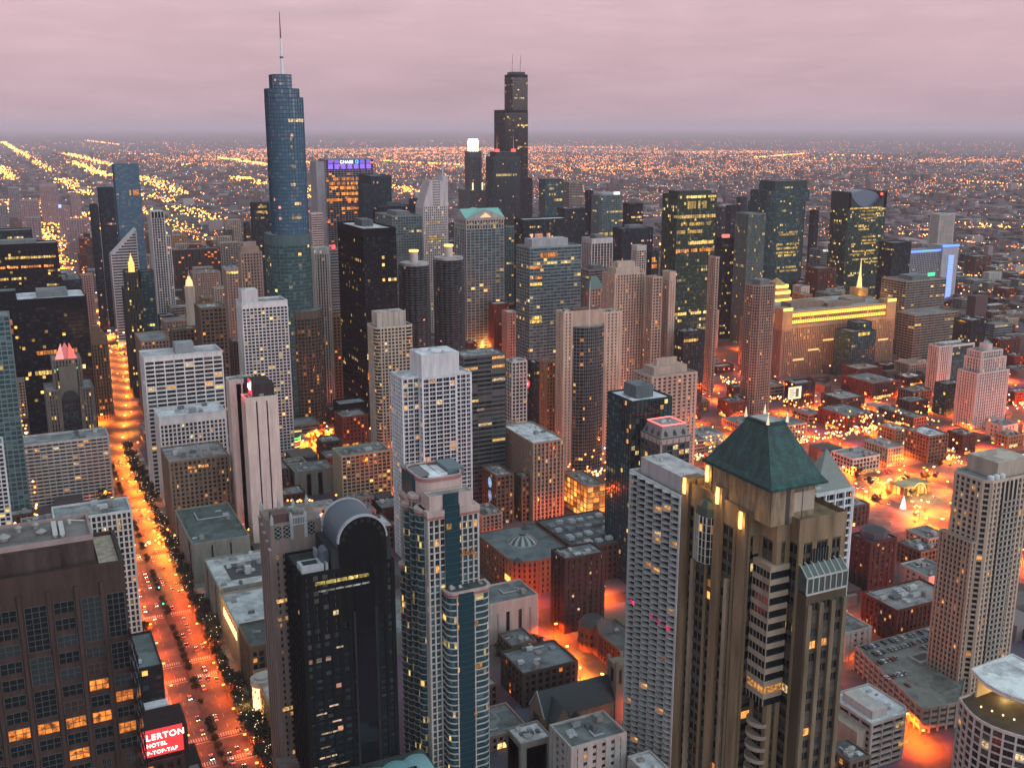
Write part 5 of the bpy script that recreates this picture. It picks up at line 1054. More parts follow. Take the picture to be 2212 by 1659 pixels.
# ---------------------------------------------------------------- right side landmarks
def right_group():
    # round shouldered glass tower
    t = root('office_tower', (-1205, -1450, 0), 'broad dark glass tower with round shoulders and stacked yellow storeys', 'office tower'); FOOT.append((-1155, -1258, -1418, -1480, 223, 'round'))
    S = ((.045, .065, .065), 'teal', 3.9, 3.4, .9, .35, .25)
    tier(t, rounded(-1158, -1250, -1421, -1475, 24, 7, 'cd'), 0, 190, S, rc=GREY); tier(t, rounded(-1163, -1254, -1427, -1475, 8, 4, 'cd'), 190, 209, S, rc=GREY); tier(t, rect(-1178, -1246, -1430, -1472), 209, 224, S, cap=8, rc=(.12, .13, .14))
    for z, a, b in ((139, .05, .95), (135, .1, .9), (119, .0, 1), (112, .0, 1), (105, 0, 1), (100, .1, 1), (80, 0, 1), (74, 0, 1), (175, .15, .4)): lit_band(t, (-1180, -1420.6), (-1228, -1420.6), z, 3.2, YE, 1.2, a, b)
    # tower with a scooped arch top
    t = root('office_tower', (-1345, -1415, 0), 'green glass tower whose top dips in a curved scoop with a red beacon', 'office tower'); xe, xw, yn, ys = -1303, -1388, -1390, -1432; FOOT.append((xe, xw, yn, ys, 205, 'scoop'))
    S = ((.05, .075, .065), 'gold', 3.9, 3.2, .95, .4, .25); tier(t, rect(xe, xw, yn, ys), 0, 178, S, par=0)
    cx = (xe + xw) / 2; w = (xe - xw) / 2; pr = [(xe - 2 * w * k / 20, 204 - 25 * max(0, 1 - ((k - 10) / 9) ** 2) ** .8) for k in range(21)]
    for (yy, nm) in ((yn, 'scoop_wall'), (ys + 1, 'scoop_wall')):
        m = MB()
        for (xa, za), (xb, zb) in zip(pr, pr[1:]):
            m.quad((xa, yy, 178), (xa, yy, za), (xb, yy, zb), (xb, yy, 178)); m.quad((xa, yy - 1, 178), (xb, yy - 1, 178), (xb, yy - 1, zb), (xa, yy - 1, za)); m.quad((xa, yy, za), (xa, yy - 1, za), (xb, yy - 1, zb), (xb, yy, zb))
        m.build(nm, wall((.04, .055, .055)), t)
    m = MB(); q = [(cx + (w - 4) * cos(pi * k / 12), 178 + 30 * sin(pi * k / 12) ** .7) for k in range(13)]
    for (xa, za), (xb, zb) in zip(q, q[1:]): m.quad((xa, yn - 8, za), (xb, yn - 8, zb), (xb, ys + 2, zb), (xa, ys + 2, za))
    m.face([(x, yn - 8, z) for x, z in q][::-1]); m.build('arched_roof', plain('blue_glass_roof', (.10, .15, .21), .3), t)
    solid(t, rect(xe + .5, xe - 5, yn, ys), 178, 206, wall((.04, .055, .055)), 'wing_wall'); solid(t, rect(xw + 5, xw - .5, yn, ys), 178, 206, wall((.04, .055, .055)), 'wing_wall')
    m = MB(); m.cone(xw + 10, yn - 2, 199, 203, 2, 2, 8); m.build('beacon', emit((1, .08, .06), 2.5), t)
    for z, a, b in ((177, .05, .9), (172, .3, .9), (166, .3, .8), (160, .35, .8), (146, .3, .6), (141, .3, .6), (128, .4, .8), (122, .4, .8), (117, .4, .8), (104, .2, .8), (99, .1, .8), (90, .2, .9), (84, .5, 1), (63, .1, .3)): lit_band(t, (xe, yn + .4), (xw, yn + .4), z, 2.6, YE, 1.0, a, b, gap=3)
    # blue edged hotel
    t = root('hotel_tower', (-1540, -1440, 0), 'pale gridded hotel with a glowing blue roof edge and blue lit end wall', 'hotel tower'); FOOT.append((-1487, -1602, -1415, -1450, 100, 'bluehotel'))
    S = ((.42, .41, .43), 'dim', 3.4, 4.0, .7, .8, .6); tier(t, rect(-1487, -1560, -1420, -1446), 0, 94, S, cap=4, rc=GREY); solid(t, rect(-1560, -1601, -1415, -1448), 0, 101, wall((.40, .39, .42)), 'end_wall'); parapet(t, rect(-1560, -1601, -1415, -1448), 101)
    blue = emit((.06, .2, 1), 2.6)
    m = MB(); m.box(-1487, -1560, -1419.6, -1418.8, 92, 95); m.build('neon_edge', blue, t); m = MB(); m.box(-1559, -1601, -1414.8, -1413.8, 99, 102.5); m.build('neon_edge', blue, t)
    m = MB()
    for k in range(17): m.box(-1578, -1590, -1414.9, -1414.4, 6 + k * 4.6, 9.4 + k * 4.6)
    m.build('lit_column', emit((.22, .36, 1), 1.5), t); m = MB(); m.box(-1577, -1578, -1414.9, -1414, 4, 84); m.build('neon_edge', blue, t)
    # market hall with the floodlit attic
    t = root('market_hall', (-985, -1085, 0), 'long market hall with two blazing yellow attic storeys', 'market hall'); xe, xw, yn, ys = -889, -1081, -1050, -1135; FOOT.append((xe, xw, yn, ys, 85, 'mart'))
    S = ((.27, .20, .155), 'brown', 3.9, 3.0, .5, 1.5, .6); q = rect(xe, xw, yn, ys); tier(t, q, 0, 66, S, cap=3, par=.8, rc=(.25, .24, .24))
    q = rect(xe - 3, xw + 3, yn - 3, ys + 3); tier(t, q, 66, 83, ((.40, .28, .16), 'rust', 6.4, 3.0, 1.4, 1.3, .6), par=1, rc=(.30, .29, .29))
    for z, h, s in ((76.8, 4.6, 2.6), (68.2, 4.2, 2.2)):
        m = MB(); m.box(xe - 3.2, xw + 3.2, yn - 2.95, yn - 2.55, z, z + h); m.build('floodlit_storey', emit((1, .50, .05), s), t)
        m = MB()
        for k in range(62): m.box(xe - 4.5 - k * 3.02, xe - 5.1 - k * 3.02, yn - 2.6, yn - 2.2, z - .5, z + h + .5)
        m.build('attic_pier', wall((.34, .18, .07)), t)
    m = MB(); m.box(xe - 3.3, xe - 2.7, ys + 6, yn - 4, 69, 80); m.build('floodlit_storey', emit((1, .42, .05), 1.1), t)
    for a, b, c, d, h in ((-920, -975, -1072, -1092, 8), (-976, -1018, -1066, -1084, 5), (-1025, -1050, -1075, -1100, 5)): pent(t, a, b, c, d, 83, h, (.24, .17, .13))
    for x in (xe - 8, xw + 8): solid(t, rect(x + 8, x - 8, yn, yn - 16), 60, 89, wall((.40, .27, .15)), 'corner_tower'); m = MB(); m.box(x - 7.5, x + 7.5, yn - .1, yn + .4, 86, 89.6); m.build('corner_lamp', emit((1, .6, .12), 2.2), t)
    for k in range(7): m = MB(); m.box(xe - 20 - k * 24, xe - 38 - k * 24, yn + .4, yn + .8, 20 + (k * 11) % 26, 22.4 + (k * 11) % 26); m.build('lit_storey', emit((1, .6, .2), 1.0), t)
    light(t, (60, 65, 60), 0.5e5, (1, .42, .06), 4); light(t, (-60, 65, 60), 0.5e5, (1, .42, .06), 4)
    # floodlit stepped pavilions behind it
    t = root('clock_tower', (-956, -1146, 0), 'floodlit golden stepped pavilion with a pyramid roof behind the market hall', 'tower'); FOOT.append((-940, -975, -1136, -1165, 110, 'pav'))
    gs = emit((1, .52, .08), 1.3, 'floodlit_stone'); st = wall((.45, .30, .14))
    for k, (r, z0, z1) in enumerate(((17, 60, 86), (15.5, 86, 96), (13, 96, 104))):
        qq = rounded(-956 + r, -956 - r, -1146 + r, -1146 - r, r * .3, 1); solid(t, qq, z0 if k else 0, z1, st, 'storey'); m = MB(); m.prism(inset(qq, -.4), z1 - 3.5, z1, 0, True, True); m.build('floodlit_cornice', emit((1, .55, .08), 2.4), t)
    m = MB(); m.cone(-956, -1146, 104, 113, 13, .5, 8); m.build('pyramid_roof', st, t)
    for a in range(0, 360, 45): light(t, (22 * cos(radians(a)), 22 * sin(radians(a)), 80), 9000, (1, .5, .08), 1)
    t = root('clock_tower', (-1155, -1200, 0), 'golden floodlit stepped block with a needle spire before the scooped tower', 'tower'); FOOT.append((-1136, -1176, -1180, -1215, 95, 'pav2'))
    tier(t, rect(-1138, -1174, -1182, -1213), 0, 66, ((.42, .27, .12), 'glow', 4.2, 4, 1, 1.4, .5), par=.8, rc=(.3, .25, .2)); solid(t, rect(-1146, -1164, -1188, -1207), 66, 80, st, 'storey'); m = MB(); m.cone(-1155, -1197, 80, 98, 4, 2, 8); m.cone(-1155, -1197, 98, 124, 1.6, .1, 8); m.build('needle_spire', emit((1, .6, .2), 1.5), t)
    for k in range(4): light(t, (-14 + k * 9, 22, 30 + k * 12), 22000, (1, .45, .07), 2)
    # white stepped deco tower, far right
    t = root('apartment_tower', (-900, -748, 0), 'white stepped ribbed tower with a round tank on top at the right edge', 'apartment tower'); xe, xw, yn, ys = -878, -930, -728, -765
    z = RECT['n20'][4]
    S = ((.54, .49, .46), 'apt', 3.3, 3.4, .6, 1.6, .7); X, Y = -917, -790
    FOOT.append((X + 24, X - 24, Y + 12, Y - 22, 62, 'deco'))
    def bx(a, b, c, d): return rect(X + a, X + b, Y + c, Y + d)
    t.location = (X, Y, 0)
    tier(t, bx(0, -48, 20, -6), 0, 60, S, rc=GREY); tier(t, bx(-8, -46, 16, -6), 60, 74, S, rc=GREY); tier(t, bx(-11, -43, 13, -6), 74, 81, S, par=1.2, rc=GREY)
    m = MB(); m.cone(X - 27, Y + 4, 81, 88, 6.5, 6.5, 16); m.build('roof_tank', wall((.52, .48, .47)), t); m = MB(); m.cone(X - 27, Y + 4, 88, 90, 3, 3, 10); m.build('tank_cap', wall((.4, .38, .37)), t)
    # e13 glass face
    xe, xw, yn, ys = RECT['e13'][:4]; T = RECT['e13'][5]
    t = root('apartment_tower', (xw - 22, yn - 14, 0), 'green glass tower with a white picture frame edge joined to the white ribbed slab', 'apartment tower'); FOOT.append((xw - .3, xw - 42, yn, ys, 60, 'e13g'))
    tier(t, rect(xw - .4, xw - 38, yn - .5, ys - 4), 0, 58, ((.05, .085, .08), 'teal', 3.3, 3.2, .8, .25, .3), par=1, rc=(.10, .14, .13)); m = MB()
    m.box(xw - .4, xw - 2, yn - .6, yn + .6, 0, 61); m.box(xw - 36.5, xw - 38.2, yn - .6, yn + .6, 0, 61); m.box(xw - 2, xw - 36.5, yn - .6, yn + .6, 58.5, 60.9); m.box(xw - .4, xw - 38, ys - 3, ys - 4.2, 58, 61); m.build('white_frame', wall((.56, .54, .53)), t)
right_group()
# ---------------------------------------------------------------- near right
def near_right():
    # curved white building in the corner
    t = root('office_building', (-425, -318, 0), 'curved building with a white canopy roof and floodlit cream wall in the near right corner', 'office building'); FOOT.append((-385, -470, -285, -345, 60, 'curve'))
    def arc(r0, a0, a1, cx, cy_, n=10): return [(cx + r0 * cos(radians(a0 + (a1 - a0) * k / n)), cy_ + r0 * sin(radians(a0 + (a1 - a0) * k / n))) for k in range(n + 1)]
    base = [(-438, -332), (-404, -330)] + [(-404 + 7.5 * sin(pi * k / 8) , -330 + 40 * k / 8) for k in range(1, 9)] + [(-438, -288)]
    S = ((.56, .53, .50), 'apt', 4.0, 5.4, .8, .9, .6); tier(t, base, 0, 40, S, par=1.2, rc=(.06, .05, .04)); windows(t, base, 0, 10, 4.0, S, 60, .05)
    can = [(-440, -331), (-409, -329)] + [(-409 + 5.5 * sin(pi * k / 8), -329 + 36 * k / 8) for k in range(1, 9)] + [(-440, -291)]
    solid(t, [(-438, -330), (-413, -328.6), (-413, -327.6), (-436, -329), (-436, -296), (-438, -296)], 40, 54, wall((.62, .50, .30)), 'cream_wall')
    solid(t, can, 54, 55.4, roofmat((.72, .69, .70)), 'canopy'); parapet(t, can, 55.4, .7, .8, wall((.62, .6, .6)))
    for x, y, e in ((-432, -322, 2600), (-424, -320, 2200), (-432, -308, 2600)): light(t, (x + 425, y + 318, 42.5), e, (1, .66, .22), .6)
    for k in range(5): m = MB(); m.cone(-414 + k * 1.6, -300 - k * 5, 40.1, 40.7, .4, .4, 8); m.build('deck_lamp', emit((1, .6, .25), 3), t)
    # parking garage with cars on top
    t = root('parking_garage', (-460, -405, 0), 'open parking garage lit orange along its street side with cars on the roof', 'parking garage'); q = [(-416, -362), (-434, -430), (-500, -430), (-500, -405), (-470, -392), (-470, -381), (-440, -358)]; q = q[::-1]
    q = [(-440, -358), (-470, -381), (-470, -392), (-500, -405), (-500, -430), (-434, -430), (-416, -362)]
    xx = sum(q[k][0] * q[(k + 1) % 7][1] - q[(k + 1) % 7][0] * q[k][1] for k in range(7))
    if xx < 0: q = q[::-1]
    FOOT.append((-416, -470, -380, -430, 14, 'garage'))
    g = MB(); m = MB()
    for f in range(4):
        m.prism(q, f * 3.5 + 2.2, f * 3.5 + 4.0 if f < 3 else 14, 0, True, True)
    n = len(q)
    for i in range(n):
        a, b = q[i], q[(i + 1) % n]; L = math.hypot(b[0] - a[0], b[1] - a[1]); u = ((b[0] - a[0]) / L, (b[1] - a[1]) / L)
        for k in range(int(L / 5.4) + 1): m.obox((a[0] + u[0] * min(L, k * 5.4) - u[1] * 0, a[1] + u[1] * min(L, k * 5.4)), u, 1.1, .9, 0, 14.9)
        m.obox(((a[0] + b[0]) / 2, (a[1] + b[1]) / 2), u, L, .4, 14, 15.1)
    m.build('deck', wall((.34, .29, .25)), t); g.prism(inset(q, 3), 0, 13.9, 0, False); g.build('inner_wall', wall((.06, .04, .03)), t)
    m = MB(); m.prism(inset(q, .6), 13.9, 14.06, 0, True); m.build('roof', roofmat((.17, .165, .15)), t)
    m = MB(); m.prism(rect(-452, -466, -398, -408), 14.06, 15.4, 0, True); m.build('ramp_wall', wall((.3, .28, .25)), t); m = MB(); m.prism(rect(-454, -464, -400, -406), 15.4, 15.5, 0, True); m.build('ramp_opening', plain('dark_opening', (.02, .022, .024)), t)
    # white terraced building
    t = root('apartment_block', (-385, -362, 0), 'white terraced apartment block with snowy roofs beside the orange garage', 'apartment block'); FOOT.append((-361, -396, -348, -381, 25, 'terr'))
    S = ((.46, .37, .33), 'apt', 3.4, 7, 1.3, .5, 1.2)
    p = rounded(-367, -395, -349, -380, 5, 1, 'd'); tier(t, p, 0, 25, S, rc=(.60, .58, .60)); solid(t, rect(-371, -381, -353, -374), 25, 29.5, wall((.50, .44, .42)), 'penthouse'); units(t, -382, -394, -352, -378, 25, 6, .6)
    solid(t, rect(-361, -366.9, -352, -378), 0, 21, wall((.40, .31, .26)), 'wing'); lit_band(t, (-383, -348.8), (-389, -348.8), 19.5, 2.4, (1, .7, .3), 1.5, name='lit_room', gap=3); lit_band(t, (-386, -348.6), (-393, -348.6), 8.5, 2, (1, .5, .12), 1.5, name='lit_room', gap=3.5)
    # octagonal roof drum on the dark brick tower
    xe, xw, yn, ys, H, T = RECT['octa']; cx, cy_ = (xe + xw) / 2, (yn + ys) / 2; r = min(xe - xw, yn - ys) * .5
    m = MB(); m.cone(cx, cy_, H, H + 5.5, r, r, 8); m.build('octagon_drum', plain('slate_blue', (.045, .065, .085), .6), T); m = MB(); m.cone(cx, cy_, H + 5.5, H + 5.7, r * .8, r * .8, 8); m.build('drum_roof', plain('slate_dark', (.02, .025, .03), .6), T)
    # lit billboard, roof tanks on the near right tower, pyramid cap on the white balcony tower
    t = root('billboard', (-742, -852, 0), 'big lit white billboard with grey lines of text on a roof frame', 'billboard'); 
    m = MB(); m.box(-735, -752, -852.3, -851.7, 34, 47); m.build('panel', emit((1, .9, .62), 1.0), t); m = MB()
    for k in range(5): m.box(-736.5, -742 - (k * 7) % 3, -851.75, -851.6, 36.4 + k * 1.9, 37.2 + k * 1.9)
    m.build('text_line', plain('grey_print', (.3, .28, .22)), t); m = MB(); m.box(-744.5, -748.5, -851.75, -851.6, 36, 45); m.build('picture', plain('green_print', (.12, .16, .06)), t); m = MB()
    for x in (-737, -743.5, -750): m.box(x - .3, x + .3, -853.4, -852.6, 0, 46)
    m.build('frame', plain('painted_metal', (.08, .08, .08)), t)
    xe, xw, yn, ys, H, T = RECT['rtow']
    for k in range(3): m = MB(); m.cone(xe - 5 - k * 4.2, yn - 2.6, H + .4, H + 2.8, 1.7, 1.7, 14); m.cone(xe - 5 - k * 4.2, yn - 2.6, H + 2.8, H + 3.4, 1.7, .4, 14); m.build('roof_tank', plain('white_tank', (.62, .62, .65)), T)
    tier(T, rect(xe + 3.6, xe + .1, yn - 3, ys), 0, H - 34, ((.42, .31, .24), 'apt', 3.2, 2.6, 1.0, 1.1, .5), par=.6, rc=GREY, name='wing')
    m = MB()
    for f in range(36): m.box(xe - 12, xe - 24, yn - .1, yn + 1.2, 4 + f * 3.25, 4.5 + f * 3.25)
    m.build('balcony_slabs', wall((.36, .33, .30)), T, 'stuff')
    m = MB(); m.box(xe - 11.4, xe - 24.4, yn - .4, yn + .12, 0, H - 1); m.build('dark_bay', glass('dim'), T)
    xe, xw, yn, ys, H, T = RECT['bal2']
    m = MB(); p = rect(xe - .5, xw + .5, yn - 1, ys - 5); c = ((xe + xw) / 2, (yn + ys) / 2 - 3)
    for k in range(4): j = (k + 1) % 4; m.face([(*p[k], H + 1), (*p[j], H + 1), (*c, H + 17)])
    m.prism(p, H - .1, H + 1, 0, False); m.build('spire_roof', plain('grey_green_roof', (.19, .22, .20), .6), T)
    m = MB()
    for k in range(3): m.box(xe - 1, xe - 3.4, yn - 1.5 - k * 3.2, yn - 3.8 - k * 3.2, H - .1, H + 3.2)
    m.build('roof_block', wall((.5, .48, .47)), T)
    # small plaza: a white pavilion, two lit arches and a lit stair tower
    t = root('restaurant_building', (-705, -650, 0), 'yellow lit glass pavilion framed by two glowing arches on the busy plaza', 'restaurant'); FOOT.append((-688, -724, -640, -662, 9, 'pavil'))
    tier(t, rect(-690, -722, -643, -660), 0, 8, ((.35, .28, .15), 'glow', 8, 4, .8, .4, .3), par=.6, rc=(.4, .33, .2)); a = [(8.5 * cos(pi * k / 20), 11 * sin(pi * k / 20)) for k in range(21)]
    for y in (-641, -662):
        m = MB()
        for (x0, z0), (x1, z1) in zip(a, a[1:]): m.tube((-706 + x0, y, z0), (-706 + x1, y, z1), .4, n=6)
        m.build('lit_arch', emit((1, .55, .08), 1.8), t)
    for x, y in ((-695, -630), (-715, -632), (-706, -668)): light(t, (x + 705, y + 650, 9), 12000, (1, .6, .12), 1)
    t = root('lit_mast', (-668, -622, 0), 'glowing white tent mast beside a magenta lit ramp on the plaza', 'lit mast'); m = MB(); m.cone(-668, -622, 0, 11, 2.8, .3, 8); m.build('tent', emit((1, .78, .72), 1.4), t); light(t, (4, 8, 5), 9000, (1, .08, .3), 1)
near_right()
xe, xw, yn, ys, H, T = RECT['balc']
for y0, y1 in ((yn - 3, yn - 7.5), (yn - 12, yn - 16), (yn - 17.5, yn - 21), (ys + 10, ys + 4)): lit_band(T, (xe + .25, y1), (xe + .25, y0), 82.4, 2.0, (1, .02, .16), 1.6, name='lit_room', gap=1.9)
# ---------------------------------------------------------------- centre foreground
def gable_roof(m, xe, xw, yn, ys, z0, z1, axis='x', mi=0, ov=.4):
    if axis == 'x':
        ym = (yn + ys) / 2; a, b = (xe, ym, z1), (xw, ym, z1)
        m.quad((xw, yn + ov, z0), (xe, yn + ov, z0), a, b, mi); m.quad((xe, ys - ov, z0), (xw, ys - ov, z0), b, a, mi)
    else:
        xm = (xe + xw) / 2; a, b = (xm, yn, z1), (xm, ys, z1)
        m.quad((xe + ov, yn, z0), (xe + ov, ys, z0), b, a, mi); m.quad((xw - ov, ys, z0), (xw - ov, yn, z0), a, b, mi)
def centre():
    # church
    t = root('church', (-255, -450, 0), 'stone church with a long steep slate roof, cross gable and square tower', 'church'); FOOT.append((-228, -290, -430, -466, 25, 'church'))
    st = wall((.24, .19, .15)); sl = plain('slate_roof', (.035, .050, .055), .55)
    xe, xw, yn, ys = -233, -276, -443, -460
    m = MB(); m.prism(rect(xe, xw, yn, ys), 0, 12.5, 0, False); m.face([(xe, ys, 12.5), (xe, yn, 12.5), (xe, (yn + ys) / 2, 24)]); m.face([(xw, yn, 12.5), (xw, ys, 12.5), (xw, (yn + ys) / 2, 24)]); m.build('wall', st, t)
    m = MB(); gable_roof(m, xe + .4, xw - .4, yn, ys, 12.3, 24.3); m.build('roof', sl, t)
    m = MB(); m.prism(rect(xe - 2, xe - 13, yn + 7, yn - 3), 0, 12, 0, False); m.face([(xe - 13, yn + 7, 12), (xe - 13 + 5.5, yn + 7, 21), (xe - 2, yn + 7, 12)]); m.build('transept', st, t)
    m = MB(); gable_roof(m, xe - 2, xe - 13, yn + 7.4, yn - 8, 12, 21.3, 'y'); m.build('transept_roof', sl, t)
    m = MB(); m.tube((xe + .2, yn + .3, 12.6), (xe + .2, (yn + ys) / 2, 24.6), .45, n=5); m.tube((xe + .2, ys - .3, 12.6), (xe + .2, (yn + ys) / 2, 24.6), .45, n=5); m.build('gable_coping', wall((.40, .38, .36)), t)
    m = MB(); m.prism(rect(xe - 15, xe - 22, yn + 5, yn - 1), 0, 8, 0, False); m.build('porch', st, t); m = MB(); gable_roof(m, xe - 15, xe - 22, yn + 5.3, yn - 4, 8, 13, 'y'); m.build('porch_roof', sl, t)
    m = MB(); m.prism(rect(-276.5, -285, -443, -452), 0, 33, 0, True)
    for x in (-276.8, -284.7):
        for y in (-443.3, -451.7): m.box(x - .8, x + .8, y - .8, y + .8, 0, 35.5)
    m.build('bell_tower', st, t); m = MB()
    for x in (-279, -282.4): m.box(x - .8, x + .8, -443, -442.9, 22, 30)
    m.box(-276.45, -276.35, -446, -449, 22, 30); m.build('belfry_opening', plain('dark_opening', (.015, .015, .017)), t)
    m = MB()
    for k in range(6): m.box(xe + .02, xe + .1, -449.2 - k * 1.2, -449.8 - k * 1.2, 4, 11)
    m.build('lancet_window', plain('stained_glass', (.02, .02, .03), .2), t)
    # romanesque houses lit red
    t = root('row_house_block', (-303, -505, 0), 'red lit brownstone with a round turret and steep gable on the corner', 'brownstone'); FOOT.append((-290, -330, -470, -525, 16, 'rom'))
    st = wall((.24, .09, .05)); tier(t, rect(-304.5, -324, -478, -522), 0, 15, ((.24, .09, .05), 'rust', 3.6, 3.2, 1.3, 1.5, .5), rc=(.09, .085, .08), par=1)
    m = MB(); m.cone(-308, -523, 0, 16, 8.6, 8.6, 20); m.build('turret', st, t); m = MB(); m.cone(-308, -523, 16, 20, 9, 5.5, 20); m.build('turret_roof', plain('slate_dark2', (.05, .045, .045), .6), t)
    m = MB(); m.prism(rect(-303.8, -311, -508, -514), 0, 15.5, 0, False); m.face([(-303.8, -514, 15.5), (-303.8, -508, 15.5), (-303.8, -511, 22)]); m.build('gable_bay', st, t); m = MB(); gable_roof(m, -303.8, -314, -508, -514, 15.5, 22); m.build('gable_bay_roof', plain('slate_dark2', (.05, .045, .045), .6), t)
    m = MB()
    for k in range(7):
        a = radians(-30 + k * 22); 
        for z in (4, 9): m.obox((-308 + 8.62 * cos(a), -523 + 8.62 * sin(a)), (-sin(a), cos(a)), 1.4, .16, z, z + 2.6)
    m.build('turret_windows', plain('pane_dark', (.012, .016, .018), .1), t, 'stuff'); units(t, -306, -322, -482, -515, 15, 5, .7)
    # round domed hall
    t = root('shopping_hall', (-318, -638, 0), 'low brick hall with a rounded corner and a glazed rosette dome', 'hall'); FOOT.append((-288, -345, -598, -672, 26, 'dome'))
    q = rounded(-294, -341, -604, -668, 16, 7, 'cd'); tier(t, q, 0, 25, ((.22, .11, .07), 'rust', 4.4, 4.2, 2.0, 2.2, .5), rc=(.125, .145, .155), par=.8)
    m = MB(); m.cone(-317, -639, 25, 26, 11, 10.6, 24); m.build('dome_base', wall((.3, .31, .32)), t); m = MB(); n = 24
    rr = [(10.4, 26), (8.2, 28.6), (4.6, 30.4), (2.2, 30.9)]
    for (r0, z0), (r1, z1) in zip(rr, rr[1:]):
        for k in range(n):
            a, b = 2 * pi * k / n, 2 * pi * (k + 1) / n; m.quad((-317 + r0 * cos(a), -639 + r0 * sin(a), z0), (-317 + r0 * cos(b), -639 + r0 * sin(b), z0), (-317 + r1 * cos(b), -639 + r1 * sin(b), z1), (-317 + r1 * cos(a), -639 + r1 * sin(a), z1), k % 2)
    m.build('glass_dome', [plain('dome_glass', (.34, .36, .37), .3), plain('dome_dark', (.07, .08, .085), .3)], t); m = MB(); m.cone(-317, -639, 30.9, 32, 2.4, 2.4, 12); m.build('dome_cap', plain('dome_dark', (.07, .08, .085), .3), t)
    for x, y in ((-299, -610), (-335, -606), (-331, -662)): m = MB(); m.cone(x, y, 25, 28, 3.4, .3, 12); m.build('corner_dome', plain('slate_roof', (.035, .050, .055), .55), t)
    m = MB(); m.box(-293.7, -293.2, -618, -610, 10, 14); m.build('entrance_lamp', emit((1, .45, .08), 2), t)
    t = root('shopping_hall', (-372, -640, 0), 'dark flat roofed block covered in rows of air handling machines', 'store block'); FOOT.append((-342, -397, -602, -668, 28, 'acblock'))
    q = rect(-342, -396, -604, -667); tier(t, q, 0, 27, ((.085, .06, .055), 'rust', 4.2, 4.2, 1.8, 2.0, .5), rc=(.10, .11, .115), par=1)
    for j in range(4):
        for k in range(6): unit_mb(-348 - k * 8.2 + R.uniform(-.6, .6), -612 - j * 14 + R.uniform(-2, 2), 27, 4.6, R.uniform(3, 7), R.uniform(1.6, 2.8), .3).build('rooftop_unit', plain('painted_metal', R.choice(((.42, .42, .43), (.5, .5, .5), (.2, .21, .22)))), t)
    # grey building, teal edged small blocks and the courtyard roofs near the bottom
    spec = [('low_building', -205, -222, -414, -430, 21, 'blankst', (.62, .57, .58), 'black box building with a pale pink roof beside the green glass bays'),
            ('low_building', -224, -236, -410, -428, 13, 'whiteb', (.52, .47, .46), 'low white roofed annex between the black box and the church gable'),
            ('low_building', -244, -256, -362, -379, 24, 'whiteb', (.55, .53, .55), 'white roofed corner block at the bottom edge before the zigzag balcony tower'),
            ('store_building', -104, -143, -637, -690, 31, 'blankst', (.45, .44, .44), 'pale roofed store with a roof court of machinery beside the avenue'),
            ('store_building', -104, -134, -582, -634, 29, 'tansetb', (.42, .42, .43), 'store with round lit corner windows and a white roof over the avenue'),
            ('store_building', -104, -128, -548, -579, 33, 'browng', (.075, .085, .085), 'dark glazed store with a black flat roof beside the avenue'),
            ('store_building', -104, -126, -505, -545, 20, 'orange', (.55, .45, .42), 'low store with a pinkish flat roof behind the lit round corner tower'),
            ('low_building', -150, -215, -565, -612, 14, 'blankst', (.20, .20, .20), 'plain low block behind the gothic tower'),
            ('low_building', -148, -200, -640, -700, 17, 'brownd', (.22, .23, .24), 'wide low grey roofed block between the pink slabs and the beige hotel')]
    for kind, xe, xw, yn, ys, h, st_, rc, lab in spec:
        FOOT.append((xe, xw, yn, ys, h, lab[:8])); t = root(kind, ((xe + xw) / 2, (yn + ys) / 2, 0), lab, kind.replace('_', ' ')); q = rect(xe, xw, yn, ys); tier(t, q, 0, h, ST[st_], rc=rc, par=1.2, cap=2)
        units(t, xe, xw, yn, ys, h, 6 if xe - xw > 14 else 2, .9)
        if 'court' in lab:
            m = MB(); m.prism(rect(xe - 10, xw + 5, yn - 12, ys + 14), h - .1, h + .15, 0, True); m.build('roof_court', plain('slate_dark', (.05, .055, .06), .6), t); units(t, xe - 11, xw + 6, yn - 13, ys + 15, h + .1, 12, 1.2)
        if 'round lit' in lab:
            for k in range(9): m = MB(); m.box(xe + .2, xe + .7, yn - 3 - k * 4.4, yn - 5.6 - k * 4.4, 21, 26); m.build('lit_window', emit((1, .66, .28), 1.9), t)
            for k in range(5): light(t, (22, 22 - k * 10, 24), 2600, (1, .55, .16), .8)
    t = root('corner_tower', (-105, -534, 0), 'round drum tower glowing cream white at the avenue corner', 'corner tower'); FOOT.append((-99, -111, -528, -540, 24, 'drum'))
    m = MB(); m.cone(-106, -533, 0, 19, 5.2, 5.2, 24); m.build('drum', emit((1, .74, .36), 1.5), t); m = MB(); m.cone(-106, -533, 19, 22.4, 5.9, 5.9, 24); m.cone(-106, -533, 22.4, 23.6, 3.8, 3.8, 20); m.build('drum_cap', wall((.5, .44, .4)), t); m = MB()
    for f in range(5):
        for k in range(10): a = radians(k * 36 + f * 18); m.obox((-106 + 5.22 * cos(a), -533 + 5.22 * sin(a)), (-sin(a), cos(a)), .9, .1, 2 + f * 3.4, 3.4 + f * 3.4)
    m.build('windows', plain('cream_pane', (.35, .2, .08)), t, 'stuff')
    for a in (20, 60, 100): light(t, (9 * cos(radians(a)), 9 * sin(radians(a)), 8), 4000, (1, .62, .2), .8)
    # east side of the avenue: dark blocks and the hotel sign
    t = root('office_block', (-48, -525, 0), 'dark block with a grey roof squeezed between the latticed tower and the red hotel sign', 'office block'); FOOT.append((-20, -60, -500, -545, 60, 'eblk')); tier(t, rect(-16, -52, -500, -540), 0, 58, ST['dark'], rc=(.12, .14, .145), par=1.2); units(t, -34, -51, -502, -538, 58, 4, 1)
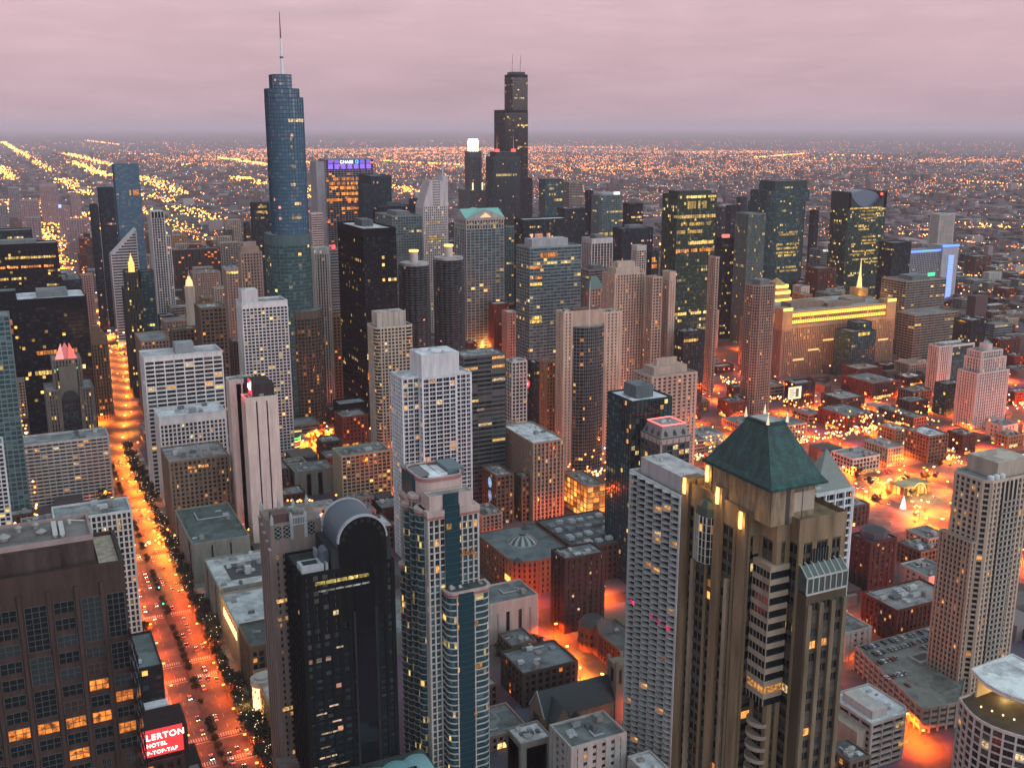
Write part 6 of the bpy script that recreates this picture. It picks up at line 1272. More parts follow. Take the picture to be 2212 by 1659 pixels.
    t = root('hotel_block', (-34, -392, 0), 'dark hotel roof carrying a red glowing sign', 'hotel block'); FOOT.append((-8, -50, -368, -420, 95, 'hotel'))
    tier(t, rect(-6, -44, -374, -416), 0, 84, ((.05, .032, .03), 'rust', 3.6, 3.4, 1.4, 1.5, .5), rc=(.03, .03, .035), par=1); solid(t, rect(-22, -46.2, -376, -392), 84, 96.5, wall((.035, .022, .022)), 'sign_penthouse'); solid(t, rect(-34, -43, -398, -406), 84, 92, roofmat((.5, .47, .48)), 'penthouse'); solid(t, rect(-26, -31, -398, -410), 84, 98, wall((.035, .03, .03)), 'chimney'); 
    m = MB(); m.face([(-26, -396, 98), (-31, -396, 98), (-28.5, -403, 104)]); m.face([(-26, -396, 98), (-28.5, -403, 104), (-26, -410, 98)]); m.face([(-31, -396, 98), (-31, -410, 98), (-28.5, -403, 104)]); m.build('chimney_cap', wall((.4, .35, .34)), t)
    solid(t, rect(-46.5, -53, -380, -412), 0, 66, wall((.04, .028, .026)), 'wing'); solid(t, rect(-47.5, -51, -384, -391), 66, 69, wall((.2, .17, .17)), 'rooftop_unit')
    s = root('roof_sign', (-36, -375, 0), 'red neon roof sign with three lines of white letters', 'sign')
    m = MB(); m.box(-29.6, -44.4, -375.8, -375.4, 86.2, 97); m.build('backboard', emit((1, .004, .008), .85), s)  # board itself glows red, standing in for the halo of the neon
    def text(body, x, z, size, par=s, y=-375.3, col=(1, .66, .60), st=3.0, name='letter_row', rot=pi):
        c = bpy.data.curves.new(name, 'FONT'); c.body = body; c.size = size; c.extrude = .08; c.align_x = 'LEFT'; c.space_character = 1.15; c.offset = .02 * size
        o = bpy.data.objects.new(name, c); COL.objects.link(o); c.materials.append(emit(col, st)); o.parent = par; me = bpy.data.meshes.new_from_object(o); COL.objects.unlink(o); bpy.data.objects.remove(o); o = bpy.data.objects.new(name, me); COL.objects.link(o); o.parent = par; o.location = (x - par.location[0], y - par.location[1], z); o.rotation_euler = (pi / 2, 0, rot); return o
    text('LERTON', -31.2, 93.1, 3.3); text('HOTEL', -31.2, 90.2, 2.1); text('P-TOP-TAP', -31.2, 87.2, 2.0)
    for x in (-31, -35, -39.5, -43): light(s, (x + 36, 3.2, 92 - 0), 330, (1, .02, .015), .5)
    # bank letters and purple bays on the crown
    xe, xw, yn, ys, H, T = RECT['chase']
    m = MB()
    for k in range(7): m.box(xe - 5 - k * 11.6, xe - 13 - k * 11.6, yn + .5, yn + 1.2, H - 16, H - 8)
    m.build('purple_bay', emit((.22, .08, .9), 1.3), T); m = MB()
    for k in range(7):
        if 2 <= k <= 4: continue
        m.box(xe - 5 - k * 11.6, xe - 13 - k * 11.6, yn + .5, yn + 1.2, H - 6.5, H - .5)
    m.build('purple_bay', emit((.16, .07, .7), 1.0), T)
    text('CHASE', xe - 26, H - 6.5, 7.2, T, yn + 1.5, (.85, .95, 1), 2.4, 'letters')
    m = MB()
    for k in range(8):
        a, b = pi / 8 + k * pi / 4, pi / 8 + (k + 1) * pi / 4; m.tube((xe - 57 - 2.6 * cos(a), yn + 1.5, H - 3.8 + 2.6 * sin(a)), (xe - 57 - 2.6 * cos(b), yn + 1.5, H - 3.8 + 2.6 * sin(b)), .8, n=5)
    m.build('octagon_logo', emit((.05, .35, 1), 2.4), T)
    solid(T, rect(xe + 16, xe + .3, yn - 2, ys), 0, H - 3, wall((.30, .28, .30)), 'flank_shaft')
    # red script sign on the pink slab and its lit roof terrace
    xe, xw, yn, ys, H, T = RECT['pinkR']
    solid(T, rect(xe - 6, xw + 1.5, yn - 3, ys - 16), H, H + 10, wall((.05, .04, .042)), 'penthouse'); s = root('roof_sign', (xe - 3, yn - 8, 0), 'red lit board with white script on the pink hotel slab', 'sign'); xs = xe - 5.6
    m = MB(); m.box(xs - .4, xs, yn - 3.4, yn - 15, H + 1.5, H + 13); m.build('backboard', emit((1, .02, .03), .9), s); m = MB(); pr = None
    for k in range(26):
        u = k / 25; p = (xs + .35, yn - 4.5 - 9.5 * u, H + 7.5 + 2.6 * sin(u * 17) * (1 - .4 * u) + (2 if k < 3 else 0))
        if pr: m.tube(pr, p, .42, n=5)
        pr = p
    m.build('script', emit((1, .8, .78), 2.6), s)
    light(s, (5, -4, H + 5), 2600, (1, .02, .03), .6); light(s, (5, 6, H + 4), 1600, (1, .02, .03), .6); light(T, (0, 3, H + 3), 900, (1, .02, .03), .6); light(T, (-10, 3, H + 3), 700, (1, .02, .03), .6)
    # neon crown: mansard roof with dormers
    xe, xw, yn, ys, H, T = RECT['neon']; m = MB(); a, b = rect(xe - .4, xw + .4, yn - .4, ys + .4), inset(rect(xe, xw, yn, ys), 3.2)
    for k in range(4): j = (k + 1) % 4; m.quad((*a[k], H + .5), (*a[j], H + .5), (*b[j], H + 8.5), (*b[k], H + 8.5))
    m.build('mansard', plain('zinc_roof', (.20, .19, .19), .5), T); m = MB(); m.prism(b, H + 8, H + 9, 0, True); m.build('mansard_top', roofmat((.3, .3, .31)), T)
    units(T, xe - 4, xw + 4, yn - 4, ys + 4, H + 9, 6, .8)
    m = MB(); r = inset(b, -.3)
    for k in range(4): j = (k + 1) % 4; m.tube((*r[k], H + 9.2), (*r[j], H + 9.2), .3, n=5)
    m.build('neon_tube', emit((1, .10, .08), 4.0), T)
    for k in range(3): m = MB(); x = xe - 5 - k * 7; m.box(x - 1.2, x + 1.2, yn - 3, yn - .9, H + .6, H + 4.2); m.cone(x, yn - 2, H + 4.2, H + 6, 1.6, .1, 4); m.build('dormer', plain('dormer_dark', (.05, .055, .06)), T)
    for k in range(3): m = MB(); y = yn - 5 - k * 7; m.box(xe - 3, xe - .9, y - 1.2, y + 1.2, H + .6, H + 4.2); m.cone(xe - 2, y, H + 4.2, H + 6, 1.6, .1, 4); m.build('dormer', plain('dormer_dark', (.05, .055, .06)), T)
    m = MB(); m.prism(inset(rect(xe, xw, yn, ys), -.2), H - 3, H + .6, 0, True, True); m.build('cornice', wall((.42, .33, .30)), T)
    for x in (xe - .6, xw + .6): m = MB(); m.box(x - .7, x + .7, yn - .8, yn + .3, 0, H - 3); m.build('corner_pier', wall((.40, .31, .28)), T)
    # twin slabs: blue grey glass half cylinder between them and a mast
    a, b = RECT['tw1'], RECT['tw2']; cx = (a[1] + b[0]) / 2; r = (a[1] - b[0]) / 2
    t = root('apartment_tower', (cx, a[2] - 4, 0), 'rounded grey glass bay tower with a tall mast between the twin tan slabs', 'apartment tower'); FOOT.append((a[1] - .2, b[0] + .2, a[2] + 6, a[3], 150, 'bay'))
    q = [(cx + (r - .2) * cos(radians(v)), a[2] - 2 + 9 * sin(radians(v))) for v in range(0, 181, 15)] + [(b[0] + .2, a[3]), (a[1] - .2, a[3])]
    tier(t, q, 0, 136, ((.17, .18, .18), 'apt', 3.2, 2.6, .7, .4, .4), par=.8, rc=(.3, .27, .26)); solid(t, rect(a[1] - .2, b[0] + .2, a[2] - 3, a[3]), 136, 150, wall((.46, .33, .26)), 'crown'); solid(t, inset(rect(a[1] - .2, b[0] + .2, a[2] - 3, a[3]), 3), 150, 152, plain('rust_roof', (.10, .05, .045)), 'roof')
    m = MB(); m.tube((cx + 3, a[2] + 6, 136), (cx + 3, a[2] + 6, 178), .55, .25); m.build('mast', plain('white_paint', (.6, .56, .55)), t)
    # blue discs on the medical block
    xe, xw, yn, ys, H, T = RECT['med']
    for k in range(3):
        m = MB(); n = 20; c = (xe + .25, yn - 12, H - 8 - k * 11)
        m.face([(c[0], c[1] + 3.6 * cos(2 * pi * i / n), c[2] + 4.4 * sin(2 * pi * i / n)) for i in range(n)]); d = m.build('disc_sign', emit((.2, .5, .9), (.75, .4, .18)[k]), T)
        m = MB(); m.box(c[0], c[0] + .15, c[1] - 1.8, c[1] + 1.8, c[2] - 1.2, c[2] - .6); m.box(c[0], c[0] + .15, c[1] - 1.2, c[1] + 1.6, c[2] + .2, c[2] + .8); m.build('disc_mark', emit((.75, .85, 1), .6), d)
    # small red round sign and green sign
    s = root('round_sign', (-452, -905, 0), 'small red round sign with a white bar before the green gabled tower', 'sign'); m = MB(); n = 20; m.face([(-452 + 5 * cos(2 * pi * i / n), -905, 69 + 5 * sin(2 * pi * i / n)) for i in range(n)][::-1]); m.build('disc', emit((1, .03, .04), 1.5), s); m = MB(); m.box(-449, -455, -904.9, -904.7, 68.2, 69.8); m.build('bar', emit((1, .7, .7), 1.6), s); m = MB(); m.box(-451.6, -452.4, -905.6, -905.1, 0, 66); m.build('post', plain('painted_metal', (.08, .08, .08)), s)
    xe, xw, yn, ys, H, T = RECT['e11']; m = MB(); m.box(xe - 42, xe - 56, yn - 2, yn - 1.4, H + 6, H + 11); m.build('green_sign', emit((.03, .9, .4), 1.2), T)
    # red beacon tower light
    xe, xw, yn, ys, H, T = RECT['t3']; m = MB(); m.cone(xe - 6, yn - 3, H + 1, H + 6, 2.2, 2.2, 8); m.build('beacon', emit((1, .04, .05), 3), T)
centre()
t = root('corner_drum', (-245, -1003, 0), 'low round building ringed with green yellow and red neon by the fiery crossing', 'round building'); FOOT.append((-238, -252, -996, -1010, 18, 'neondrum'))
m = MB(); m.cone(-245, -1003, 0, 18, 6.6, 6.6, 24); m.build('wall', wall((.16, .1, .07)), t)
for k, c in enumerate(((1, .04, .03), (1, .5, .08), (1, .06, .03), (1, .6, .1), (.1, 1, .2))): m = MB(); m.cone(-245, -1003, 4 + k * 2.8, 5.1 + k * 2.8, 7.1, 7.1, 24); m.build('neon_ring', emit(c, 2.6), t)
# ---------------------------------------------------------------- ground, streets
def ground():
    m = MB(); m.cone(0, 0, -1, 0, 98000, 98000, 96); o = m.build('ground', None if 0 else gmat()); tag(o, 'dark city ground spreading to the hazy horizon', 'ground', None, 'structure')
def gmat():
    m, t, b = nodes('city_ground'); n, l = t.nodes, t.links
    g = n.new('ShaderNodeNewGeometry')
    v = n.new('ShaderNodeTexVoronoi'); v.inputs['Scale'].default_value = .012; v.distance = 'CHEBYCHEV'; l.new(g.outputs['Position'], v.inputs['Vector'])
    nz = n.new('ShaderNodeTexNoise'); nz.inputs['Scale'].default_value = .0009; nz.inputs['Detail'].default_value = 9; nz.inputs['Roughness'].default_value = .6; l.new(g.outputs['Position'], nz.inputs['Vector'])
    r = n.new('ShaderNodeValToRGB'); l.new(nz.outputs[0], r.inputs[0]); r.color_ramp.elements[0].position = .35; r.color_ramp.elements[0].color = (.07, .06, .068, 1); r.color_ramp.elements[1].position = .65; r.color_ramp.elements[1].color = (.20, .14, .155, 1)
    mx = n.new('ShaderNodeMix'); mx.data_type = 'RGBA'; mx.blend_type = 'MULTIPLY'; mx.inputs['Factor'].default_value = .5; l.new(r.outputs[0], mx.inputs['A']); l.new(v.outputs['Color'], mx.inputs['B'])
    l.new(mx.outputs['Result'], b.inputs['Base Color']); b.inputs['Roughness'].default_value = .85; return m
ground()
ASPH = roofmat((.062, .058, .057)); PAVE = roofmat((.20, .185, .175))
def strip(name, pts, w, z, mat, label):
    m = MB()
    for (x0, y0), (x1, y1) in zip(pts, pts[1:]):
        L = math.hypot(x1 - x0, y1 - y0); nx, ny = -(y1 - y0) / L * w / 2, (x1 - x0) / L * w / 2
        m.quad((x0 - nx, y0 - ny, z), (x1 - nx, y1 - ny, z), (x1 + nx, y1 + ny, z), (x0 + nx, y0 + ny, z))
    o = m.build(name, mat); bpy.context.view_layer.update() if 0 else None
    return tag(o, label, name, None, 'structure')
AVE = [(-76, -250), (-80, -700), (-83, -1090), (-118, -1354), (-134, -1560), (-136, -1750), (-130, -2400), (-125, -3770), (-127, -5200)]
strip('road', AVE[:4], 33, .02, ASPH, 'wide glowing avenue running south from the near towers'); strip('road', AVE[3:], 24, .02, ASPH, 'far stretch of the glowing avenue reaching toward the horizon')
for x, lab in ((-103.5, 'west'), (-58.5, 'east')):
    m = MB(); m.box(x - (5 if lab == 'west' else 4), x + (8.5 if lab == 'west' else 6), -300, -1085, 0, .14)
    tag(m.build('pavement', PAVE), '%s pavement of the glowing avenue' % lab, 'pavement', None, 'structure')
NS = {'Wab': (-298, -440, -1350), 'Sta': (-407, -330, -1350), 'Dea': (-560, -450, -1300), 'Cla': (-668, -500, -1300), 'LaS': (-752, -520, -1300), 'Wel': (-868, -560, -1250), 'Ori': (-985, -700, -1040), 'Kin': (-1100, -760, -1030)}
EW = {-300: (-210, -460), -475: (-292, -700), -576: (-230, -900), -700: (-330, -1100), -800: (-330, -1200), -905: (-300, -1300), -1040: (-300, -880), -1215: (-300, -1100)}
k_ = 0
for nm, (x, a, b) in NS.items(): strip('road', [(x, a), (x, b)], 14, .024, ASPH, 'lamp lit cross town street number %d' % 0 if 0 else 'lamp lit street running south between the blocks'); 
for y, (a, b) in EW.items(): strip('road', [(a, y), (b, y)], 14, .028, ASPH, 'lamp lit street running west between the blocks')
strip('road', [(-470, -452), (-425, -374), (-396, -330), (-380, -290)], 18, .032, ASPH, 'orange street curving past the parking garage')
m = MB(); m.box(-620, -800, -575, -720, 0, .02); tag(m.build('plaza', roofmat((.16, .13, .11))), 'busy lit plaza among low buildings', 'plaza', None, 'structure')
m = MB(); m.box(-75.6, -78.6, -330, -1080, .0, .35); tag(m.build('median', roofmat((.05, .045, .035))), 'planted median of the glowing avenue', 'median', None, 'structure')
WHITE = plain('road_paint', (.36, .34, .31))
def crossing(y, x0, x1):
    m = MB()
    for k in range(int(abs(x1 - x0) / 1.3)): m.box(x0 - k * 1.3, x0 - .65 - k * 1.3, y - 1.8, y + 1.8, .03, .05)
    m.box(x0, x1, y + 3.4, y + 3.9, .03, .05); tag(m.build('crosswalk', WHITE), 'striped pedestrian crossing painted on the glowing avenue', 'crosswalk', 'crosswalks on the avenue', 'structure')
for y in (-684, -613, -592, -523, -499, -790, -900): crossing(y, -79.5, -92.5); crossing(y, -62.8, -74.5)
m = MB()
for y in range(-320, -1080, -11):
    for x in (-86, -68.4): m.box(x - .08, x + .08, y, y - 4, .03, .045)
tag(m.build('lane_marking', WHITE), 'dashed white lane lines on the avenue', 'marking', None, 'structure')
def sees(x, y, z):
    """does the camera have a clear line to this point past the big footprints"""
    for xe, xw, yn, ys, H, i in FOOT:
        t0, t1 = 0.0, .997
        for o, d, a, b in ((0, x, xw, xe), (0, y, ys, yn), (314, z - 314, 0, H)):
            if abs(d) < 1e-6:
                if o < a or o > b: t0 = 2
                continue
            u, v = (a - o) / d, (b - o) / d
            if u > v: u, v = v, u
            t0, t1 = max(t0, u), min(t1, v)
        if t0 < t1: return False
    return True
FW = Vector((-sin(radians(25.8)) * cos(radians(13.6)), -cos(radians(25.8)) * cos(radians(13.6)), -sin(radians(13.6)))); RT = Vector((-cos(radians(25.8)), sin(radians(25.8)), 0)); UP = RT.cross(FW)
def inframe(x, y, z, mg=0):
    d = Vector((x, y, z - 314)); k = d.dot(FW)
    if k < 1: return False
    u, v = d.dot(RT) / k, d.dot(UP) / k
    return abs(u) < .4809 + mg and abs(v) < .3605 + mg
def free(x, y, r=0):
    return not any(xw - r < x < xe + r and ys - r < y < yn + r for xe, xw, yn, ys, H, i in FOOT)
# ---------------------------------------------------------------- street lamps
pm_ = MB(); pm_.cone(0, 0, 0, 8.6, .14, .08, 6); pm_.tube((0, 0, 8.5), (1.6, 0, 9.0), .07, n=5); pm_.cone(0, 0, 0, .8, .28, .2, 6); LAMPS = []; POLE = pm_.mesh('pole', plain('lamp_post', (.05, .05, .05)))
hm = MB(); hm.box(1.1, 2.5, -.42, .42, 8.75, 9.15); HEADS = {}
def lamp_head(col, s, big=1):
    k = (col, s, big)
    if k not in HEADS:
        h = MB(); h.box(1.8 - .7 * big, 1.8 + .7 * big, -.42 * big, .42 * big, 8.85 - .1 * big, 8.95 + .3 * big); HEADS[k] = h.mesh('lamp_head', emit(col, s))
    return HEADS[k]
SOD = (1, .10, .004); AMB = (1, .20, .014)
def lamp(x, y, rz, e, label, group, col=SOD, hs=7, big=1.0, lit=True, globe=False):
    if not free(x, y, 1): return
    v = inframe(x, y, 9, .02) and sees(x, y, 9)
    if not inframe(x, y, 9, .12): return
    LAMPS.append((x, y))
    o = root('street_lamp', (x, y, 0), label, 'street lamp', group); o.rotation_euler = (0, 0, rz)
    for n_, me in (('pole', POLE), ('lamp_head', lamp_head((1, .30, .05) if col is SOD else (1, .46, .12), hs * .8, big))): c = bpy.data.objects.new(n_, me); COL.objects.link(c); c.parent = o
    if lit: globe = globe and len(LAMPS) % 3 == 0; light(o, (1.9, 0, 8.2), e * (.46 if globe else .95), col, .35, spot=not globe)
LB = [('street lamp on the west kerb of the glowing avenue', 'lamps on the west kerb of the avenue'), ('street lamp on the east kerb of the glowing avenue', 'lamps on the east kerb of the avenue')]
y = -335
while y > -1085:
    f_ = .65 if y > -560 else (1.0 if y > -760 else 2.2); lamp(-91.6, y, 0, round(45000 * f_, -3), *LB[0], SOD if y > -700 else AMB); lamp(-61.5, y - 12, pi, round(38000 * f_, -3), *LB[1], SOD if y > -760 else AMB); y -= 28
y = -1100
def avex(y):
    for (x0, y0), (x1, y1) in zip(AVE, AVE[1:]):
        if y1 <= y <= y0: return x0 + (x1 - x0) * (y - y0) / (y1 - y0)
    return -125
while y > -1700:
    lamp(avex(y) - 13, y, 0, 110000, 'street lamp on the bridge stretch of the glowing avenue', 'lamps on the far avenue', AMB, 9, 1.6); lamp(avex(y) + 13, y - 15, pi, 110000, 'street lamp on the bridge stretch of the glowing avenue', 'lamps on the far avenue', AMB, 9, 1.6); y -= 44
while y > -5000:
    lamp(avex(y) - 9, y, 0, 420000, 'street lamp on the farthest stretch of the glowing avenue', 'lamps on the farthest avenue', AMB, 10, 3.0); lamp(avex(y) + 9, y, pi, 420000, 'street lamp on the farthest stretch of the glowing avenue', 'lamps on the farthest avenue', AMB, 10, 3.0); y -= 130
for nm, (x, a, b) in NS.items():
    y = a
    while y > b: lamp(x + 6, y, pi, 170000 if x < -500 else 120000, 'street lamp on a southbound side street between the blocks', 'lamps on the side streets', SOD, 8, 1.3, globe=True); y -= 52
for yy, (a, b) in EW.items():
    x = a
    while x > b: lamp(x, yy - 6, pi / 2, 170000 if x < -520 else 110000, 'street lamp on a westbound cross street between the blocks', 'lamps on the cross streets', SOD, 8, 1.3, globe=True); x -= 60
for k in range(8): lamp(-388 - k * 10 + (3 if k % 2 else -2), -322 - k * 15.6, 0, 110000, 'street lamp beside the orange street at the garage', 'lamps by the garage street', SOD, 8)
RL = random.Random(3)
for k in range(44): lamp(RL.uniform(-600, -815), RL.uniform(-550, -735), RL.uniform(0, 6), 95000, 'street lamp standing on the busy lit plaza', 'lamps on the plaza', RL.choice((SOD, SOD, AMB)), 9, 1.6)
for k in range(12): lamp(RL.uniform(-255, -296), RL.uniform(-990, -1040), RL.uniform(0, 6), 260000, 'street lamp at the fiery crossing by the dark brick block', 'lamps at the fiery crossing', RL.choice((SOD, AMB)), 9, 1.5)
for k in range(17): lamp(RL.uniform(-800, -1010), RL.uniform(-740, -930), RL.uniform(0, 6), 260000, 'street lamp among the low brick blocks on the right', 'lamps among the low brick blocks', RL.choice((SOD, SOD, AMB)), 8, 1.5)
for k, (x, y) in enumerate(((-268, -505), (-281, -490), (-287, -478), (-284, -515))): lamp(x, y, k, 110000, 'street lamp before the red lit corner houses', 'lamps by the corner houses', AMB, 9, 1.2)
# traffic lights
for x, y in ((-76.8, -717), (-75.7, -689)):
    t = root('traffic_light', (x, y, 0), 'green traffic light on the avenue median', 'traffic light', 'traffic lights on the avenue'); m = MB(); m.cone(x, y, 0, 6, .12, .1, 6); m.build('post', plain('lamp_post', (.05, .05, .05)), t); m = MB(); m.box(x - .25, x + .25, y - .2, y + .2, 5.6, 7); m.build('casing', plain('lamp_post', (.05, .05, .05)), t); m = MB(); m.box(x - .45, x + .45, y + .21, y + .3, 5.6, 6.5); m.build('green_lamp', emit((.05, 1, .45), 5), t)
# ---------------------------------------------------------------- trees
def tree_proto(seed, h, bulbs):
    r = random.Random(seed); tr = MB(); tr.tube((0, 0, 0), (.1, .05, h * .45), .22, .13)
    for k in range(7):
        a = k * 2.4 + r.random(); z = h * (.28 + .05 * k); tr.tube((.05, .03, z), (cos(a) * h * .24, sin(a) * h * .24, z + h * .28), .09, .03, 5)
    cr = MB()
    for c in range(26):
        a, q = r.uniform(0, 2 * pi), r.random() ** .6; cx, cy_, cz = cos(a) * q * h * .30, sin(a) * q * h * .30, h * r.uniform(.42, .95); sc_ = h * .1 * r.uniform(.6, 1.2)
        for k in range(15):
            p = Vector((cx, cy_, cz)) + Vector((r.gauss(0, 1), r.gauss(0, 1), r.gauss(0, .8))) * sc_; u = Vector((r.gauss(0, 1), r.gauss(0, 1), r.gauss(0, 1))).normalized(); w = u.orthogonal().normalized(); s = r.uniform(.22, .5)
            cr.quad(tuple(p - u * s - w * s), tuple(p + u * s - w * s), tuple(p + u * s + w * s), tuple(p - u * s + w * s), r.choice((0, 0, 1)))
    bl = MB()
    for k in range(bulbs):
        a = r.uniform(0, 2 * pi); q = r.uniform(.1, .33) * h; p = (cos(a) * q, sin(a) * q, h * r.uniform(.5, .98)); bl.box(p[0] - .16, p[0] + .16, p[1] - .16, p[1] + .16, p[2], p[2] + .3)
    return tr.mesh('trunk', plain('bark', (.05, .035, .025))), cr.mesh('crown', [plain('leaf_dark', (.030, .034, .016), .8), plain('leaf_brown', (.055, .040, .018), .8)]), (bl.mesh('string_lights', emit((1, .72, .4), 2.2)) if bulbs else None)
TP = [tree_proto(s, h, b) for s, h, b in ((1, 9, 5), (2, 8, 0), (3, 10, 7), (4, 7.4, 3))]
def tree(x, y, label, group, z=0, k=None, sc_=1):
    if not free(x, y, -1) and z == 0: return
    if not (inframe(x, y, 6, .01) and sees(x, y, 7)): return
    tr, cr, bl = TP[R.randrange(4) if k is None else k]; o = root('street_tree', (x, y, z), label, 'tree', group); o.rotation_euler = (0, 0, R.uniform(0, 6)); s = R.uniform(.85, 1.2) * sc_; o.scale = (s, s, s)
    for n_, me in (('trunk', tr), ('crown', cr)) + ((('string_lights', bl),) if bl else ()):
        c = bpy.data.objects.new(n_, me); COL.objects.link(c); c.parent = o
        if n_ == 'string_lights': c['kind'] = 'stuff'
y = -420
while y > -1080:
    tree(-95.5 + R.uniform(-1, 1), y, 'dark street tree on the west side of the glowing avenue', 'trees on the west side of the avenue')
    if R.random() < .45: tree(-100 + R.uniform(-1, 1), y - 4, 'dark street tree on the west side of the glowing avenue', 'trees on the west side of the avenue')
    tree(-60.5 + R.uniform(-1, 1), y - 2, 'dark street tree on the east side of the glowing avenue', 'trees on the east side of the avenue'); 
    if R.random() < .75: tree(-77, y + 2, 'small dark tree in the planted median of the avenue', 'trees in the median', .0, 1, .62)
    y -= 8.2
for k in range(26): tree(RL.uniform(-228, -278), RL.uniform(-434, -441), 'dark leafy tree beside the church', 'trees by the church', 0, None, 1.15)
for k in range(14): tree(RL.uniform(-232, -278), RL.uniform(-527, -544), 'small tree before the stone block with slot windows', 'trees before the stone block', 0, 1, .9)
for k in range(26): tree(RL.uniform(-262, -292), RL.uniform(-1000, -1045), 'small dark tree at the fiery crossing', 'trees at the fiery crossing', 0, 1, .8)
for k in range(12): tree(RL.uniform(-212, -226), RL.uniform(-436, -470), 'bare courtyard tree beside the black box building', 'trees in the courtyard', 0, 3, .8)
for k in range(18): tree(RL.uniform(-640, -790), RL.uniform(-575, -715), 'dark tree on the busy lit plaza', 'trees on the plaza', 0, None, .9)
# ---------------------------------------------------------------- cars
def car_proto(col):
    m = MB(); pr = [(-2.2, .35), (-2.25, .8), (-1.9, .95), (-1.3, 1.0), (-.7, 1.42), (.8, 1.45), (1.5, 1.0), (2.1, .92), (2.25, .75), (2.2, .35)]
    for s in (-1, 1): m.face([(x, s * .86, z) for x, z in (pr if s < 0 else pr[::-1])])
    for (xa, za), (xb, zb) in zip(pr, pr[1:]): m.quad((xa, -.86, za), (xa, .86, za), (xb, .86, zb), (xb, -.86, zb))
    g = MB(); g.quad((-1.3, -.75, 1.02), (-1.3, .75, 1.02), (-.72, .68, 1.45), (-.72, -.68, 1.45)); g.quad((1.48, .75, 1.03), (1.48, -.75, 1.03), (.82, -.68, 1.47), (.82, .68, 1.47))
    for s in (-1, 1): g.quad((-1.1, s * .88, 1.05), (1.25, s * .88, 1.05), (.75, s * .875, 1.4), (-.65, s * .875, 1.4))
    w = MB()
    for x in (-1.35, 1.4):
        for s in (-1, 1): w.tube((x, s * .7, .34), (x, s * .9, .34), .34, n=10)
    return m.mesh('body', plain('car_paint', col, .25)), g.mesh('windows', plain('car_glass', (.012, .014, .016), .1)), w.mesh('wheels', plain('tyre', (.012, .012, .012)))
CARS = [car_proto(c) for c in ((.55, .55, .56), (.02, .02, .022), (.22, .22, .23), (.2, .02, .02), (.04, .06, .12), (.4, .37, .32))]
def lampm(col, s, n_):
    m = MB(); m.box(-.06, .06, -.24, .24, -.12, .16); return m.mesh(n_, emit(col, s))
HL, TLm = lampm((1, .85, .6), 16, 'headlight'), lampm((1, .05, .03), 9, 'tail_light'); HY = lampm((1, .6, .2), 12, 'headlight')
CN = ['white', 'black', 'grey', 'red', 'dark blue', 'beige']
def car(x, y, a, where, group, z=.03, lights=True):
    if z < 1 and not free(x, y, 1.5): return
    if not (inframe(x, y, 1) and sees(x, y, z + 2.5)): return
    k = R.choice((0, 1, 1, 2, 2, 3, 4, 5)); b, g, w = CARS[k]
    o = root('car', (x, y, z), '%s car %s' % (CN[k], where), 'car', '%s cars %s' % (CN[k], group)); o.rotation_euler = (0, 0, a)
    for n_, me in (('body', b), ('windows', g), ('wheels', w)): c = bpy.data.objects.new(n_, me); COL.objects.link(c); c.parent = o
    if lights:
        for s in (-.6, .6):
            c = bpy.data.objects.new('headlight', R.choice((HL, HY))); COL.objects.link(c); c.parent = o; c.location = (2.27, s, .72)
            c = bpy.data.objects.new('tail_light', TLm); COL.objects.link(c); c.parent = o; c.location = (-2.27, s, .8)
N_, S_ = pi / 2, -pi / 2
for k in range(95):
    y = RL.uniform(-430, -1080)
    if RL.random() < .5: car(RL.choice((-81.5, -86, -90)), y, S_, 'driving away along the glowing avenue', 'driving away on the avenue')
    else: car(RL.choice((-64.5, -68.5, -72.5)), y, N_, 'coming up the glowing avenue with headlights on', 'coming up the avenue')
for x, a, b in NS.values():
    for k in range(16):
        y = RL.uniform(a, b); car(x - 3, y, S_, 'driving away on a side street between the blocks', 'driving away on side streets') if RL.random() < .4 else car(x + 3, y, N_, 'with headlights on in a side street', 'with headlights in side streets')
for yy, (a, b) in EW.items():
    for k in range(12): car(RL.uniform(a, b), yy + RL.choice((-3, 3)), RL.choice((0, pi)), 'crossing on a westbound street between the blocks', 'on the cross streets')
for k in range(12): t = k / 11; car(-391 - 40 * t + RL.uniform(-3, 3), -312 - 70 * t, RL.choice((1.05, 1.05 + pi)), 'on the orange street beside the garage', 'beside the garage')
for k in range(30): car(RL.uniform(-625, -800), RL.uniform(-575, -720), RL.uniform(0, 6.3), 'parked on the busy lit plaza', 'on the plaza')
for j, (y, x0, x1) in enumerate(((-427, -438, -498), (-419, -438, -498), (-412, -470, -498), (-410, -430, -448), (-384, -428, -452), (-395, -424, -446))):
    n = int((x0 - x1) / 3)
    for k in range(n):
        if RL.random() < .72: car(x0 - k * 3, y, N_ + RL.uniform(-.06, .06), 'parked on the garage roof', 'parked on the garage roof', 14.08, False)
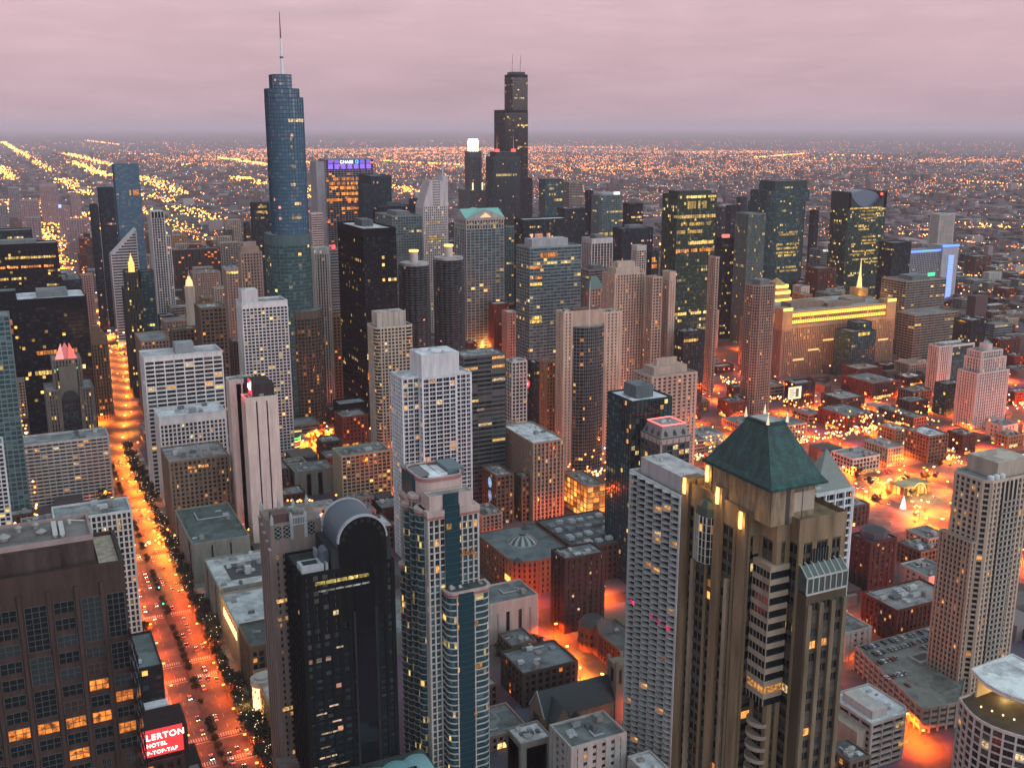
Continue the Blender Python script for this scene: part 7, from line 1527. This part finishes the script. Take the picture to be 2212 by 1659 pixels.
# ---------------------------------------------------------------- low blocks that fill the gaps, each labelled by the landmark next to it
def short(l):
    w = l.split(); out = []
    for x in w:
        if x.strip(',') in ('with', 'in', 'of', 'behind', 'at', 'under', 'beside', 'rising', 'filling', 'whose', 'before', 'and', 'carrying', 'hugging', 'directly', 'left', 'right', 'glowing', 'lit', 'pressed', 'squeezed', 'above', 'below', 'on', 'over', 'joined', 'to', 'cut', 'running', 'standing', 'framed', 'ending', 'cut', 'that', 'crowned', 'tucked', 'farthest', 'near', 'forming', 'covered', 'between'): break
        out.append(x.strip(','))
    return ' '.join(out)
LM = {}
for o in list(COL.objects):
    if o.type == 'EMPTY' and o.parent is None and 'category' in o and o.get('category') not in ('car', 'tree', 'street lamp', 'traffic light', 'sign') and 'group' not in o:
        s = short(o['label']); LM.setdefault(s, []).append(o)
LM = [(s, v[0].location.x, v[0].location.y) for s, v in LM.items() if len(v) == 1 and 3 <= len(s.split()) <= 6]
ORD = ['nearest', 'second nearest', 'third nearest', 'fourth nearest', 'fifth nearest', 'sixth nearest', 'seventh nearest', 'eighth nearest']
USED = {}
fill = []
RF = random.Random(21)
def on_street(x, y, r):
    if any(abs(x - v[0]) < 8 + r and v[2] - 5 < y < v[1] + 5 for v in NS.values()): return True
    if any(abs(y - k) < 8 + r and v[1] - 5 < x < v[0] + 5 for k, v in EW.items()): return True
    if abs(x - avex(y)) < 24 + r and y > -3700: return True
    return (-820 < x < -610 and -735 < y < -560) or (x > -410 and y > -480 and x < -370)
STY = ['brick', 'brick', 'brownd', 'browng', 'tang', 'whiteb', 'stripetan', 'brickred', 'dark', 'orange', 'pinkst', 'stripeg']
ADJ = dict(brick='brick', brownd='brown', browng='brown', tang='tan', whiteb='white', stripetan='tan banded', brickred='red brick', dark='dark', orange='orange lit', pinkst='rosy stone', stripeg='grey')
tries = 0
while len(fill) < 165 and tries < 9000:
    tries += 1
    d = 480 + 2300 * RF.random() ** 1.3; a = radians(RF.uniform(-.5, 52)); x, y = -d * sin(a), -d * cos(a)
    w, dp = RF.uniform(13, 34), RF.uniform(13, 30)
    loop = y < -1180 and x > -1250
    h = RF.uniform(30, 80) if loop else RF.uniform(7, 18) * (1.5 if RF.random() < .12 else 1)
    if x < -900 and not loop: w *= 1.3
    q = (x + w / 2, x - w / 2, y + dp / 2, y - dp / 2)
    if on_street(x, y, max(w, dp) / 2): continue
    if any(q[0] + 2 > f[1] and q[1] - 2 < f[0] and q[2] + 2 > f[3] and q[3] - 2 < f[2] for f in FOOT): continue
    if not inframe(x, y, h, -.005): continue
    if any(q[1] - 3 < lx < q[0] + 3 and q[3] - 3 < ly < q[2] + 3 for lx, ly in LAMPS): continue
    if sum(sees(q[0] - w * u, q[2], h * v) for u in (.1, .5, .9) for v in (1, .6)) < 2: continue
    st = RF.choice(STY)
    nm = sorted(LM, key=lambda l: (l[1] - x) ** 2 + (l[2] - y) ** 2)
    for s, lx, ly in nm[:6]:
        n_ = USED.get((ADJ[st], s), 0)
        if n_ < 1:
            break
    else: continue
    USED[(ADJ[st], s)] = 1
    uu = lambda a, b: Vector((a, b, -300)).dot(RT) / Vector((a, b, -300)).dot(FW); vv = lambda a, b: math.hypot(a, b); du = (uu(x, y) - uu(lx, ly)) * 1065; side = ('left of' if du < 0 else 'right of') if abs(du) > 22 else ('behind' if vv(x, y) > vv(lx, ly) else 'in front of')
    lab = '%s %s block just %s the %s' % (ADJ[st], 'low' if h < 22 else 'mid height', side, s)
    fill.append(1); tower('fill%d' % len(fill), *q, h, st, RF.choice(('-', 'u', 'u', 'roofw' if RF.random() < .3 else 'u')), RF.choice(('low_block', 'store_block', 'loft_block')) if h < 22 else 'office_block', lab)
    if y < -1200 and 0: pass
# ---------------------------------------------------------------- the endless low city, its lamps and the far roads
def far_city():
    r = random.Random(5); m = MB(); n = 0
    while n < 15000:
        d = 700 + 12500 * r.random() ** 1.25; a = radians(r.uniform(-3, 56)); x, y = -d * sin(a), -d * cos(a)
        if x > 250: continue
        w, dp, h = r.uniform(9, 34), r.uniform(9, 26), r.uniform(4, 11)
        if d > 1500 and r.random() < .05: h *= r.uniform(2, 4.5)
        if d > 3000: w *= 1.5; dp *= 1.4
        x = round(x / 52) * 52 + r.uniform(-17, 17) if d > 1800 else x; y = round(y / 40) * 40 + r.uniform(-12, 12) if d > 1800 else y
        if d < 4200 and (on_street(x, y, max(w, dp) / 2) or any(x + w / 2 > f[1] - 1 and x - w / 2 < f[0] + 1 and y + dp / 2 > f[3] - 1 and y - dp / 2 < f[2] + 1 for f in FOOT)): n += .25; continue
        if d < 1700 and any(abs(lx - x) < w / 2 + 3 and abs(ly - y) < dp / 2 + 3 for lx, ly in LAMPS): n += .25; continue
        m.box(x - w / 2, x + w / 2, y - dp / 2, y + dp / 2, 0, h); n += 1
    mt, t, b = nodes('far_block'); n_, l = t.nodes, t.links; g = n_.new('ShaderNodeNewGeometry')
    cr = n_.new('ShaderNodeValToRGB'); l.new(g.outputs['Random Per Island'], cr.inputs[0]); e = cr.color_ramp; e.elements[0].color = (.06, .05, .05, 1); e.elements[1].color = (.36, .30, .30, 1)
    for p, c in ((.35, (.10, .055, .05)), (.6, (.06, .065, .07)), (.85, (.16, .12, .11))): q = e.elements.new(p); q.color = (*c, 1)
    l.new(cr.outputs[0], b.inputs['Base Color']); b.inputs['Roughness'].default_value = .85
    tag(m.build('city_blocks', mt), 'endless low city blocks fading into the haze', 'city', None, 'stuff')
    # lamps: on a street grid, denser along the wider roads
    cols = [(1, .30, .05), (1, .48, .18), (1, .70, .52), (1, .20, .03)]; ms = [emit(c, s) for c, s in zip(cols, (4.2, 3.6, 3.2, 5))]; ms.append(emit((.7, .85, 1), 3)); ms.append(emit((1, .1, .06), 3))
    L = MB()
    def dot(x, y, z, s, mi):
        i = len(L.v); L.v += [(x + s, y, z), (x, y + s, z), (x - s, y, z), (x, y - s, z), (x, y, z + s), (x, y, z - s)]
        for f in ((0, 1, 4), (1, 2, 4), (2, 3, 4), (3, 0, 4), (1, 0, 5), (2, 1, 5), (3, 2, 5), (0, 3, 5)): L.f.append(tuple(i + k for k in f)); L.mi.append(mi); L.uv.append(None)
    n = 0
    hub = [(-r.uniform(1500, 9000), -r.uniform(3500, 15000), r.uniform(200, 700)) for k in range(90)]
    while n < 24000:
        u = r.random()
        if u < .48:
            hx, hy, hs = r.choice(hub); x, y = r.gauss(hx, hs * 1.6), r.gauss(hy, hs * .7)
        else:
            d = 900 * (27 ** r.random()) if u < .8 else 700 + 3000 * r.random(); a = radians(r.uniform(-4, 56)); x, y = -d * sin(a), -d * cos(a)
            if r.random() < .62: y = round(y / 800) * 800 + r.uniform(-9, 9)
            elif r.random() < .7: x = round(x / 800) * 800 + r.uniform(-9, 9)
        d = math.hypot(x, y)
        if d < 800 or x > 300 or (d < 3000 and not free(x, y, 2)): continue
        s = .9 + d * .00022 * r.uniform(.5, 1.4); mi = r.choices(range(6), (44, 16, 12, 24, 2, 2))[0]
        dot(x, y, 7 + (r.random() < .25) * r.uniform(3, 20), s, mi); n += 1
    tag(L.build('city_lights', ms), 'countless street lamps and lit signs scattered over the far city', 'city lights', None, 'stuff')
    # brightly lit far roads
    L = MB(); L2 = L
    roads = [(-130,-2450,-128,-3050,3), (-126,-3050,-126,-5100,7), (-300,-2300,-300,-4200,2), (-520,-2300,-520,-4400,2), (-333,-24207,-415,-8241,3), (-397,-7079,-405,-5325,4), (-833,-13849,-917,-9275,4), (-700,-10468,-689,-7030,4), (-677,-8239,-698,-7121,3), (-859,-7142,-809,-5130,5), (-655,-5258,-659,-4671,4), (-654,-4424,-679,-3592,4), (-100,-9355,-124,-7031,3), (-2110,-11145,-2105,-9400,3), (-1417,-6872,-1389,-6333,3), (-1392,-9046,-1521,-9321,2), (-1407,-13231,-1724,-12753,2), (-2025,-25603,-2103,-19869,1), (-1929,-5442,-1812,-4701,5), (-3260,-9531,-3492,-8201,3), (-1119,-4413,-1612,-5751,2), (-7172,-8273,-7989,-7878,2), (-8398,-9300,-8461,-8683,3), (-7011,-8846,-8550,-9869,3), (-3514,-7033,-3563,-6753,3), (-3802,-6894,-4877,-7573,1), (-8203,-14465,-8258,-12371,1), (-4938,-4909,-5157,-4712,2), (-5047,-4504,-5021,-4047,2), (-2844,-2526,-2838,-2324,3), (-2406,-2348,-2432,-2250,3), (-2459,-10487,-2437,-10046,2), (-2166,-10535,-2058,-8894,4), (-1384,-6766,-1354,-5876,4), (-2551,-9436,-2438,-8711,3), (-1306,-4831,-1293,-4622,3)]
    for (x0, y0, x1, y1, wd) in roads:
        ln = math.hypot(x1 - x0, y1 - y0); d0 = math.hypot(x0, y0); st = max(26, d0 * .0075); k = int(ln / st)
        for j in range(k + 1):
            u = (j + r.uniform(-.2, .2)) / max(1, k); x, y = x0 + (x1 - x0) * u, y0 + (y1 - y0) * u; d = math.hypot(x, y)
            for s in range(wd): i = len(L.v); _ = dot2(L, x + r.gauss(0, 6 + wd * 6), y + r.gauss(0, 6), 9, .7 + d * .00046 * r.uniform(.6, 1.3), r.choices((0, 1, 2), (6, 4, 2))[0])
    tag(L.build('road_lights', [emit((1, .30, .03), 8), emit((1, .34, .05), 7), emit((1, .55, .2), 6)]), 'rows of orange lamps along the far roads', 'road lights', None, 'stuff')
def dot2(L, x, y, z, s, mi):
    i = len(L.v); L.v += [(x + s, y, z), (x, y + s, z), (x - s, y, z), (x, y - s, z), (x, y, z + s), (x, y, z - s)]
    for f in ((0, 1, 4), (1, 2, 4), (2, 3, 4), (3, 0, 4), (1, 0, 5), (2, 1, 5), (3, 2, 5), (0, 3, 5)): L.f.append(tuple(i + k for k in f)); L.mi.append(mi); L.uv.append(None)
far_city()
# blue beacons far left
t = root('beacon_light', (-166, -3150, 0), 'small bright blue beacon over the hazy blocks at far left', 'beacon'); m = MB(); m.cone(-166, -3150, 100, 108, 3.5, 3.5, 10); m.build('lamp', emit((.1, .15, 1), 6), t); m = MB(); m.cone(-166, -3150, 0, 100, 1.2, .8, 6); m.build('mast', plain('painted_metal', (.2, .2, .2)), t)
# ---------------------------------------------------------------- haze
def haze():
    m = MB(); m.box(-99000, 99000, -99000, 99000, -2, 432)
    mt = bpy.data.materials.new('haze'); mt.use_nodes = True; t = mt.node_tree; n = t.nodes; n.clear(); o = n.new('ShaderNodeOutputMaterial'); v = n.new('ShaderNodeVolumePrincipled')
    v.inputs['Color'].default_value = (1.0, .80, .88, 1); v.inputs['Density'].default_value = HAZE; v.inputs['Anisotropy'].default_value = 0.0
    t.links.new(v.outputs[0], o.inputs['Volume']); mt.cycles.homogeneous_volume = True
    tag(m.build('haze', mt), 'thin dusk haze over the whole city', 'haze', None, 'stuff')
HAZE = 3.6e-5
haze()
